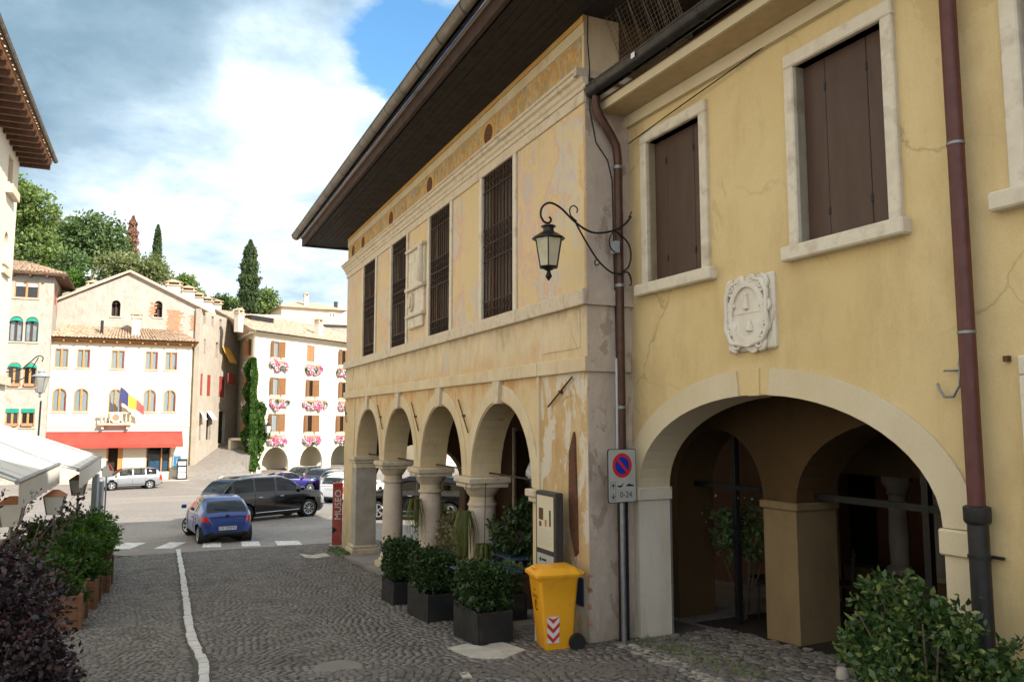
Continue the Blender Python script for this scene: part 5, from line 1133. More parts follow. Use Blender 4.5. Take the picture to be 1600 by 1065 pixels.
def tree(name, label, base, blobs, leaf, mat, seed, trunk_top, r0=.3, group='trees on the hillside', bark='bark', per=60, aspect=.6, limbs=6):
    rng = np.random.default_rng(seed); base = np.array(base, float)
    t = thing(name, label, 'tree', base, group=group)
    obj('trunk', trunk_mesh(base, trunk_top, r0, r0*.35, rng, limbs), MAT[bark], t, 1)
    V = []
    for c, rad, nc, spread in blobs:
        p, o = clumps(c, rad, nc, per, spread, rng); V.append(leaves(p, leaf, rng, aspect, outd=o))
    polys('crown', np.concatenate(V), 4, MAT[mat], t, 'stuff'); return t
def W(px, py, D): return at(px, py, D)
sc_px = lambda px, D: px * D / F
# broadleaf trees above the roofs
D_ = 105; k = D_/F
b = W(60, 480, D_); tree('broadleaf_tree', 'large light green tree rising beside the white house', b, [(W(52, 330, D_), (36*k, 30*k, 45*k), 70, 1.3), (W(48, 395, D_), (44*k, 35*k, 45*k), 80, 1.4), (W(35, 300, D_), (18*k, 18*k, 20*k), 24, 1.1)], .55, 'leaf_tree', 1, W(52, 380, D_), .5)
D_ = 112; k = D_/F
b = W(146, 480, D_); tree('broadleaf_tree', 'dark round crowned tree with a pale forked trunk above the stone gable', b, [(W(145, 375, D_), (50*k, 40*k, 42*k), 110, 1.35), (W(118, 390, D_), (28*k, 30*k, 34*k), 40, 1.2), (W(170, 395, D_), (26*k, 30*k, 28*k), 40, 1.2)], .55, 'leaf_dark', 2, W(146, 395, D_), .42, bark='bark_pale')
D_ = 98; k = D_/F
b = W(205, 480, D_); tree('broadleaf_tree', 'low olive green tree just behind the stone gable ridge', b, [(W(205, 425, D_), (54*k, 30*k, 30*k), 90, 1.1), (W(235, 430, D_), (28*k, 24*k, 24*k), 40, 1.0), (W(180, 420, D_), (24*k, 24*k, 24*k), 30, 1.0)], .42, 'leaf_olive', 3, W(205, 440, D_), .3)
D_ = 100; k = D_/F
b = W(115, 490, D_); tree('broadleaf_tree', 'bright green bushy tree behind the stone house roof', b, [(W(118, 450, D_), (28*k, 22*k, 22*k), 40, 1.0)], .42, 'leaf_green', 4, W(118, 465, D_), .25)
D_ = 118; k = D_/F
b = W(86, 440, D_); tree('broadleaf_tree', 'yellowing tree between the light green and the dark round tree', b, [(W(86, 360, D_), (16*k, 16*k, 32*k), 34, 1.0)], .45, 'leaf_olive', 5, W(86, 380, D_), .25)
D_ = 104; k = D_/F
b = W(100, 470, D_); tree('broadleaf_tree', 'deep green shrubby tree in the shade under the round tree', b, [(W(112, 420, D_), (26*k, 22*k, 28*k), 40, 1.1)], .45, 'leaf_dark', 6, W(108, 440, D_), .25)
D_ = 105; k = D_/F
b = W(293, 490, D_); tree('broadleaf_tree', 'small dark tree behind the chimneys of the stone gable house', b, [(W(290, 444, D_), (18*k, 16*k, 10*k), 28, .7), (W(310, 462, D_), (12*k, 12*k, 8*k), 14, .6)], .4, 'leaf_tree', 7, W(293, 460, D_), .2)
b = W(412, 500, D_); tree('broadleaf_tree', 'rounded green tree at the right foot of the tall cypress', b, [(W(412, 475, D_), (26*k, 20*k, 20*k), 44, .9)], .4, 'leaf_tree', 8, W(412, 480, D_), .2)
b = W(355, 500, D_); tree('broadleaf_tree', 'low green tree at the left foot of the tall cypress', b, [(W(352, 475, D_), (22*k, 16*k, 12*k), 30, .8)], .4, 'leaf_tree', 9, W(355, 480, D_), .2)
def cypress(label, px, ptop, pbot, wpx, D, mat, seed, n, name='cypress_tree', taper=1.0, loose=.0):
    rng = np.random.default_rng(seed); b = W(px, pbot, D); top = W(px, ptop, D); H = top[2] - b[2]; w = wpx * D / F / 2
    t = thing(name, label, 'tree', b, group='cypresses on the hillside'); obj('trunk', MB().tube([tuple(b - [0, 0, 1.5]), tuple(b + [0, 0, H*.9])], [w*.25, .04], 8), MAT['bark'], t, 1)
    u = rng.random(n); prof = np.clip(np.sin(np.pi * np.clip(u, 0, 1) ** .55) ** .3 * (1 - .28*u**2), 0, 1); prof = np.where(u > .9, prof * (1-u) / .1 * .9 + .05, prof)
    lump = 1 + .22*np.sin(u*31 + rng.random(n)*1.0) * loose + .15*rng.normal(size=n)*(.4 + loose)
    q = rng.random(n) * 2*np.pi; r = w * prof * lump * np.sqrt(rng.uniform(.45, 1, n))
    P = np.stack([b[0] + r*np.cos(q), b[1] + r*np.sin(q), b[2] + u*H], 1)
    o = np.stack([np.cos(q)*.35, np.sin(q)*.35, np.full(n, 1.3)], 1)
    polys('crown', leaves(P, .5, rng, .42, .2, .1, o), 4, MAT[mat], t, 'stuff')
cypress('tall dark green cypress standing alone above the hotel roof', 388, 376, 486, 27, 100, 'leaf_cypress', 21, 9000, loose=.9)
cypress('slim green cypress left of the open sky above the gable', 244, 352, 425, 14, 118, 'leaf_cypress', 22, 3200)
cypress('rust brown dying cypress beside the dark round tree', 205, 338, 410, 17, 118, 'leaf_rust', 23, 2600, loose=1.2)
# hedge mass that fills the hillside between the trees
rng = np.random.default_rng(31); n = 26000
x = rng.uniform(-95, 5, n); y = rng.uniform(96, 150, n); P = np.stack([x, y, np.array([hz(a, c) for a, c in zip(x, y)]) + rng.random(n)**2 * 3.2 - 0.5], 1)
o_ = polys('undergrowth', leaves(P, .7, rng, .6), 4, MAT['leaf_dark'], None, 'stuff'); o_['label'] = 'dense green undergrowth covering the hillside behind the houses'; o_['category'] = 'undergrowth'
# --- clipped box shrubs in black planters along the arcade
def planter(label, a0, a1, b0, b1, h, sh, seed, leafmat='leaf_box', dens=5200):
    q = FA((a0+a1)/2, (b0+b1)/2, 0); z0 = min(zg(*FA(a, b, 0)[:2]) for a in (a0, a1) for b in (b0, b1)) ; zt = zg(q[0], q[1]) + h
    p = thing('planter', label, 'planter', (q[0], q[1], z0), group='black planters in front of the arcade'); t = .025
    for (x0, x1, y0, y1) in ((a0, a1, b1-t, b1), (a0, a1, b0, b0+t), (a0, a0+t, b0+t, b1-t), (a1-t, a1, b0+t, b1-t)): obj('side_panel', MB(FA).bbox(x0, x1, y0, y1, z0, zt, .006), MAT['planter_black'], p)
    obj('soil', MB(FA).box(a0+t, a1-t, b0+t, b1-t, z0, zt - .05), MAT['soil'], p)
    rng = np.random.default_rng(seed); s = thing('box_shrub', sh[0], 'shrub', (q[0], q[1], zt - .05), group='clipped shrubs in the black planters')
    w, d, hh = (a1-a0)*sh[1]/2, (b1-b0)*sh[2]/2, sh[3]
    n = dens; u = rng.uniform(-1, 1, (n, 3)); sk = rng.random(n) < .75; ax_ = rng.integers(0, 3, n); sg = rng.choice([-1., 1.], n)
    for i in range(3): m = sk & (ax_ == i); u[m, i] = sg[m] * rng.uniform(.82, 1.02, m.sum())
    rr = np.linalg.norm(u, axis=1); u = u / np.maximum(1, (np.abs(u)**5).sum(1)**.2)[:, None] * (1 + .10*np.sin(u[:, :1]*7 + seed) * np.cos(u[:, 2:3]*6))
    P = np.array([FA((a0+a1)/2 + x*w, (b0+b1)/2 + y*d, zt + hh/2 + z*hh/2) for x, y, z in u])
    sp = rng.random(n) < .12; P[sp] += (P[sp] - np.array([q[0], q[1], zt + hh*.4])) * rng.uniform(.05, .22, (sp.sum(), 1))
    polys('foliage', leaves(P, np.where(rng.random(n) < .3, .075, .048), rng, .55, outd=np.stack([u[:, 0]*U[0]+u[:, 1]*NN[0], u[:, 0]*U[1]+u[:, 1]*NN[1], u[:, 2]], 1)*.8), 4, MAT[leafmat], s, 'stuff')
    m_ = MB(FA)
    for j in range(7): aa, bb = (a0+a1)/2 + rng.uniform(-.3, .3)*w, (b0+b1)/2 + rng.uniform(-.3, .3)*d; m_.tube([(aa, bb, zt-.06), (aa + rng.uniform(-.1, .1), bb + rng.uniform(-.1, .1), zt + hh*.6)], [.012, .005], 5)
    obj('stem', m_, MAT['bark'], s, kind='stuff')
planter('nearest black planter box, beside the yellow bin', .56, 1.36, .70, 1.15, .40, ('loose dark box shrub in the nearest black planter', .92, 1.05, .46), 41)
planter('middle black planter box of the row along the arcade', 2.37, 3.32, .70, 1.15, .41, ('rounded box shrub in the middle black planter', .84, 1.1, .50), 42)
planter('farthest black planter box beside the column foot', 4.13, 4.85, .70, 1.13, .38, ('square clipped box shrub in the farthest black planter', .95, 1.1, .58), 43)
planter('small black planter standing just inside the arcade behind the others', 1.55, 2.15, .05, .45, .42, ('shrub with long blades in the planter inside the arcade', .8, .9, .35), 44, 'leaf_dark', 1800)
# --- large variegated bush in front of the passage
c = gp(1448, 1062); c = FB(-4.38, .80, 0); c[2] = zg(c[0], c[1])
bu = thing('variegated_bush', 'large leafy green bush with pale edged leaves before the wide arch', 'bush', c); rng = np.random.default_rng(51)
V = []
for cc, rad, nc, spr in [((0, 0, .66), (.44, .44, .40), 70, .13), ((.15, .05, .98), (.3, .3, .22), 36, .11), ((-.05, 0, .35), (.38, .38, .3), 44, .13), ((.36, .0, .7), (.24, .24, .26), 28, .11), ((-.40, 0, .68), (.24, .24, .22), 30, .10), ((-.28, .1, .92), (.14, .14, .1), 10, .08)]:
    q = FB.u * cc[0] + FB.n * cc[1] * .8 + np.array([0, 0, cc[2]]); p, o = clumps(c + q, rad, int(nc*1.15), 30, spr*.75, rng, .5); V.append(leaves(p, .062, rng, .5, .4, outd=o))
for j in range(26):
    q = rng.normal(size=3); q[2] = abs(q[2])*.8 + .1; q /= np.linalg.norm(q); e0 = c + np.array([0, 0, .55]) + q*np.array([.38, .38, .40]); e1 = e0 + q*rng.uniform(.10, .24) + np.array([0, 0, .03])
    ts = rng.random(34)[:, None]; V.append(leaves(e0*(1-ts) + e1*ts + rng.normal(size=(34, 3))*.03, .066, rng, .5, .4, outd=np.tile(q, (34, 1))))
polys('foliage', np.concatenate(V), 4, MAT['leaf_bush'], bu, 'stuff')
m_ = MB()
for j in range(12): q = rng.normal(size=2)*.22; m_.tube([tuple(c + [0, 0, -.02]), tuple(c + [q[0]*.5, q[1]*.5, .45]), tuple(c + [q[0]*1.4, q[1]*1.4, 1.0])], [.014, .009, .004], 5)
obj('stem', m_, MAT['bark'], bu, kind='stuff')
m_ = MB(); m_.lathe([(.20, 0), (.25, .05), (.29, .28), (.31, .30), (.31, .33), (.27, .33)], tuple(c), 20); obj('pot', m_, MAT['brown_pot'], bu, 40)
# --- dark purple shrub in the left foreground
def shrub(name, label, cat, base, blobs, leaf, mat, seed, per=40, stems=10, aspect=.55, group=None, sr=.012):
    rng = np.random.default_rng(seed); base = np.array(base, float); s = thing(name, label, cat, base, group=group); V = []; m_ = MB()
    for cc, rad, nc, spr in blobs:
        p, o = clumps(np.array(cc), rad, nc, per, spr, rng, .5); V.append(leaves(p, leaf, rng, aspect, outd=o)); cc = np.array(cc)
        for j in range(stems): e = cc + rng.normal(size=3) * np.array(rad) * .55; m_.tube([tuple(base + rng.normal(size=3)*[.06, .06, 0]), tuple((base+e)/2 + rng.normal(size=3)*.05), tuple(e)], [sr, sr*.7, sr*.3], 5)
    polys('foliage', np.concatenate(V), 4, MAT[mat], s, 'stuff'); obj('stem', m_, MAT['bark'], s, kind='stuff'); return s
def SLp(s, l, z): return SL(s, l, z)
shrub('purple_shrub', 'dark purple leaved shrub filling the lower left corner', 'shrub', SLp(7.6, 1.2, 0), [(SLp(7.9, 1.25, 1.05), (.5, .5, .5), 80, .16), (SLp(7.2, 1.05, .75), (.5, .5, .55), 70, .16), (SLp(8.9, 1.35, 1.05), (.45, .45, .4), 50, .15), (SLp(7.6, .95, .35), (.4, .4, .35), 44, .15), (SLp(6.7, .85, .35), (.42, .42, .4), 50, .15), (SLp(7.4, 1.6, 1.2), (.5, .5, .5), 40, .15), (SLp(6.3, .8, .2), (.4, .4, .3), 40, .15), (SLp(9.6, 1.2, .8), (.4, .4, .4), 30, .15)], .050, 'leaf_purple', 61, 60, 8, .7)
# arching purple twigs that reach above it
tw = thing('purple_twigs', 'thin arching purple twigs rising above the dark shrub before the awnings', 'shrub', SLp(8.8, 1.5, 0)); rng = np.random.default_rng(62); m_ = MB(); V = []
for j in range(13):
    b_ = SLp(8.8 + rng.uniform(-.8, .8), 1.35 + rng.uniform(-.3, .5), 1.0); e = b_ + NN*rng.uniform(-.75, .5) + U*rng.uniform(-.2, .6) + np.array([0, 0, rng.uniform(.45, .95)]); mid = (b_+e)/2 + np.array([0, 0, .16])
    pts = [(1-t)**2*b_ + 2*t*(1-t)*mid + t*t*e for t in cover(0, 1, 8)]; m_.tube([tuple(p) for p in pts], [.006*(1-.7*i/8) for i in range(9)], 4); P = np.array([pts[i] + rng.normal(size=3)*.025 for i in range(1, 9) for _ in range(7)]); V.append(leaves(P, .05, rng, .6))
obj('twig', m_, MAT['bark'], tw, kind='stuff'); polys('foliage', np.concatenate(V), 4, MAT['leaf_purple'], tw, 'stuff')
# --- wooden planters with green shrubs along the left side
def wplanter(label, s, l, w, d, h, slabel, blob, leafm_='leaf_green', seed=70, n=46):
    p0 = SL(s, l); T = lambda x, y, z: SL(s, l) + NN*x + U*y + np.array([0, 0, z - .05])
    p = thing('wooden_planter', label, 'planter', p0, group='wooden planters along the cafe terrace')
    for i in range(3):
        z0, z1 = .06 + i*(h-.06)/3, .06 + (i+1)*(h-.06)/3 - .012
        for (x0, x1, y0, y1) in ((-w/2, w/2, -d/2, -d/2+.025), (-w/2, w/2, d/2-.025, d/2), (-w/2, -w/2+.025, -d/2+.026, d/2-.026), (w/2-.025, w/2, -d/2+.026, d/2-.026)): obj('plank', MB(T).bbox(x0, x1, y0, y1, z0, z1, .006), MAT['wood_planter'], p)
    for sx_ in (-1, 1):
        for sy_ in (-1, 1): obj('post', MB(T).bbox(sx_*(w/2+.012)-.03, sx_*(w/2+.012)+.03, sy_*(d/2+.012)-.03, sy_*(d/2+.012)+.03, 0, h + .02, .006), MAT['wood_planter'], p)
    obj('soil', MB(T).box(-w/2+.03, w/2-.03, -d/2+.03, d/2-.03, .1, h - .06), MAT['soil'], p)
    if slabel: shrub('leafy_shrub', slabel, 'shrub', SL(s, l, h - .05), [(SL(s + a, l + b_, z), r, n_, sp_) for a, b_, z, r, n_, sp_ in blob], .10, leafm_, seed, 40, 5, .45, 'green shrubs in the wooden planters')
wplanter('nearest wooden planter, half hidden by the purple shrub', 13.3, 1.35, .9, 1.1, .58, 'low dark shrub in the nearest wooden planter', [(0, .1, .85, (.45, .5, .35), 34, .15), (0, 0, .62, (.42, .48, .2), 34, .13), (-.2, -.35, .5, (.25, .2, .2), 12, .1)], 'leaf_ivy', 71)
wplanter('middle wooden planter of the row on the left', 15.3, 1.28, .9, 1.0, .55, 'leafy green shrub in the middle wooden planter', [(0, .0, .80, (.5, .5, .38), 50, .16), (-.2, -.3, .6, (.3, .3, .3), 20, .14), (0, 0, .62, (.42, .45, .2), 34, .13)], 'leaf_ivy', 72)
wplanter('farthest wooden planter under the bright green hedge', 17.5, 1.20, .9, 1.2, .58, 'bright green hedge shrub in the farthest wooden planter', [(0, .05, .92, (.55, .7, .40), 80, .17), (1.2, .0, .92, (.55, .6, .40), 60, .17), (.4, .9, .95, (.6, .6, .38), 50, .17), (-1.0, .2, .85, (.5, .6, .36), 50, .16)], 'leaf_green', 73)
wplanter('wooden planter beside the grey posts at the end of the row', 19.6, 1.28, .8, .9, .58, 'rounded green shrub at the end of the row beside the crossing', [(0, .0, .92, (.6, .6, .45), 70, .18), (-.6, .3, .95, (.5, .5, .4), 40, .17)], 'leaf_green', 74)
shrub('terrace_hedge', 'dark green hedge behind the terrace tables on the left', 'hedge', SL(24, 5.0, 0), [(SL(23.5 + i*.9, 5.0, .9), (.6, .6, .55), 26, .2) for i in range(-4, 4)], .12, 'leaf_dark', 75, 36, 3)
shrub('red_shrub', 'reddish brown shrub behind the terrace tables', 'shrub', SL(15.5, 3.9, 0), [(SL(15.5, 3.9, 1.35), (.5, .5, .45), 40, .16)], .08, 'leaf_rust', 76, 36, 5)
# --- hanging spider plants on the columns, plants inside the loggia
def hanging(label, a, b, z, n, ln, seed, mat='leaf_grass'):
    rng = np.random.default_rng(seed); c = FA(a, b, z); t = thing('hanging_plant', label, 'plant', c, group='plants hung on the columns'); V = []
    for i in range(n):
        q = rng.uniform(0, 2*math.pi); r = rng.uniform(.05, .24); L_ = ln*rng.uniform(.45, 1.1); h = np.array([math.cos(q), math.sin(q), 0]); w = np.cross(h, [0, 0, 1]) * .007
        p0, p1, p2, p3 = c, c + h*r*.6 + [0, 0, .08], c + h*r + [0, 0, -L_*.35], c + h*r*1.1 + [0, 0, -L_]
        for s0, s1, k0, k1 in ((p0, p1, 1, 1), (p1, p2, 1, .9), (p2, p3, .9, .15)): V.append([s0 - w*k0, s0 + w*k0, s1 + w*k1, s1 - w*k1])
    polys('leaf_blade', V, 4, MAT[mat], t, 'stuff'); obj('hanger', MB().tube([tuple(c), tuple(FA(a, b - .02, 4.02))], .006, 5), MAT['iron'], t)
    obj('pot', MB().lathe([(.05, -.12), (.085, .0), (.09, .01)], tuple(c), 12), MAT['brown_pot'], t, 40)
hanging('spider plant hung on the street side of the nearest column', 3.70, .12, 3.5, 110, .72, 81); hanging('spider plant hung on the second column from the corner', 6.42, .10, 3.45, 70, .7, 82); hanging('spider plant hung inside the arch left of the nearest column', 4.35, -.35, 3.5, 80, .8, 83); hanging('trailing plant hung on the corner pier above the notice board', 1.52, -.45, 3.4, 80, .9, 84)
hanging('long green trailing plant on the inner side of the nearest column', 3.55, -.15, 3.0, 120, 1.1, 86); hanging('long dry trailing plant behind the nearest column', 3.7, -.55, 2.95, 90, 1.0, 85, 'leaf_dry')
def pot_plant(label, a, b, h, rad, mat, seed, pot='brown_pot', leaf=.09, n=40, ph=.45):
    c = FA(a, b, fl(a)); s = shrub('potted_plant', label, 'plant', c, [(c + [0, 0, ph + h/2], rad, n, .14)], leaf, mat, seed, 34, 6, .5, 'potted plants under the arcade')
    obj('pot', MB().lathe([(.17, 0), (.2, .03), (.26, ph), (.28, ph), (.28, ph+.03), (.22, ph+.03)], tuple(c), 8), MAT[pot], s)
pot_plant('yellow green potted shrub seen between the far columns', 9.9, -1.35, .9, (.38, .38, .48), 'leaf_olive', 91); pot_plant('second yellow green potted shrub in the far bay of the arcade', 8.9, -1.45, .75, (.4, .4, .4), 'leaf_olive', 92)
pot_plant('pale dry flowering plant between the second and nearest column', 5.5, -.45, .75, (.6, .42, .45), 'leaf_dry', 93, n=60); pot_plant('second pale flowering plant low beside the nearest column', 4.75, -.30, .5, (.42, .4, .35), 'leaf_dry', 94)
pot_plant('dark leafy plant in the bay next to the corner pier', 2.5, -.45, 1.1, (.55, .4, .6), 'leaf_box', 95, n=60); pot_plant('dark leafy plant behind the notice board', 1.7, -.35, 1.1, (.3, .35, .6), 'leaf_box', 96, n=50)
# weeds at the foot of the far pier
rng = np.random.default_rng(97); P = np.array([FA(12.2 + rng.uniform(-.7, .9), .12 + abs(rng.normal())*.14, 0) for _ in range(500)]); P[:, 2] = [zg(p[0], p[1]) + rng.random()*.14 for p in P]
o_ = polys('weeds', leaves(P, .07, rng, .35), 4, MAT['leaf_green'], None, 'stuff'); o_['label'] = 'tuft of weeds at the foot of the far pier'; o_['category'] = 'weeds'
rng = np.random.default_rng(98); P = np.array([FB(-rng.uniform(.2, 2.2), .1 + rng.normal()*.12, 0) for _ in range(320)]); P[:, 2] = [zg(p[0], p[1]) + .02 + rng.random()*.05 for p in P]
o_ = polys('moss', leaves(P, .035, rng, .6), 4, MAT['leaf_tree'], None, 'stuff'); o_['label'] = 'moss and small weeds between the pebbles at the arch'; o_['category'] = 'weeds'
# --- ivy on the hotel corner
rng = np.random.default_rng(101); n = 20000; iv = thing('ivy', 'green ivy climbing the left corner of the hotel', 'ivy', FD(0, .2, .3)); u = rng.random(n); z = .6 + u*9.9
wid = np.interp(z, [.5, 2.2, 3.0, 5.0, 6.5, 8, 10.6], [.9, 1.3, 1.7, 1.6, 1.1, .95, .7]); cen = np.interp(z, [.5, 3, 5, 7, 10.6], [-.5, -.3, -.1, -.6, -.5])
t = cen + rng.uniform(-1, 1, n)*wid*(.85 + .15*np.sin(z*2.3)); bb = .10 + rng.random(n)*(.5 + .25*np.sin(z*3 + t*2))
P = np.array([FD(a, b_, zz) if a > .45 else FDS(-a*1.0, b_*.9, zz) if a < -.45 else FD(0, 0, zz) + (FD.n + FDS.n)*b_*.6 + FD.u*(a*.9 + .12) + FD.n*.1 for a, b_, zz in zip(t, bb, z)])
polys('foliage', leaves(P, .26, rng, .8), 4, MAT['leaf_ivy'], iv, 'stuff'); obj('stem', MB(FD).tube([(.3, .04, .2), (.4, .04, 3), (.3, .04, 8)], [.06, .04, .03], 6), MAT['bark'], iv)
# --- flower boxes under the hotel windows
def flowers(label, T, a, z, w, h, seed, pink=.5):
    rng = np.random.default_rng(seed); n = int(1100 * w); f = thing('flower_box', label, 'flower box', T(a, .2, z), group='hanging flower boxes on the hotel')
    obj('trough', MB(T).box(a - w/2, a + w/2, .06, .3, z - .1, z + .12), MAT['terracotta'], f)
    kb = max(4, int(w*4)); cx_ = np.linspace(-.8, .8, kb) + rng.normal(size=kb)*.08; cy_ = rng.normal(size=kb)*.22 - .1; rb_ = rng.uniform(.28, .5, kb); wi = rng.integers(0, kb, n)
    d3 = rng.normal(size=(n, 3)); d3 /= np.linalg.norm(d3, axis=1)[:, None]; d3 *= rng.uniform(.6, 1.05, (n, 1)); x = cx_[wi] + d3[:, 0]*rb_[wi]*1.5/max(1, w); y = cy_[wi] + d3[:, 1]*rb_[wi]*1.3
    dep = .22 + d3[:, 2]*rb_[wi]*.55; dep = np.maximum(dep, .06); P = np.array([T(a + xx*w*.56, d, z - h*.25 + yy*h*.55) for xx, yy, d in zip(x, y, dep)])
    s = np.sin(x*5 + seed) + np.cos(y*4 - seed*.7) + rng.normal(size=len(x))*.7; k1 = s > .55 - pink; k2 = (~k1) & (s > -1.1)
    for nm, mm, mt in (('pink_blossom', k1, 'flower_pink'), ('white_blossom', k2, 'flower_white'), ('foliage', ~(k1 | k2), 'leaf_ivy')):
        if mm.sum() > 2: polys(nm, leaves(P[mm], .15, rng, .95), 4, MAT[mt], f, 'stuff')
names = ['top', 'middle', 'lowest']; cols = ['left', 'centre', 'right']
for i, g in enumerate(hw):
    r_, c_ = i//3, i % 3; flowers('pink and white flower box in the %s row, %s column of the hotel front' % (names[r_], cols[c_]), FD, (g[0]+g[1])/2 + .3 + (.35 if i == 4 else 0), g[2] - .45, 3.1 if i == 4 else 1.9, 1.2, 110 + i, .5 if i in (1, 6, 7) else .2)
for k_, (z, nm) in enumerate(((10.3, 'top'), (6.9, 'middle'), (3.2, 'lowest'))): flowers('pale flower box on the side wall of the hotel, %s floor' % nm, FDS, 2.9 if k_ < 2 else 2.0, z, 1.9 if k_ < 2 else 3.0, 1.5, 130 + k_, -.6)

# --- petals and dead leaves blown along the street
rng = np.random.default_rng(201); P = []
for i in range(1500):
    s_ = rng.uniform(5, 23); l_ = rng.choice([rng.uniform(-5, 1.2), -4.3 + abs(rng.normal())*.5, .9 - abs(rng.normal())*.5]); P.append(SL(s_, l_, .022))
o_ = polys('fallen_leaves', leaves(np.array(P), .026, rng, .7, up=0)*[1, 1, 1], 4, MAT['leaf_dry'], None, 'stuff'); o_['label'] = 'pale petals and dry leaves scattered over the street'; o_['category'] = 'leaf litter'
# ------------------------------------------------------------------ cars
def smooth_interp(x, xs, ys):
    """monotone cubic through the control points"""
    xs = np.array(xs, float); ys = np.array(ys, float); n = len(xs); h = np.diff(xs); dl = np.diff(ys)/h; m = np.zeros(n); m[0] = dl[0]; m[-1] = dl[-1]
    for i in range(1, n-1): m[i] = 0 if dl[i-1]*dl[i] <= 0 else 2*dl[i-1]*dl[i]/(dl[i-1]+dl[i])
    x = np.clip(x, xs[0], xs[-1]); i = np.clip(np.searchsorted(xs, x) - 1, 0, n-2); t = (x-xs[i])/h[i]
    return (2*t**3-3*t**2+1)*ys[i] + (t**3-2*t**2+t)*h[i]*m[i] + (-2*t**3+3*t**2)*ys[i+1] + (t**3-t**2)*h[i]*m[i+1]
CAR = {
 # profile: top outline, waist line, plan half width; windows as x ranges; x measured from the rear bumper
 'mini': dict(L=3.62, W=1.64, wb=2.45, ro=.55, r=.28, top=[(0,.48),(.03,.70),(.14,.90),(.42,1.14),(.70,1.29),(1.05,1.37),(1.6,1.39),(2.05,1.34),(2.35,1.24),(2.95,.92),(3.3,.82),(3.55,.64),(3.62,.5)],
    waist=[(0,.55),(.1,.82),(.5,.88),(2.6,.86),(3.2,.78),(3.62,.52)], hw=[(0,.42),(.05,.55),(.15,.66),(.35,.76),(.8,.82),(2.8,.82),(3.3,.74),(3.55,.58),(3.62,.42)],
    rw=(.20,.66), ws=(2.28,2.92), side=[(.85,1.24),(1.32,2.42)], roofw=.57),
 'suv': dict(L=4.89, W=1.84, wb=2.89, ro=1.03, r=.36, top=[(0,.62),(.04,1.0),(.12,1.15),(.5,1.58),(.75,1.67),(1.6,1.72),(2.5,1.71),(3.0,1.62),(3.7,1.20),(3.85,1.14),(4.5,1.02),(4.82,.80),(4.89,.6)],
    waist=[(0,.7),(.15,1.10),(.9,1.12),(3.4,1.06),(4.3,.98),(4.89,.66)], hw=[(0,.72),(.08,.82),(.3,.89),(1.,.92),(3.9,.92),(4.5,.84),(4.8,.66),(4.89,.5)],
    rw=(.14,.50), ws=(2.95,3.68), side=[(.55,1.38),(1.45,2.32),(2.40,3.32)], roofw=.76),
 'wagon': dict(L=4.25, W=1.65, wb=2.46, ro=.85, r=.30, top=[(0,.60),(.04,.95),(.1,1.02),(.42,1.38),(.65,1.45),(1.6,1.49),(2.3,1.46),(2.7,1.36),(3.25,.98),(3.9,.86),(4.18,.70),(4.25,.52)],
    waist=[(0,.62),(.12,.94),(.8,.95),(3.0,.91),(3.8,.83),(4.25,.55)], hw=[(0,.62),(.06,.72),(.3,.80),(1.,.82),(3.4,.82),(3.95,.74),(4.18,.58),(4.25,.42)],
    rw=(.12,.42), ws=(2.62,3.22), side=[(.42,1.12),(1.20,1.95),(2.03,2.86)], roofw=.68),
 'coupe': dict(L=4.4, W=1.75, wb=2.55, ro=.85, r=.32, top=[(0,.6),(.05,.92),(.15,.98),(.6,1.02),(1.2,1.28),(1.7,1.36),(2.2,1.35),(2.5,1.27),(3.1,.95),(3.9,.86),(4.3,.7),(4.4,.5)],
    waist=[(0,.62),(.12,.92),(.8,.94),(3.1,.88),(3.9,.82),(4.4,.55)], hw=[(0,.62),(.08,.76),(.35,.86),(1.,.875),(3.4,.875),(4.05,.78),(4.3,.6),(4.4,.45)],
    rw=(.68,1.18), ws=(2.44,3.05), side=[(1.15,1.62),(1.70,2.66)], roofw=.66),
 'hatch': dict(L=4.1, W=1.72, wb=2.5, ro=.78, r=.31, top=[(0,.6),(.04,.92),(.1,1.0),(.5,1.36),(.75,1.45),(1.5,1.48),(2.1,1.45),(2.5,1.33),(3.1,.97),(3.7,.86),(4.02,.7),(4.1,.52)],
    waist=[(0,.62),(.12,.93),(.8,.94),(2.9,.90),(3.6,.82),(4.1,.55)], hw=[(0,.62),(.06,.74),(.3,.84),(1.,.86),(3.3,.86),(3.8,.76),(4.02,.6),(4.1,.45)],
    rw=(.12,.48), ws=(2.42,3.06), side=[(.62,1.25),(1.33,1.95),(2.03,2.75)], roofw=.68)}
def rim_mesh(r, style):
    m_ = MB(); m_.lathe([(.0, .0), (.10*r, .0), (.16*r, -.01)], (0, 0, 0), 14, 'y', False)
    m_.lathe([(r*.60, .0), (r*.66, .012), (r*.70, .0), (r*.70, -.10)], (0, 0, 0), 24, 'y', False)
    ns = 5 if style != 'multi' else 9
    for i in range(ns):
        q = 2*math.pi*i/ns; dq = .26 if ns == 5 else .11
        vs = [(r*.10*math.cos(q-dq*1.6), -.004, r*.10*math.sin(q-dq*1.6)), (r*.10*math.cos(q+dq*1.6), -.004, r*.10*math.sin(q+dq*1.6)), (r*.64*math.cos(q+dq), .004, r*.64*math.sin(q+dq)), (r*.64*math.cos(q-dq), .004, r*.64*math.sin(q-dq))]
        m_.add(vs + [(x, y-.03, z) for x, y, z in vs], [(0,1,2,3), (0,1,5,4), (1,2,6,5), (2,3,7,6), (3,0,4,7)])
    return m_
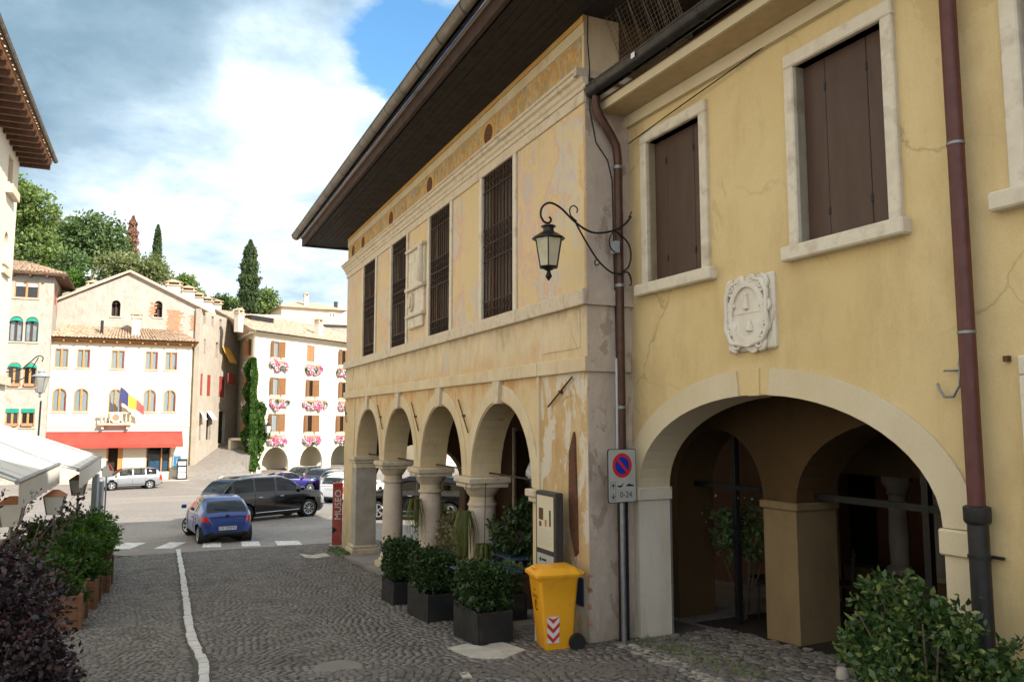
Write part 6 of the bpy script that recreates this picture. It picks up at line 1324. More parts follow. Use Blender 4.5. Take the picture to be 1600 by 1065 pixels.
def car(label, spec, pos, heading, color, group='cars in the square', steer=0., plate=None, plate_mat='plate_white', rim='hub_grey', roofrack=False, rimstyle='five', lit=False):
    S = CAR[spec]; L, r = S['L'], S['r']; hx, hy = heading; nrm = math.hypot(hx, hy); ang = math.atan2(hy/nrm, hx/nrm)
    c = thing('parked_car' if 'arked' in label else 'car', label, 'car', (pos[0], pos[1], zg(pos[0], pos[1])), ang, group, local=True)
    X0 = L/2; xr = S['ro']; xf = xr + S['wb']
    keys = set(np.linspace(0, L, 56)) | {0, .02, .05, .09, L-.02, L-.05, L-.09}
    for a, b in [S['rw'], S['ws']] + S['side']: keys |= {a, b}
    RA = r + .055
    for xc in (xr, xf): keys |= {xc + RA*math.cos(t) for t in cover(0, math.pi, 12)}
    xs = np.array(sorted(keys)); xs = xs[np.concatenate([[True], np.diff(xs) > .008])]
    tp = smooth_interp(xs, *zip(*S['top'])); wt = np.minimum(smooth_interp(xs, *zip(*S['waist'])), tp - .015); hw = smooth_interp(xs, *zip(*S['hw']))
    zl = np.interp(xs, [0, .25, L-.3, L], [.34, .20, .19, .30])
    gh = np.clip((tp - wt - .02) / .35, 0, 1); rw = hw*.93*(1-gh) + np.minimum(hw*.93, S['roofw'])*gh
    sec = []
    for i in range(len(xs)):
        h, w_, l_, t_, q = hw[i], wt[i], zl[i], tp[i], rw[i]; mid = l_ + (w_-l_)*.5
        g0 = h*.965
        sec.append([(0, l_), (h*.82, l_), (h*.95, l_+.06), (h*.985, l_ + (w_-l_)*.28), (h, mid), (h*.995, l_ + (w_-l_)*.76), (h*.975, w_-.03), (g0, w_),
                    (g0 + (q-g0)*.06, w_ + (t_-w_)*.08), (g0 + (q-g0)*.45, w_ + (t_-w_)*.45), (g0 + (q-g0)*.85, w_ + (t_-w_)*.82), (q*.93, t_ - (t_-w_)*.06 - .008), (q*.80, t_-.012), (q*.4, t_-.002), (0, t_)])
    nj = len(sec[0]); parts = {}
    def cls(x, j, side):
        top_j = j >= 11; sj = 8 <= j <= 10
        if top_j and S['rw'][0] < x < S['rw'][1]: return 'rear_window'
        if top_j and S['ws'][0] < x < S['ws'][1]: return 'windshield'
        if sj or False:
            for k, (a, b) in enumerate(S['side']):
                if a < x < b: return 'side_window#%d%d' % (k, side)
        if spec == 'mini' and 5 <= j <= 6 and .05 < x < .29: return 'tail_light' if side > 0 else 'tail_light '
        if spec != 'mini' and 4 <= j <= 6 and .02 < x < .20: return 'tail_light' if side > 0 else 'tail_light '
        if j in (4, 5) and L - .32 < x < L - .05: return 'headlight' if side > 0 else 'headlight '
        if j in (0, 1): return 'underbody'
        return 'body'
    for side in (1, -1):
        for i in range(len(xs)-1):
            xm = (xs[i]+xs[i+1])/2
            for j in range(nj-1):
                y0 = (sec[i][j][0]+sec[i][j+1][0])/2; zm = (sec[i][j][1]+sec[i][j+1][1]+sec[i+1][j][1]+sec[i+1][j+1][1])/4
                dcut = min(math.hypot(xm-xr, zm-r), math.hypot(xm-xf, zm-r))
                if 1 <= j <= 6 and dcut < RA and y0 > .3: continue
                q = [(xs[i]-X0, side*sec[i][j][0], sec[i][j][1]), (xs[i+1]-X0, side*sec[i+1][j][0], sec[i+1][j][1]), (xs[i+1]-X0, side*sec[i+1][j+1][0], sec[i+1][j+1][1]), (xs[i]-X0, side*sec[i][j+1][0], sec[i][j+1][1])]
                # snap the cut edge on to the wheel arch circle
                q2 = []
                for (x, y, z), jj in zip(q, (j, j, j+1, j+1)):
                    for xc in (xr, xf):
                        dx, dz = x + X0 - xc, z - r; dd = math.hypot(dx, dz)
                        if 1 <= jj <= 7 and dd < RA + .035 and abs(y) > .3 and dd > .05: x, z = xc - X0 + dx/dd*(RA+.0), r + dz/dd*(RA+.0)
                    q2.append((x, y, z))
                if side < 0: q2 = q2[::-1]
                parts.setdefault(cls(xm, j, side), MB()).add(q2, [(0,1,2,3)])
    for xe, i in ((0, 0), (L, -1)):
        pts = [(xe-X0, y, z) for y, z in sec[i]] + [(xe-X0, -y, z) for y, z in sec[i][::-1]]; parts['body'].add(pts, [list(range(len(pts)))])
    matn = {'body': color, 'underbody': MAT['car_trim'], 'tail_light': MAT['lamp_red'], 'headlight': MAT['lamp_clear']}
    body = None
    for nm in sorted(parts, key=lambda s: s != 'body'):
        key = nm.split('#')[0].strip(); me_m = matn.get(key, MAT['glass_tint' if spec == 'suv' and key != 'windshield' else 'glass_car']); mbp = parts[nm]
        V = np.round(np.array(mbp.v), 4); uq, inv = np.unique(V, axis=0, return_inverse=True); inv = inv.ravel()
        m2 = MB(); m2.v = [u for u in uq]; fs = []
        for f in mbp.f:
            g = []
            for k in f:
                if not g or g[-1] != inv[k]: g.append(int(inv[k]))
            if len(g) > 2 and g[0] == g[-1]: g.pop()
            if len(set(g)) >= 3: fs.append(g)
        m2.f = fs; m2.m = [0]*len(fs); o = obj(key, m2, me_m, c, 42)
        if nm == 'body': body = o
    # wheel wells, wheels
    for xc, sgn, st in ((xr, 1, 0), (xr, -1, 0), (xf, 1, steer), (xf, -1, steer)):
        yw = S['W']/2 - .03; m_ = MB()
        m_.lathe([(RA, 0), (RA, -.30*1)], (xc-X0, sgn*(yw-.01) if sgn > 0 else -(yw-.01)+.30, r), 20, 'y', False); m_.lathe([(0, 0), (RA, 0)], (xc-X0, sgn*(yw-.30), r), 20, 'y', False); obj('wheel_well', m_, MAT['car_trim'], c)
        co, si = math.cos(st), math.sin(st)
        TW = lambda x, y, z, xc=xc, sgn=sgn, co=co, si=si: np.array([xc-X0 + x*co - (y*sgn)*si, sgn*(yw-.02) + x*si + (y*sgn)*co, r + z])
        w = bpy.data.objects.new('wheel', None); COL.objects.link(w); w.parent = c; RO[w.name] = RO[c.name]; w.empty_display_size = .2
        m_ = MB(TW); m_.lathe([(r*.68, .0), (r*.74, .012), (r*.90, .010), (r*.98, -.015), (r, -.05), (r, -.14), (r*.96, -.19), (r*.68, -.20)], (0, 0, 0), 26, 'y', False); obj('tyre', m_, MAT['rubber'], w, 50)
        m_ = rim_mesh(r, rimstyle); m_.v = [TW(*p) for p in m_.v]; obj('rim', m_, MAT[rim], w, 30)
        m_ = MB(TW); m_.lathe([(0, -.06), (r*.68, -.06)], (0, 0, 0), 20, 'y', False); obj('hub', m_, MAT['car_trim'], w)
    # cabin, plates, handles, mirrors, wiper
    xc0, xc1 = S['side'][0][0] + .1, S['ws'][0] - .1; zw = float(np.interp(L/2, xs, wt))
    m_ = MB(); 
    for sx_, sy_ in ((S['ws'][0] - .55, .36), (S['ws'][0] - .55, -.36), (S['side'][0][0] + .45, .36), (S['side'][0][0] + .45, -.36)):
        m_.bbox(sx_-X0-.10, sx_-X0+.05, sy_-.24, sy_+.24, .5, zw + .12, .05); m_.bbox(sx_-X0-.07, sx_-X0+.02, sy_-.1, sy_+.1, zw + .14, zw + .32, .03)
    obj('seat', m_, MAT['interior_dark'], c, kind='stuff'); obj('cabin_floor', MB().box(xc0-X0, S['ws'][1]-X0-.1, -S['W']*.40, S['W']*.40, .42, .50), MAT['interior_dark'], c)
    obj('dashboard', MB().bbox(S['ws'][0]-X0+.2, S['ws'][1]-X0-.05, -S['W']*.38, S['W']*.38, .6, zw - .03, .05), MAT['interior_dark'], c)
    ywid = .26
    pz = .50 if spec == 'mini' else .82; xp = float(np.interp(pz, [t[1] for t in S['top'][:3]], [t[0] for t in S['top'][:3]]))
    if spec == 'mini': xp = -.004
    for xx, nx_, nm in ((xp-X0-.012, -1, 'rear'), (L-X0+.012, 1, 'front')):
        zp = pz if nm == 'rear' else .42
        p_ = obj('licence_plate', MB().box(xx-.006, xx+.006, -ywid, ywid, zp-.055, zp+.055), MAT[plate_mat], c)
        if plate: text_mesh('plate_text', plate, (lambda a, b, z, xx=xx, nx_=nx_: np.array([xx + nx_*b, nx_*a, z])), .11, MAT['black_print'], p_, .009, z0=zp)
    for sgn in (1, -1):
        for a, b in S['side'][-2:]:
            xx = a + .12; yy = float(np.interp(xx, xs, hw))
            obj('door_handle', MB().bbox(xx-X0-.0, xx-X0+.17, sgn*yy-.018, sgn*yy+.018, zw-.16, zw-.13, .008), MAT['hub_grey'] if spec == 'suv' else color, c)
        xx = S['ws'][1] - .18; yy = float(np.interp(xx, xs, hw)); obj('wing_mirror', MB().bbox(xx-X0-.07, xx-X0+.07, sgn*(yy+.01), sgn*(yy+.17), zw+.02, zw+.15, .03), color, c)
        if spec == 'suv': yy = .64; obj('roof_rail', MB().tube([(.75-X0, sgn*yy, 1.66), (.9-X0, sgn*yy, 1.73), (2.5-X0, sgn*yy, 1.745), (2.8-X0, sgn*yy, 1.66)], .018, 6), MAT['hub_grey'], c)
    # door seams, tailgate seam
    for sgn in (1, -1):
        for x_ in [S['side'][-2][0] - .03, S['side'][-1][0] - .04, S['side'][-1][1] + .10]:
            i = int(np.argmin(abs(xs - x_))); pts = [(xs[i]-X0, sgn*(y + .004), z) for y, z in sec[i][3:8]]; obj('door_seam', MB().tube(pts, .006, 4), MAT['rubber'], c)
        pts = [(x_-X0, sgn*(float(np.interp(x_, xs, hw)) + .004), float(np.interp(x_, xs, zl)) + .17) for x_ in cover(S['side'][-2][0], S['side'][-1][1] + .1, 8)]
        if spec in ('suv', 'wagon'): obj('side_moulding', MB().tube(pts, .014, 5), MAT['hub_grey'] if spec == 'suv' else MAT['car_trim'], c)
    i = int(np.argmin(abs(xs - (.10 if spec == 'mini' else .05)))); pts = [(xs[i]-X0-.006, y*.93, z) for y, z in sec[i][8:]]; pts += [(x, -y, z) for x, y, z in pts[::-1]]; obj('tailgate_seam', MB().tube(pts, .006, 4), MAT['rubber'], c)
    # bumpers: lower dark band
    m_ = MB(); bwid = .42 if spec == 'mini' else .62; m_.bbox(-X0-.012, -X0+.05, -bwid, bwid, .30, .38 if spec == 'mini' else .42, .02); obj('rear_bumper_trim', m_, MAT['car_trim'], c)
    obj('grille', MB().bbox(X0-.03, X0+.012, -.42, .42, .30, .46, .01), MAT['car_trim'], c); obj('upper_grille', MB().bbox(X0-.13, X0-.035, -.34, .34, .60, .68, .01), MAT['car_trim'], c)
    xw = S['rw'][0] + .06; zw_ = float(np.interp(xw, xs, tp)); x2 = S['rw'][0] + (S['rw'][1]-S['rw'][0])*.28; z2 = float(np.interp(x2, xs, tp)); obj('wiper', MB().tube([(xw-X0-.03, -.02, zw_+.03), (x2-X0-.03, .34, z2+.03)], .012, 5), MAT['car_trim'], c)
    return c
paint('paint_blue', (.012, .052, .25), .3, .1, dirt_=.02); paint('paint_black', (.003, .003, .004), .15, dirt_=.015, coat=.35); paint('paint_silver', (.30, .32, .345), .3, .5); paint('paint_violet', (.02, .018, .16), .2, .2)
paint('paint_navy', (.012, .03, .07), .25); paint('paint_grey', (.32, .31, .28), .3, .4); paint('paint_white', (.72, .73, .73), .3); paint('paint_green', (.02, .028, .022), .25); paint('paint_white2', (.66, .67, .68), .3)
ka = car('small blue hatchback seen from behind, turning at the crossing', 'mini', (-9.62, 26.05), (-.50, .866), MAT['paint_blue'], plate='CX 295MA', steer=.45)
m_ = MB(); m_.lathe([(0, 0), (.055, 0), (.055, .01), (0, .012)], (-1.735, 0, .845), 14, 'x'); obj('badge', m_, MAT['iron_black'], ka)
suv = car('large black estate car crossing the square behind the blue hatchback', 'suv', (-9.97, 32.2), (.65, .76), MAT['paint_black'], rimstyle='multi')
sk = car('silver estate car driving in front of the red awning', 'wagon', (-27.3, 56.5), (-.80, -.60), MAT['paint_silver'], plate='', plate_mat='plate_yellow')
car('violet blue coupe parked behind the black estate car', 'coupe', (-14.6, 52.0), (.88, .47), MAT['paint_violet'], rimstyle='multi')
car('dark green hatchback parked before the second hotel arch', 'hatch', (-15.2, 60.0), (.35, .94), MAT['paint_green'])
car('navy blue hatchback parked nose in towards the hotel', 'hatch', (-12.9, 56.5), (.42, .91), MAT['paint_navy'])
car('beige grey hatchback parked next to the navy one', 'hatch', (-11.0, 53.0), (.42, .91), MAT['paint_grey'])
car('white hatchback parked beside the beige grey one', 'hatch', (-9.7, 48.0), (.45, .89), MAT['paint_white'])
car('white estate car half hidden behind the red museum board', 'wagon', (-8.6, 43.5), (.45, .89), MAT['paint_white2'])
car('black estate car parked beyond the far end of the arcade', 'suv', (-3.6, 31.5), (-.97, .2), MAT['paint_black'])
# ------------------------------------------------------------------ street furniture and small things
# --- no parking sign on its post
SO = at(971, 735, 9.0); SO[2] = 0; sdir = Fr(SO, TA + math.pi/2 - math.radians(6), -1)   # a to the right, b towards the viewer
def TS(a, b, z): return sdir.O + sdir.u*a - sdir.n*b*(-1 if sdir.n[1] < 0 else 1)*1.0 + np.array([0, 0, z]) if False else sdir.O + sdir.u*a + np.array([sdir.u[1], -sdir.u[0], 0])*b + np.array([0, 0, z])
g0 = zg(SO[0], SO[1])
ps = thing('parking_sign', 'no parking sign reading 0-24 on a thin post at the loggia corner', 'road sign', (SO[0], SO[1], g0))
obj('post', MB(TS).lathe([(.03, 0), (.03, 2.15)], (.03, -.03, g0 - .05), 14), MAT['steel_grey'], ps, 50); obj('conduit', MB(TS).lathe([(.014, 0), (.014, 1.05)], (-.005, -.06, 4.66), 10), MAT['zinc'], ps, 50)
def rrect(w, h, r, k=5):
    pts = []
    for cx_, cz_, q0 in ((w/2-r, h/2-r, 0), (-w/2+r, h/2-r, 90), (-w/2+r, -h/2+r, 180), (w/2-r, -h/2+r, 270)):
        for i in range(k+1): q = math.radians(q0 + 90*i/k); pts.append((cx_ + r*math.cos(q), cz_ + r*math.sin(q)))
    return pts
zc = 4.375; pn = obj('sign_panel', MB(TS).prism([(a, z+zc) for a, z in rrect(.40, .60, .03)], .0, .012), MAT['black_print'], ps)
obj('sign_face', MB(TS).prism([(a, z+zc) for a, z in rrect(.385, .585, .025)], .012, .014), MAT['sign_grey'], ps)
def disc(r, a, z, b0, b1, n=32): return MB(TS).prism([(a + r*math.cos(2*math.pi*i/n), z + r*math.sin(2*math.pi*i/n)) for i in range(n)], b0, b1)
zd = zc + .115; obj('sign_ring', disc(.138, 0, zd, .014, .0155), MAT['red_print'], ps); obj('sign_disc', disc(.098, 0, zd, .0155, .0165), MAT['blue_print'], ps)
m_ = MB(TS); q = math.radians(135); m_.add([(x*math.cos(q)-y*math.sin(q), .0175, zd + x*math.sin(q)+y*math.cos(q)) for x, y in ((-.105, -.017), (.105, -.017), (.105, .017), (-.105, .017))], [(0,1,2,3)]); obj('sign_bar', m_, MAT['red_print'], ps)
text_mesh('sign_text', '0-24', TS, .095, MAT['black_print'], ps, .0155, a0=.05, z0=zc - .215)
m_ = MB(TS); z0 = zc - .17; m_.band([(a - .13, z*1 + z0) for a, z in rrect(.066, .20, .012)] + [(-.13 + .033, z0 + .088)], [(a - .13, z + z0) for a, z in rrect(.072, .206, .014)] + [(-.13 + .036, z0 + .089)], .0142, .0152); obj('arrow_frame', m_, MAT['black_print'], ps)
for sg, zz in ((1, z0 + .05), (-1, z0 - .05)):
    m_ = MB(TS); m_.box(-.134, -.126, .0145, .0155, zz - .03, zz + .03); 
    for sx_ in (-1, 1): m_.add([(-.13, .0157, zz + sg*.036), (-.13 + sx_*.026, .0157, zz + sg*.008), (-.13 + sx_*.026, .0157, zz - sg*.003), (-.13, .0157, zz + sg*.02)], [(0,1,2,3)])
    obj('arrow', m_, MAT['black_print'], ps)
zt0 = zc - .115
m_ = MB(TS); m_.prism([(.055, zt0), (.075, zt0+.018), (.105, zt0+.022), (.13, zt0+.012), (.165, zt0+.006), (.165, zt0-.008), (.05, zt0-.006)], .0142, .0155); obj('towed_car_symbol', m_, MAT['black_print'], ps)
m_ = MB(TS); m_.prism([(-.07, zt0-.008), (-.02, zt0-.016), (.0, zt0+.0), (.018, zt0+.03), (.012, zt0+.032), (-.01, zt0+.008), (-.07, zt0+.004)], .0142, .0155); obj('tow_hook_symbol', m_, MAT['black_print'], ps)
# --- wall lantern on a wrought iron bracket
LB = FB(.02, 0, 0); lam = thing('wall_lantern', 'black wrought iron wall lantern on a scrolled bracket at the house corner', 'lantern', FB(.02, .6, 6.9))
lz = 7.33; m_ = MB(FB)
def T0(pts): return [(-.16, b + .06, z) for b, z in pts]
main = [(.03, 7.44), (.12, 7.34), (.28, 7.245), (.5, 7.19), (.66, 7.21), (.83, 7.30), (1.0, 7.43), (1.14, 7.475), (1.24, 7.42), (1.265, 7.32), (1.22, 7.245), (1.16, 7.24), (1.13, 7.28), (1.155, 7.31)]
def spl(pts, n=6):
    out = []; P = [np.array(p) for p in pts]
    for i in range(len(P)-1):
        p0, p1, p2, p3 = P[max(0, i-1)], P[i], P[i+1], P[min(len(P)-1, i+2)]
        for k in range(n): t = k/n; out.append(tuple(.5*((2*p1) + (p2-p0)*t + (2*p0-5*p1+4*p2-p3)*t*t + (3*p1-p0-3*p2+p3)*t**3)))
    return out + [tuple(P[-1])]
m_.tube(T0(spl(main)), .013, 7); obj('bracket_arm', m_, MAT['iron_black'], lam, 1)
low = [(.04, 6.66), (-.0+.06, 6.72), (.10, 6.76), (.2, 6.73), (.33, 6.74), (.5, 6.86), (.66, 7.06), (.8, 7.27)]; m_ = MB(FB); m_.tube(T0(spl(low)), .011, 7); obj('bracket_brace', m_, MAT['iron_black'], lam, 1)
m_ = MB(FB); m_.tube(T0(spl([(.28, 7.245), (.18, 7.2), (.07, 7.1), (.04, 6.96), (.08, 6.82), (.2, 6.735)])), .011, 7); obj('bracket_ring', m_, MAT['iron_black'], lam, 1)
for pts in ([(.26, 7.25), (.33, 7.17), (.34, 7.06), (.28, 6.99), (.21, 7.0), (.18, 7.06), (.22, 7.11), (.26, 7.09)], [(.79, 7.30), (.87, 7.36), (.88, 7.44), (.83, 7.48), (.78, 7.45), (.79, 7.40)], [(.47, 6.84), (.53, 6.80), (.55, 6.84), (.53, 6.87)], [(.05, 6.72), (.0+.04, 6.62), (.07, 6.60)], [(.06, 7.43), (.02, 7.50)]):
    m_ = MB(FB); m_.tube(T0(spl(pts)), .008, 6); obj('scroll', m_, MAT['iron_black'], lam, 1)
obj('junction_box', MB(FB).box(-.18, -.08, .27, .33, 6.98, 7.12), MAT['zinc'], lam)
def lantern_body(T, c, s, root, glass='frosted', metal='iron_black', n=6, rb=.115, rt=.20, h=.42, cap='gutter_dark'):
    """hanging lantern; c = top centre of the glass body"""
    P = lambda r, z, k: (c[0] + r*math.cos(2*math.pi*(k+.5)/n), c[1] + r*math.sin(2*math.pi*(k+.5)/n), c[2] + z)
    for k in range(n):
        obj('pane', MB(T).add([P(rt*s, 0, k), P(rt*s, 0, k+1), P(rb*s, -h*s, k+1), P(rb*s, -h*s, k)], [(0,1,2,3)]), MAT[glass], root)
        obj('glazing_bar', MB(T).tube([P(rt*s, 0, k), P(rb*s, -h*s, k)], .009*s, 5), MAT[metal], root)
    for r_, z in ((rt, 0), (rb, -h)): obj('collar', MB(T).tube([P(r_*s, z*s, k) for k in range(n+1)], .010*s, 5), MAT[metal], root)
    m_ = MB(T); m_.lathe([(rt*1.14*s, .0), (rt*1.14*s, .012*s), (rt*.52*s, .085*s), (rt*.38*s, .095*s), (rt*.36*s, .15*s), (rt*.52*s, .157*s), (rt*.5*s, .17*s), (.02, .195*s), (.01, .22*s)], c, n*2); obj('lantern_cap', m_, MAT[cap], root, 30)
    m_ = MB(T); m_.lathe([(rb*.9*s, 0), (rb*.5*s, -.03*s), (.02*s, -.05*s), (.035*s, -.09*s), (.045*s, -.12*s), (.015*s, -.16*s), (.0, -.18*s)], (c[0], c[1], c[2]-h*s), 8); obj('finial', m_, MAT[metal], root, 30)
lantern_body(FB, (-.16, 1.225, 7.05), .9, lam, rb=.12, rt=.185, h=.36)
obj('hook', MB(FB).tube([(-.16, 1.225, 7.25), (-.16, 1.225, 7.18)], .008, 5), MAT['iron_black'], lam)
# --- notice board
nb_ = thing('notice_board', 'tall cream notice board in a dark frame beside the yellow bin', 'notice board', FA(.58, .2, 2.4)); n0 = zg(*FA(.58, .2, 0)[:2])
obj('board_leg', MB(FA).box(.36, .40, .19, .23, n0, 3.0), MAT['iron_black'], nb_); obj('board_leg', MB(FA).box(.78, .82, .19, .23, n0, 3.0), MAT['iron_black'], nb_); obj('board_frame', MB(FA).bbox(.31, .84, .16, .27, 2.98, 4.14, .012), MAT['iron_black'] if 0 else surf('frame_grey', (.03, .028, .028), (.045, .042, .042), 5, .5, .05, 50), nb_)
obj('poster', MB(FA).box(.355, .795, .27, .274, 3.46, 4.09), MAT['cream_panel'], nb_); obj('lower_sheet', MB(FA).box(.355, .795, .27, .274, 3.02, 3.40), MAT['sign_grey'], nb_)
for (a0, a1, z0, z1, mt) in ((.62, .74, 3.80, 3.94, 'rust'), (.42, .46, 3.74, 3.93, 'wood_dark'), (.53, .58, 3.73, 3.81, 'terracotta'), (.67, .73, 3.72, 3.78, 'wood_rafter')): obj('photo', MB(FA).box(a0, a1, .274, .2755, z0, z1), MAT[mt], nb_)
m_ = MB(FA); m_.lathe([(0, .274), (.025, .274), (.025, .2755), (0, .2755)], (.70, 0, 3.33), 12, 'y'); m_.box(.54, .66, .274, .2755, 3.32, 3.345); m_.box(.40, .48, .274, .2755, 3.24, 3.248); obj('logo', m_, MAT['black_print'], nb_, kind='stuff')
m_ = MB(FA)
for i in range(9): m_.box(.46 if i % 3 == 2 else .40, .75, .274, .2752, 3.68 - i*.022, 3.685 - i*.022)
obj('print_lines', m_, MAT['sign_grey'], nb_, kind='stuff')
# --- yellow wheeled bin
bp = gp(868, 1012); bb_ = float((bp - FA.O) @ NN); ba_ = float((bp - FA.O) @ U)
bz = zg(bp[0], bp[1]); BN = thing('wheeled_bin', 'yellow wheeled paper bin with red and white chevrons at the loggia corner', 'bin', (bp[0], bp[1], bz))
ca, sa = math.cos(math.radians(-8)), math.sin(math.radians(-8))
def TB(x, y, z): # x: to the left of the bin (along the street), y: front (towards the street)
    x, y, z = x*.94, y*.94, z*.95; X = x*ca - y*sa; Y = x*sa + y*ca; return bp*[1, 1, 0] + U*X + NN*Y + np.array([0, 0, bz + z])
def loop(w, f, bk, r, z, k=4):
    pts = []
    for cx_, cy_, q0 in ((w-r, f-r, 0), (-w+r, f-r, 90), (-w+r, -bk+r, 180), (w-r, -bk+r, 270)):
        for i in range(k+1): q = math.radians(q0 + 90*i/k); pts.append((cx_ + r*math.cos(q), cy_ + r*math.sin(q), z))
    return pts
def loft(T, loops):
    m_ = MB(T); n = len(loops[0])
    for l_ in loops: m_.v += [T(*p) for p in l_]
    for i in range(len(loops)-1):
        for j in range(n): m_.f.append((i*n+j, i*n+(j+1) % n, (i+1)*n+(j+1) % n, (i+1)*n+j)); m_.m.append(0)
    m_.f.append(list(range(n))); m_.f.append(list(range((len(loops)-1)*n, len(loops)*n))); m_.m += [0, 0]; return m_
obj('bin_body', loft(TB, [loop(.175, .17, .16, .04, .0), loop(.18, .185, .17, .04, .03), loop(.205, .235, .195, .045, .50), loop(.225, .27, .22, .045, .80), loop(.235, .285, .225, .045, .815), loop(.235, .285, .225, .045, .845)]), MAT['bin_yellow'], BN, 35)
lid = obj('lid', loft(TB, [loop(.245, .305, .245, .04, .835), loop(.25, .315, .255, .04, .845), loop(.25, .315, .255, .04, .875), loop(.225, .285, .24, .05, .895), loop(.20, .24, .22, .05, .925), loop(.185, .21, .205, .05, .935)]), MAT['bin_yellow'], BN, 35)
obj('lid_handle', MB(TB).tube([(-.07, .25, .90), (-.07, .27, .935), (.07, .27, .935), (.07, .25, .90)], .012, 6), MAT['bin_yellow'], lid)
obj('push_bar', MB(TB).tube([(-.21, -.22, .84), (-.21, -.29, .87), (.21, -.29, .87), (.21, -.22, .84)], .016, 8), MAT['bin_yellow'], BN, 1)
for sx_ in (-1, 1):
    w = sub('wheel', BN, TB(sx_*.235, -.19, .1)); obj('tyre', MB(TB).lathe([(.055, -.025), (.09, -.028), (.1, -.015), (.1, .015), (.09, .028), (.055, .025)], (sx_*.225, -.19, .10), 22, 'x'), MAT['rubber'], w, 40); obj('hub', MB(TB).lathe([(.0, -.02), (.055, -.02), (.055, .02), (.0, .02)], (sx_*.225, -.19, .10), 16, 'x'), MAT['car_trim'], w, 40)
def TBs(a, b, z): # side face towards the viewer: a runs forward, b outwards
    xx = -.1765 - .054*z - .004
    return TB(xx - b, a, z)
st = obj('chevron_sticker', MB(TBs).box(.02, .17, .0, .004, .10, .40), MAT['white_print'], BN)
for k_ in range(3):
    zz = .10 + k_*.11; m_ = MB(TBs)
    for s0 in (.02, .17):
        m_.add([(s0, .006, min(.40, zz+.075)), (.095, .006, zz+.0), (.095, .006, zz+.05), (s0, .006, min(.40, zz+.125))], [(0,1,2,3)])
    obj('chevron', m_, MAT['red_print'], st, kind='stuff')
def TBf(a, b, z): return TB(-a, .17 + .123*z + .006 + b, z)
text_mesh('bin_text', 'CARTA', TBf, .06, MAT['black_print'], BN, .002, z0=.60); text_mesh('bin_text', 'rifiuti', TBf, .04, MAT['black_print'], BN, .002, z0=.68)
m_ = MB(TBf); m_.band([(.03*math.cos(t), .50 + .05*math.sin(t)) for t in cover(0, 5.6, 14)], [(.045*math.cos(t), .50 + .065*math.sin(t)) for t in cover(0, 5.6, 14)], .001, .003); obj('bin_symbol', m_, MAT['black_print'], BN)
# --- small dark panel on the wall behind the bin, grey bollard beside it
tag(obj('wall_panel', MB(FA).bbox(.12, .30, .0, .02, 2.86, 3.18, .005), MAT['poster_navy']), 'small dark blue poster fixed low on the corner pier behind the bin', 'poster')
bo = FA(.45, .42, 0); bo[2] = zg(bo[0], bo[1]); o_ = tag(obj('bollard', MB().lathe([(.05, -.02), (.05, .5), (.055, .52), (.04, .56), (0, .57)], tuple(bo), 14), MAT['jamb_plaster'], None, 40), 'pale short bollard half hidden behind the yellow bin', 'bollard')
# --- red museum board at the far corner
MO = np.array([-4.95, 22.6, 0]); MO[2] = zg(MO[0], MO[1]); mdir = math.atan2(-MO[0], MO[1])
def TM(a, b, z): return MO*[1, 1, 0] + np.array([.97, .22, 0])*a + np.array([.22, -.97, 0])*b + np.array([0, 0, MO[2] + z])
mu = thing('museum_board', 'narrow red upright board reading MUSEO at the far corner of the loggia', 'sign', MO)
obj('panel', MB(TM).bbox(-.14, .14, -.03, .03, .03, 1.66, .01), MAT['museum_red'], mu); obj('cap', MB(TM).bbox(-.145, .145, -.035, .035, 1.66, 1.76, .01), MAT['lamp_red'], mu); obj('foot', MB(TM).bbox(-.2, .2, -.12, .12, -.02, .03, .01), MAT['grey_stone'], mu)
text_mesh('lettering', 'MUSEO', TM, .26, MAT['white_print'], mu, .034, rot=math.pi/2, a0=.02, z0=1.15); obj('arrow_mark', MB(TM).add([(-.13, .034, .35), (.0, .034, .45), (-.13, .034, .55)], [(0, 1, 2)]), MAT['black_print'], mu)
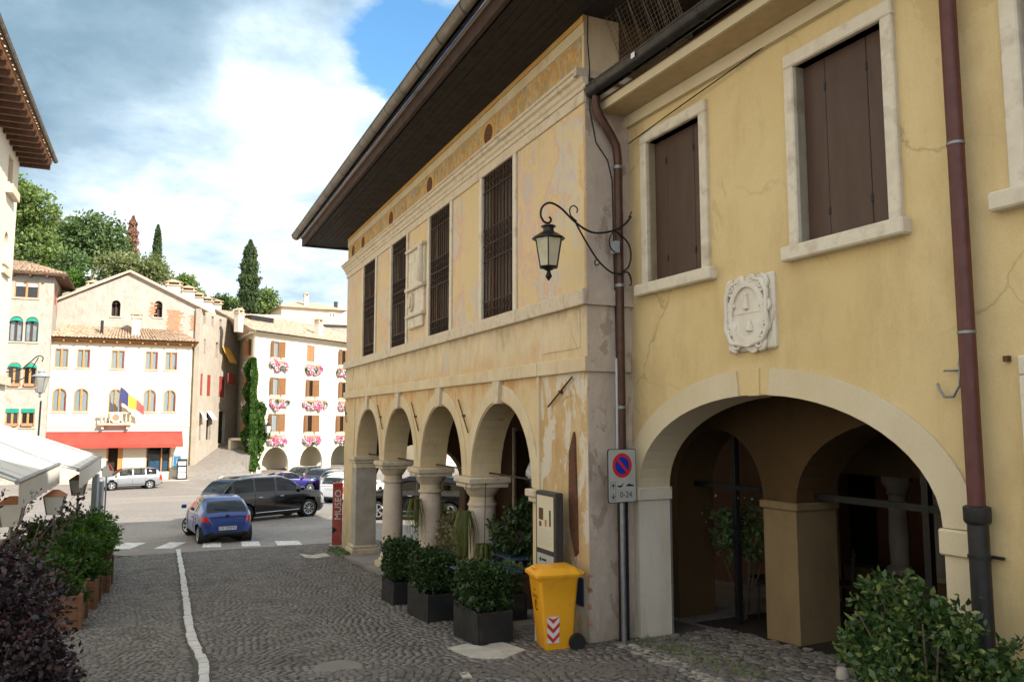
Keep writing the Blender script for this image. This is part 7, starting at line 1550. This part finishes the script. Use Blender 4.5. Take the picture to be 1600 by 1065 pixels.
# --- tables and chairs under the arcade and in the passage
def chair(label, p, rot, group, mat='chair_metal'):
    p = np.array(p, float); c, s = math.cos(rot), math.sin(rot); T = lambda x, y, z: p + np.array([x*c - y*s, x*s + y*c, z])
    t = thing('cafe_chair', label, 'chair', p, group=group)
    obj('seat', MB(T).bbox(-.2, .2, -.2, .2, .44, .465, .008), MAT[mat], t)
    for sx_ in (-1, 1):
        obj('leg', MB(T).tube([(sx_*.18, .18, 0), (sx_*.18, .17, .44)], .011, 6), MAT[mat], t); obj('leg', MB(T).tube([(sx_*.19, -.22, 0), (sx_*.18, -.18, .46), (sx_*.18, -.23, .86)], .011, 6), MAT[mat], t)
    for z in (.60, .70, .80): obj('back_slat', MB(T).box(-.18, .18, -.222, -.205, z, z + .055), MAT[mat], t)
def table(label, p, group, mat='table_blue', cloth=None, w=.36):
    p = np.array(p, float); T = lambda x, y, z: p + U*x + NN*y + np.array([0, 0, z]); t = thing('cafe_table', label, 'table', p, group=group)
    obj('tabletop', MB(T).bbox(-w, w, -w, w, .72, .745, .008), MAT[mat], t); obj('pedestal', MB(T).tube([(0, 0, .02), (0, 0, .72)], .03, 8), MAT['chair_metal'], t); obj('foot', MB(T).lathe([(.24, 0), (.24, .015), (.04, .04)], (0, 0, 0), 16), MAT['chair_metal'], t)
    if cloth:
        m_ = MB(T); e = w + .02; n = 12; rim = [(-e + 2*e*i/n, -e) for i in range(n)] + [(e, -e + 2*e*i/n) for i in range(n)] + [(e - 2*e*i/n, e) for i in range(n)] + [(-e, e - 2*e*i/n) for i in range(n)]; k = len(rim)
        m_.add([(x, y, .752) for x, y in rim] + [(x*1.06 + .015*math.sin(i*1.9), y*1.06 + .015*math.cos(i*2.3), .34 + .03*math.sin(i*.9)) for i, (x, y) in enumerate(rim)], [list(range(k))] + [(i, (i+1) % k, k+(i+1) % k, k+i) for i in range(k)]); obj('tablecloth', m_, MAT[cloth], t, 50)
    return t
q = FA(1.75, -.15, fl(1.75)); table('small dark blue cafe table behind the yellow bin', FA(.95, .62, zg(*FA(.95, .62, 0)[:2])) * 0 + FA(1.62, .62, zg(*FA(1.62, .62, 0)[:2])), 'cafe tables')
chair('dark cafe chair behind the nearest planter', FA(1.95, .55, zg(*FA(1.95, .55, 0)[:2]) + .0), 1.1, 'cafe chairs'); table('dark blue cafe table deeper under the near arch', FA(2.5, -.35, fl(2.5)), 'cafe tables'); chair('dark cafe chair beside the potted flowers', FA(5.3, -1.4, fl(5.3)), 2.2, 'cafe chairs')
for i, (a, b_, r_) in enumerate(((-.25, -2.0, .4), (.25, -2.3, 2.0), (-.6, -2.6, 1.2))): p = FB(a, b_, 0); p[2] = zg(*FB(a, -1, 0)[:2]) + .01; chair(['dark chair just inside the left passage arch', 'dark chair deeper in the passage by the wall', 'dark chair next to the inner pier of the passage'][i], p, r_, 'chairs in the passage')
p = FB(.1, -1.75, 0); p[2] = zg(p[0], p[1]); shrub('passage_plant', 'dark potted plant with white blossoms inside the passage', 'plant', p, [(p + [0, 0, 1.1], (.35, .35, .4), 40, .12)], .08, 'leaf_dark', 140, 30, 6)
rng = np.random.default_rng(141); Pq = p + [0, 0, 1.35] + rng.normal(size=(22, 3))*[.28, .28, .16]; o_ = polys('blossom', leaves(Pq, .04, rng, .9), 4, MAT['flower_white'], bpy.data.objects['passage_plant'], 'stuff')
bn = tag(obj('hanging_banner', MB(FB).add([(-.60, -2.2, 4.0), (-.36, -2.2, 4.0), (-.02, -2.22, 2.9), (-.62, -2.22, 2.9), (-.60, -2.21, 4.0), (-.36, -2.21, 4.0), (-.02, -2.23, 2.9), (-.62, -2.23, 2.9)], [(0,1,2,3), (4,5,6,7)]), MAT['cloth_white']), 'white and red banner hanging in the dark passage beside the pier', 'banner')
obj('red_stripe', MB(FB).add([(-.42, -2.195, 4.0), (-.36, -2.195, 4.0), (-.25, -2.205, 3.65), (-.33, -2.205, 3.65)], [(0,1,2,3)]), MAT['red_print'], bn)
tag(obj('kerb_stone', MB().lathe([(.055, -.02), (.06, .05), (.045, .10), (0, .115)], tuple(gp(1317, 1062)), 12), MAT['grey_stone'], None, 40), 'small rounded guard stone at the lower edge of the picture beside the bush', 'bollard')
# --- cafe awnings on the white house, terrace under them
def awning(label, s0, s1, lf, lw_, zf, zw):
    t = thing('cafe_awning', label, 'awning', SL((s0+s1)/2, lw_, 2.4), group='white awnings over the cafe terrace'); T = lambda s, l, z: U*s + NN*l + np.array([0, 0, z]); n = 6
    m_ = MB(T)
    for dz in (0, -.012):
        for i in range(n):
            v0, v1 = i/n, (i+1)/n; f = lambda v: (lw_ + (lf-lw_)*v, zw + (zf-zw)*v - .10*math.sin(v*math.pi) + dz); p, q = f(v0), f(v1); m_.quad((s0, p[0], p[1]), (s1, p[0], p[1]), (s1, q[0], q[1]), (s0, q[0], q[1]))
    obj('canopy', m_, MAT['awning_white'], t, 60)
    m_ = MB(T); k = 24; m_.add([(s0 + (s1-s0)*i/k, lf - .02, zf) for i in range(k+1)] + [(s0 + (s1-s0)*i/k, lf - .03 + .012*math.sin(i*1.7), zf - .36 + .015*math.sin(i*2.1)) for i in range(k+1)], [(i, i+1, k+1+i+1, k+1+i) for i in range(k)]); obj('valance', m_, MAT['awning_white'], t, 60)
    m_ = MB(T); m_.add([(s1, lf, zf), (s1, lw_, zw - .0), (s1, lw_, zw - .45), (s1, lf, zf - .36)], [(0,1,2,3)]); obj('side_flap', m_, MAT['awning_white'], t)
    obj('front_bar', MB(T).tube([(s0, lf, zf), (s1, lf, zf)], .035, 8), MAT['steel_grey'], t, 50)
    for k_ in range(1, 5):
        s = s0 + (s1-s0)*k_/5; pts = [(s, lw_ + (lf-lw_)*v, zw + (zf-zw)*v - .10*math.sin(v*math.pi) + .004) for v in cover(0, 1, 6)]; obj('seam', MB(T).tube(pts, .006, 4), MAT['awning_white'], t)
    for s in (s0 + .3, s1 - .3): obj('folding_arm', MB(T).tube([(s, lw_, zw - .15), (s + .3, (lf+lw_)/2, (zf+zw)/2 - .12), (s, lf, zf)], .022, 6), MAT['steel_grey'], t)
a1 = at(22, 752, 10.3); a2 = at(110, 723, 14.9); awning('nearest white cafe awning at the left edge', 12.3, 17.1, 1.68, 5.0, 4.18, 5.9)
awning('farther white cafe awning beyond the nearest one', 17.15, 23.6, 1.36, 5.0, 4.05, 5.4)
def cafe_lamp(label, s, l, h, k=.34):
    p = SL(s, l); t = thing('terrace_lamp', label, 'lamp', p, group='lamps on the cafe terrace'); T = lambda x, y, z: p + U*x + NN*y + np.array([0, 0, z]); obj('post', MB(T).tube([(0, 0, 0), (0, 0, h)], .025, 8), MAT['steel_grey'], t)
    b, tp_ = .11, .17; m_ = MB(T); P = lambda r, z, i: (r*math.cos(math.pi/4 + i*math.pi/2)*1.414, r*math.sin(math.pi/4 + i*math.pi/2)*1.414, z)
    for i in range(4): obj('pane', MB(T).add([P(b, h, i), P(b, h, i+1), P(tp_, h+k, i+1), P(tp_, h+k, i)], [(0,1,2,3)]), MAT['lantern_white'], t); obj('glazing_bar', MB(T).tube([P(b, h, i), P(tp_, h+k, i)], .012, 5), MAT['steel_grey'], t)
    obj('lamp_cap', MB(T).add([P(tp_*1.15, h+k, i) for i in range(4)] + [P(.05, h+k+.11, i) for i in range(4)], [(0,1,5,4), (1,2,6,5), (2,3,7,6), (3,0,4,7), (4,5,6,7), (0,1,2,3)]), MAT['terracotta'], t)
cafe_lamp('square white terrace lamp on a pole between awning and hedge', 17.0, 1.70, 1.50); cafe_lamp('second square terrace lamp in front of the grey pillars', 20.0, 1.56, 1.72); cafe_lamp('square terrace lamp nearest the left edge behind purple twigs', 14.3, 2.0, 1.42)
tb = table('terrace table with a white cloth under the awning', SL(15.6, 2.9), 'terrace tables', cloth='cloth_white', w=.45); table('second white clothed terrace table beside the hedge', SL(17.8, 2.6), 'terrace tables', cloth='cloth_white', w=.45); table('third white clothed terrace table at the far end', SL(20.5, 3.0), 'terrace tables', cloth='cloth_white', w=.45)
for i, (s, l) in enumerate(((15.5, 2.8), (15.7, 3.0), (17.8, 2.55))): p = SL(s, l, .756); o_ = tag(obj('bottle', MB().lathe([(.035, 0), (.037, .02), (.037, .17), (.014, .22), (.013, .28), (.015, .285)], tuple(p), 12), MAT['wood_orange'], None, 40), ['amber bottle on the near edge of the first terrace table', 'amber bottle on the far edge of the first terrace table', 'amber bottle on the second terrace table'][i], 'bottle', 'bottles on the terrace tables')
for i, (s, l, r_) in enumerate(((14.7, 2.9, .4), (16.4, 2.7, 3.4), (18.7, 2.6, 3.5), (19.6, 3.1, .3))): chair(['wooden terrace chair before the first table', 'wooden terrace chair behind the first table', 'wooden terrace chair beside the second table', 'wooden terrace chair before the third table'][i], SL(s, l), r_, 'terrace chairs', 'wood_orange')
# --- grey steel pillars, small signs at the terrace end
for i, (px, D) in enumerate(((147, 21.5), (155, 21.8))): p = at(px, 800, D); p[2] = zg(p[0], p[1]); T = lambda x, y, z, p=p: p + np.array([x, y, z]); o_ = tag(obj('steel_pillar', MB(T).bbox(-.075, .075, -.06, .06, -.02, 2.2 - .2*i, .01), MAT['zinc']), ['left one of two blue grey steel pillars behind the hedge', 'right one of two blue grey steel pillars behind the hedge'][i], 'pillar', 'steel pillars at the terrace end')
for i, l in enumerate((1.0, .86)): p = SL(20.6 + .2*i, l); tag(obj('grey_post', MB().lathe([(.03, -.02), (.03, .62), (.0, .64)], tuple(p), 10), MAT['steel_grey'], None, 40), ['left thin grey post at the end of the planter row', 'right thin grey post at the end of the planter row'][i], 'post', 'thin posts by the planters')
p = at(166, 735, 24.0); T = lambda a, b, z: np.array([p[0] + a*.55, p[1] - b, p[2] + z*.6]); zz = zg(p[0], p[1]); ds = thing('direction_sign', 'small white sign with blue and red ends behind the terrace', 'sign', (p[0], p[1], zz)); obj('post', MB().tube([(p[0], p[1] + .03, zz), (p[0], p[1] + .03, p[2] + .3)], .025, 8), MAT['steel_grey'], ds)
obj('sign_panel', MB(T).prism([(-.26, .1), (-.2, -.3), (.22, -.3), (.42, -.0), (.2, .32), (-.02, .28)], 0, .02), MAT['white_print'], ds); obj('red_edge', MB(T).prism([(.22, .02), (.42, 0), (.22, .30), (.1, .31)], .02, .024), MAT['red_print'], ds); obj('blue_edge', MB(T).prism([(-.27, .0), (-.2, 0), (-.2, .1), (-.27, .1)], .02, .024), MAT['blue_print'], ds)
# --- lamp on the stone house, ivy lamp on the hotel, information boards
wl = thing('street_lantern', 'grey street lantern on a bracket in front of the stone house', 'lantern', at(64, 600, 45)); pc = at(64, 588, 45); TT = lambda x, y, z: pc + np.array([x, y, z]); lantern_body(TT, (0, 0, .0), 1.8, wl, 'glass_clear', 'steel_grey', 6, .12, .24, .5, 'zinc')
m_ = MB(TT); m_.tube(spl([(0, 0, .85), (.05, 0, 1.1), (-.3, 0, 1.15), (-1.2, 0, .4), (-2.0, -.5, .2)]), .03, 6); m_.tube(spl([(-.2, 0, 1.1), (-1., 0, -.1), (-2.0, -.5, -.3)]), .025, 6); obj('bracket', m_, MAT['iron_black'], wl, 1); obj('post', MB(TT).tube([(.08, 0, -1.4), (.02, 0, -6)], .05, 8), MAT['iron_black'], wl)
wl = thing('ivy_lantern', 'small white lantern hanging in front of the ivy on the hotel', 'lantern', FD(.9, 1.0, 4.2)); lantern_body(FD, (.9, .95, 4.5), 1.5, wl, 'lantern_white', 'steel_grey'); obj('bracket', MB(FD).tube([(.9, 0, 5.1), (.9, .95, 5.05), (.9, .95, 4.95)], .03, 6), MAT['iron_black'], wl)
nb2 = tag(obj('information_board', MB(FC).bbox(9.05, 9.75, .02, .14, 1.1, 2.2, .02), MAT['zinc']), 'grey wall case with a blue information sign beside the shop window', 'notice board'); obj('information_sheet', MB(FC).box(9.15, 9.65, .14, .15, 1.3, 2.1), MAT['emblem_blue'], nb2); text_mesh('information_letter', 'i', FC, .6, MAT['white_print'], nb2, .16, a0=9.4, z0=1.7)
sb = thing('sandwich_board', 'dark framed sandwich board with white sheets on the pavement before the awning house', 'sign', FC(9.7, .9, .3)); TT2 = lambda a, b, z: FC(9.75 + a, 1.0 + b, .27 + z); obj('board_frame', MB(TT2).bbox(-.38, .38, -.05, .05, 0, 1.65, .02), MAT['black_print'], sb)
for z0, z1 in ((.15, .55), (.62, 1.0), (1.15, 1.45)): obj('sheet', MB(TT2).box(-.28, .28, .05, .06, z0, z1), MAT['white_print'], sb)
tag(obj('pavement_step', MB(FC).box(-.5, 10.3, .0, 1.6, -.3, .27), MAT['marble']), 'pale stone step along the front of the awning house', 'step')
tag(obj('hotel_menu', MB(FD).box(.25, .75, .02, .06, .9, 1.7), MAT['cream_panel']), 'small notice on the hotel corner beside the ivy', 'notice')
# --- blue bay lines on the square
for i, (x0, y0, x1, y1) in enumerate(((505, 775, 535, 786), (498, 781, 528, 792))):
    p, q = gp(x0, y0), gp(x1, y1); w = np.array([.04, .03, 0]); m_ = MB(); up = np.array([0, 0, .006]); m_.quad(tuple(p - w + up), tuple(p + w + up), tuple(q + w + up), tuple(q - w + up)); obj('bay_line', m_, MAT['bay_blue'] if 'bay_blue' in MAT else surf('bay_blue', (.10, .16, .34), (.16, .22, .38), 5, .8, 0), ground)
# --- driver of the silver car
dr = thing('person', 'driver in a white shirt at the wheel of the silver estate car', 'person', (0, 0, 0), 0, local=True); dr.location = sk.location; dr.rotation_euler = sk.rotation_euler
m_ = MB(); m_.lathe([(.0, .62), (.16, .66), (.19, .85), (.20, 1.0), (.12, 1.08), (.055, 1.11), (.055, 1.15)], (.05, .34, -.08), 14); ob1 = obj('torso', m_, MAT['cloth_white'], dr, 1)
m_ = MB(); m_.lathe([(.05, 0), (.075, .04), (.09, .1), (.088, .16), (.06, .21), (0, .23)], (.06, .34, 1.03), 12); hd = obj('head', m_, MAT['skin'], dr, 1); m_ = MB(); m_.lathe([(.094, .09), (.096, .15), (.07, .215), (0, .245)], (.045, .34, 1.03), 12); obj('hair', m_, MAT['wood_dark'], hd, 1)
obj('arm', MB().tube([(.06, .5, .92), (.22, .56, .72), (.42, .42, .82)], [.055, .045, .035], 8), MAT['skin'], dr, 1)
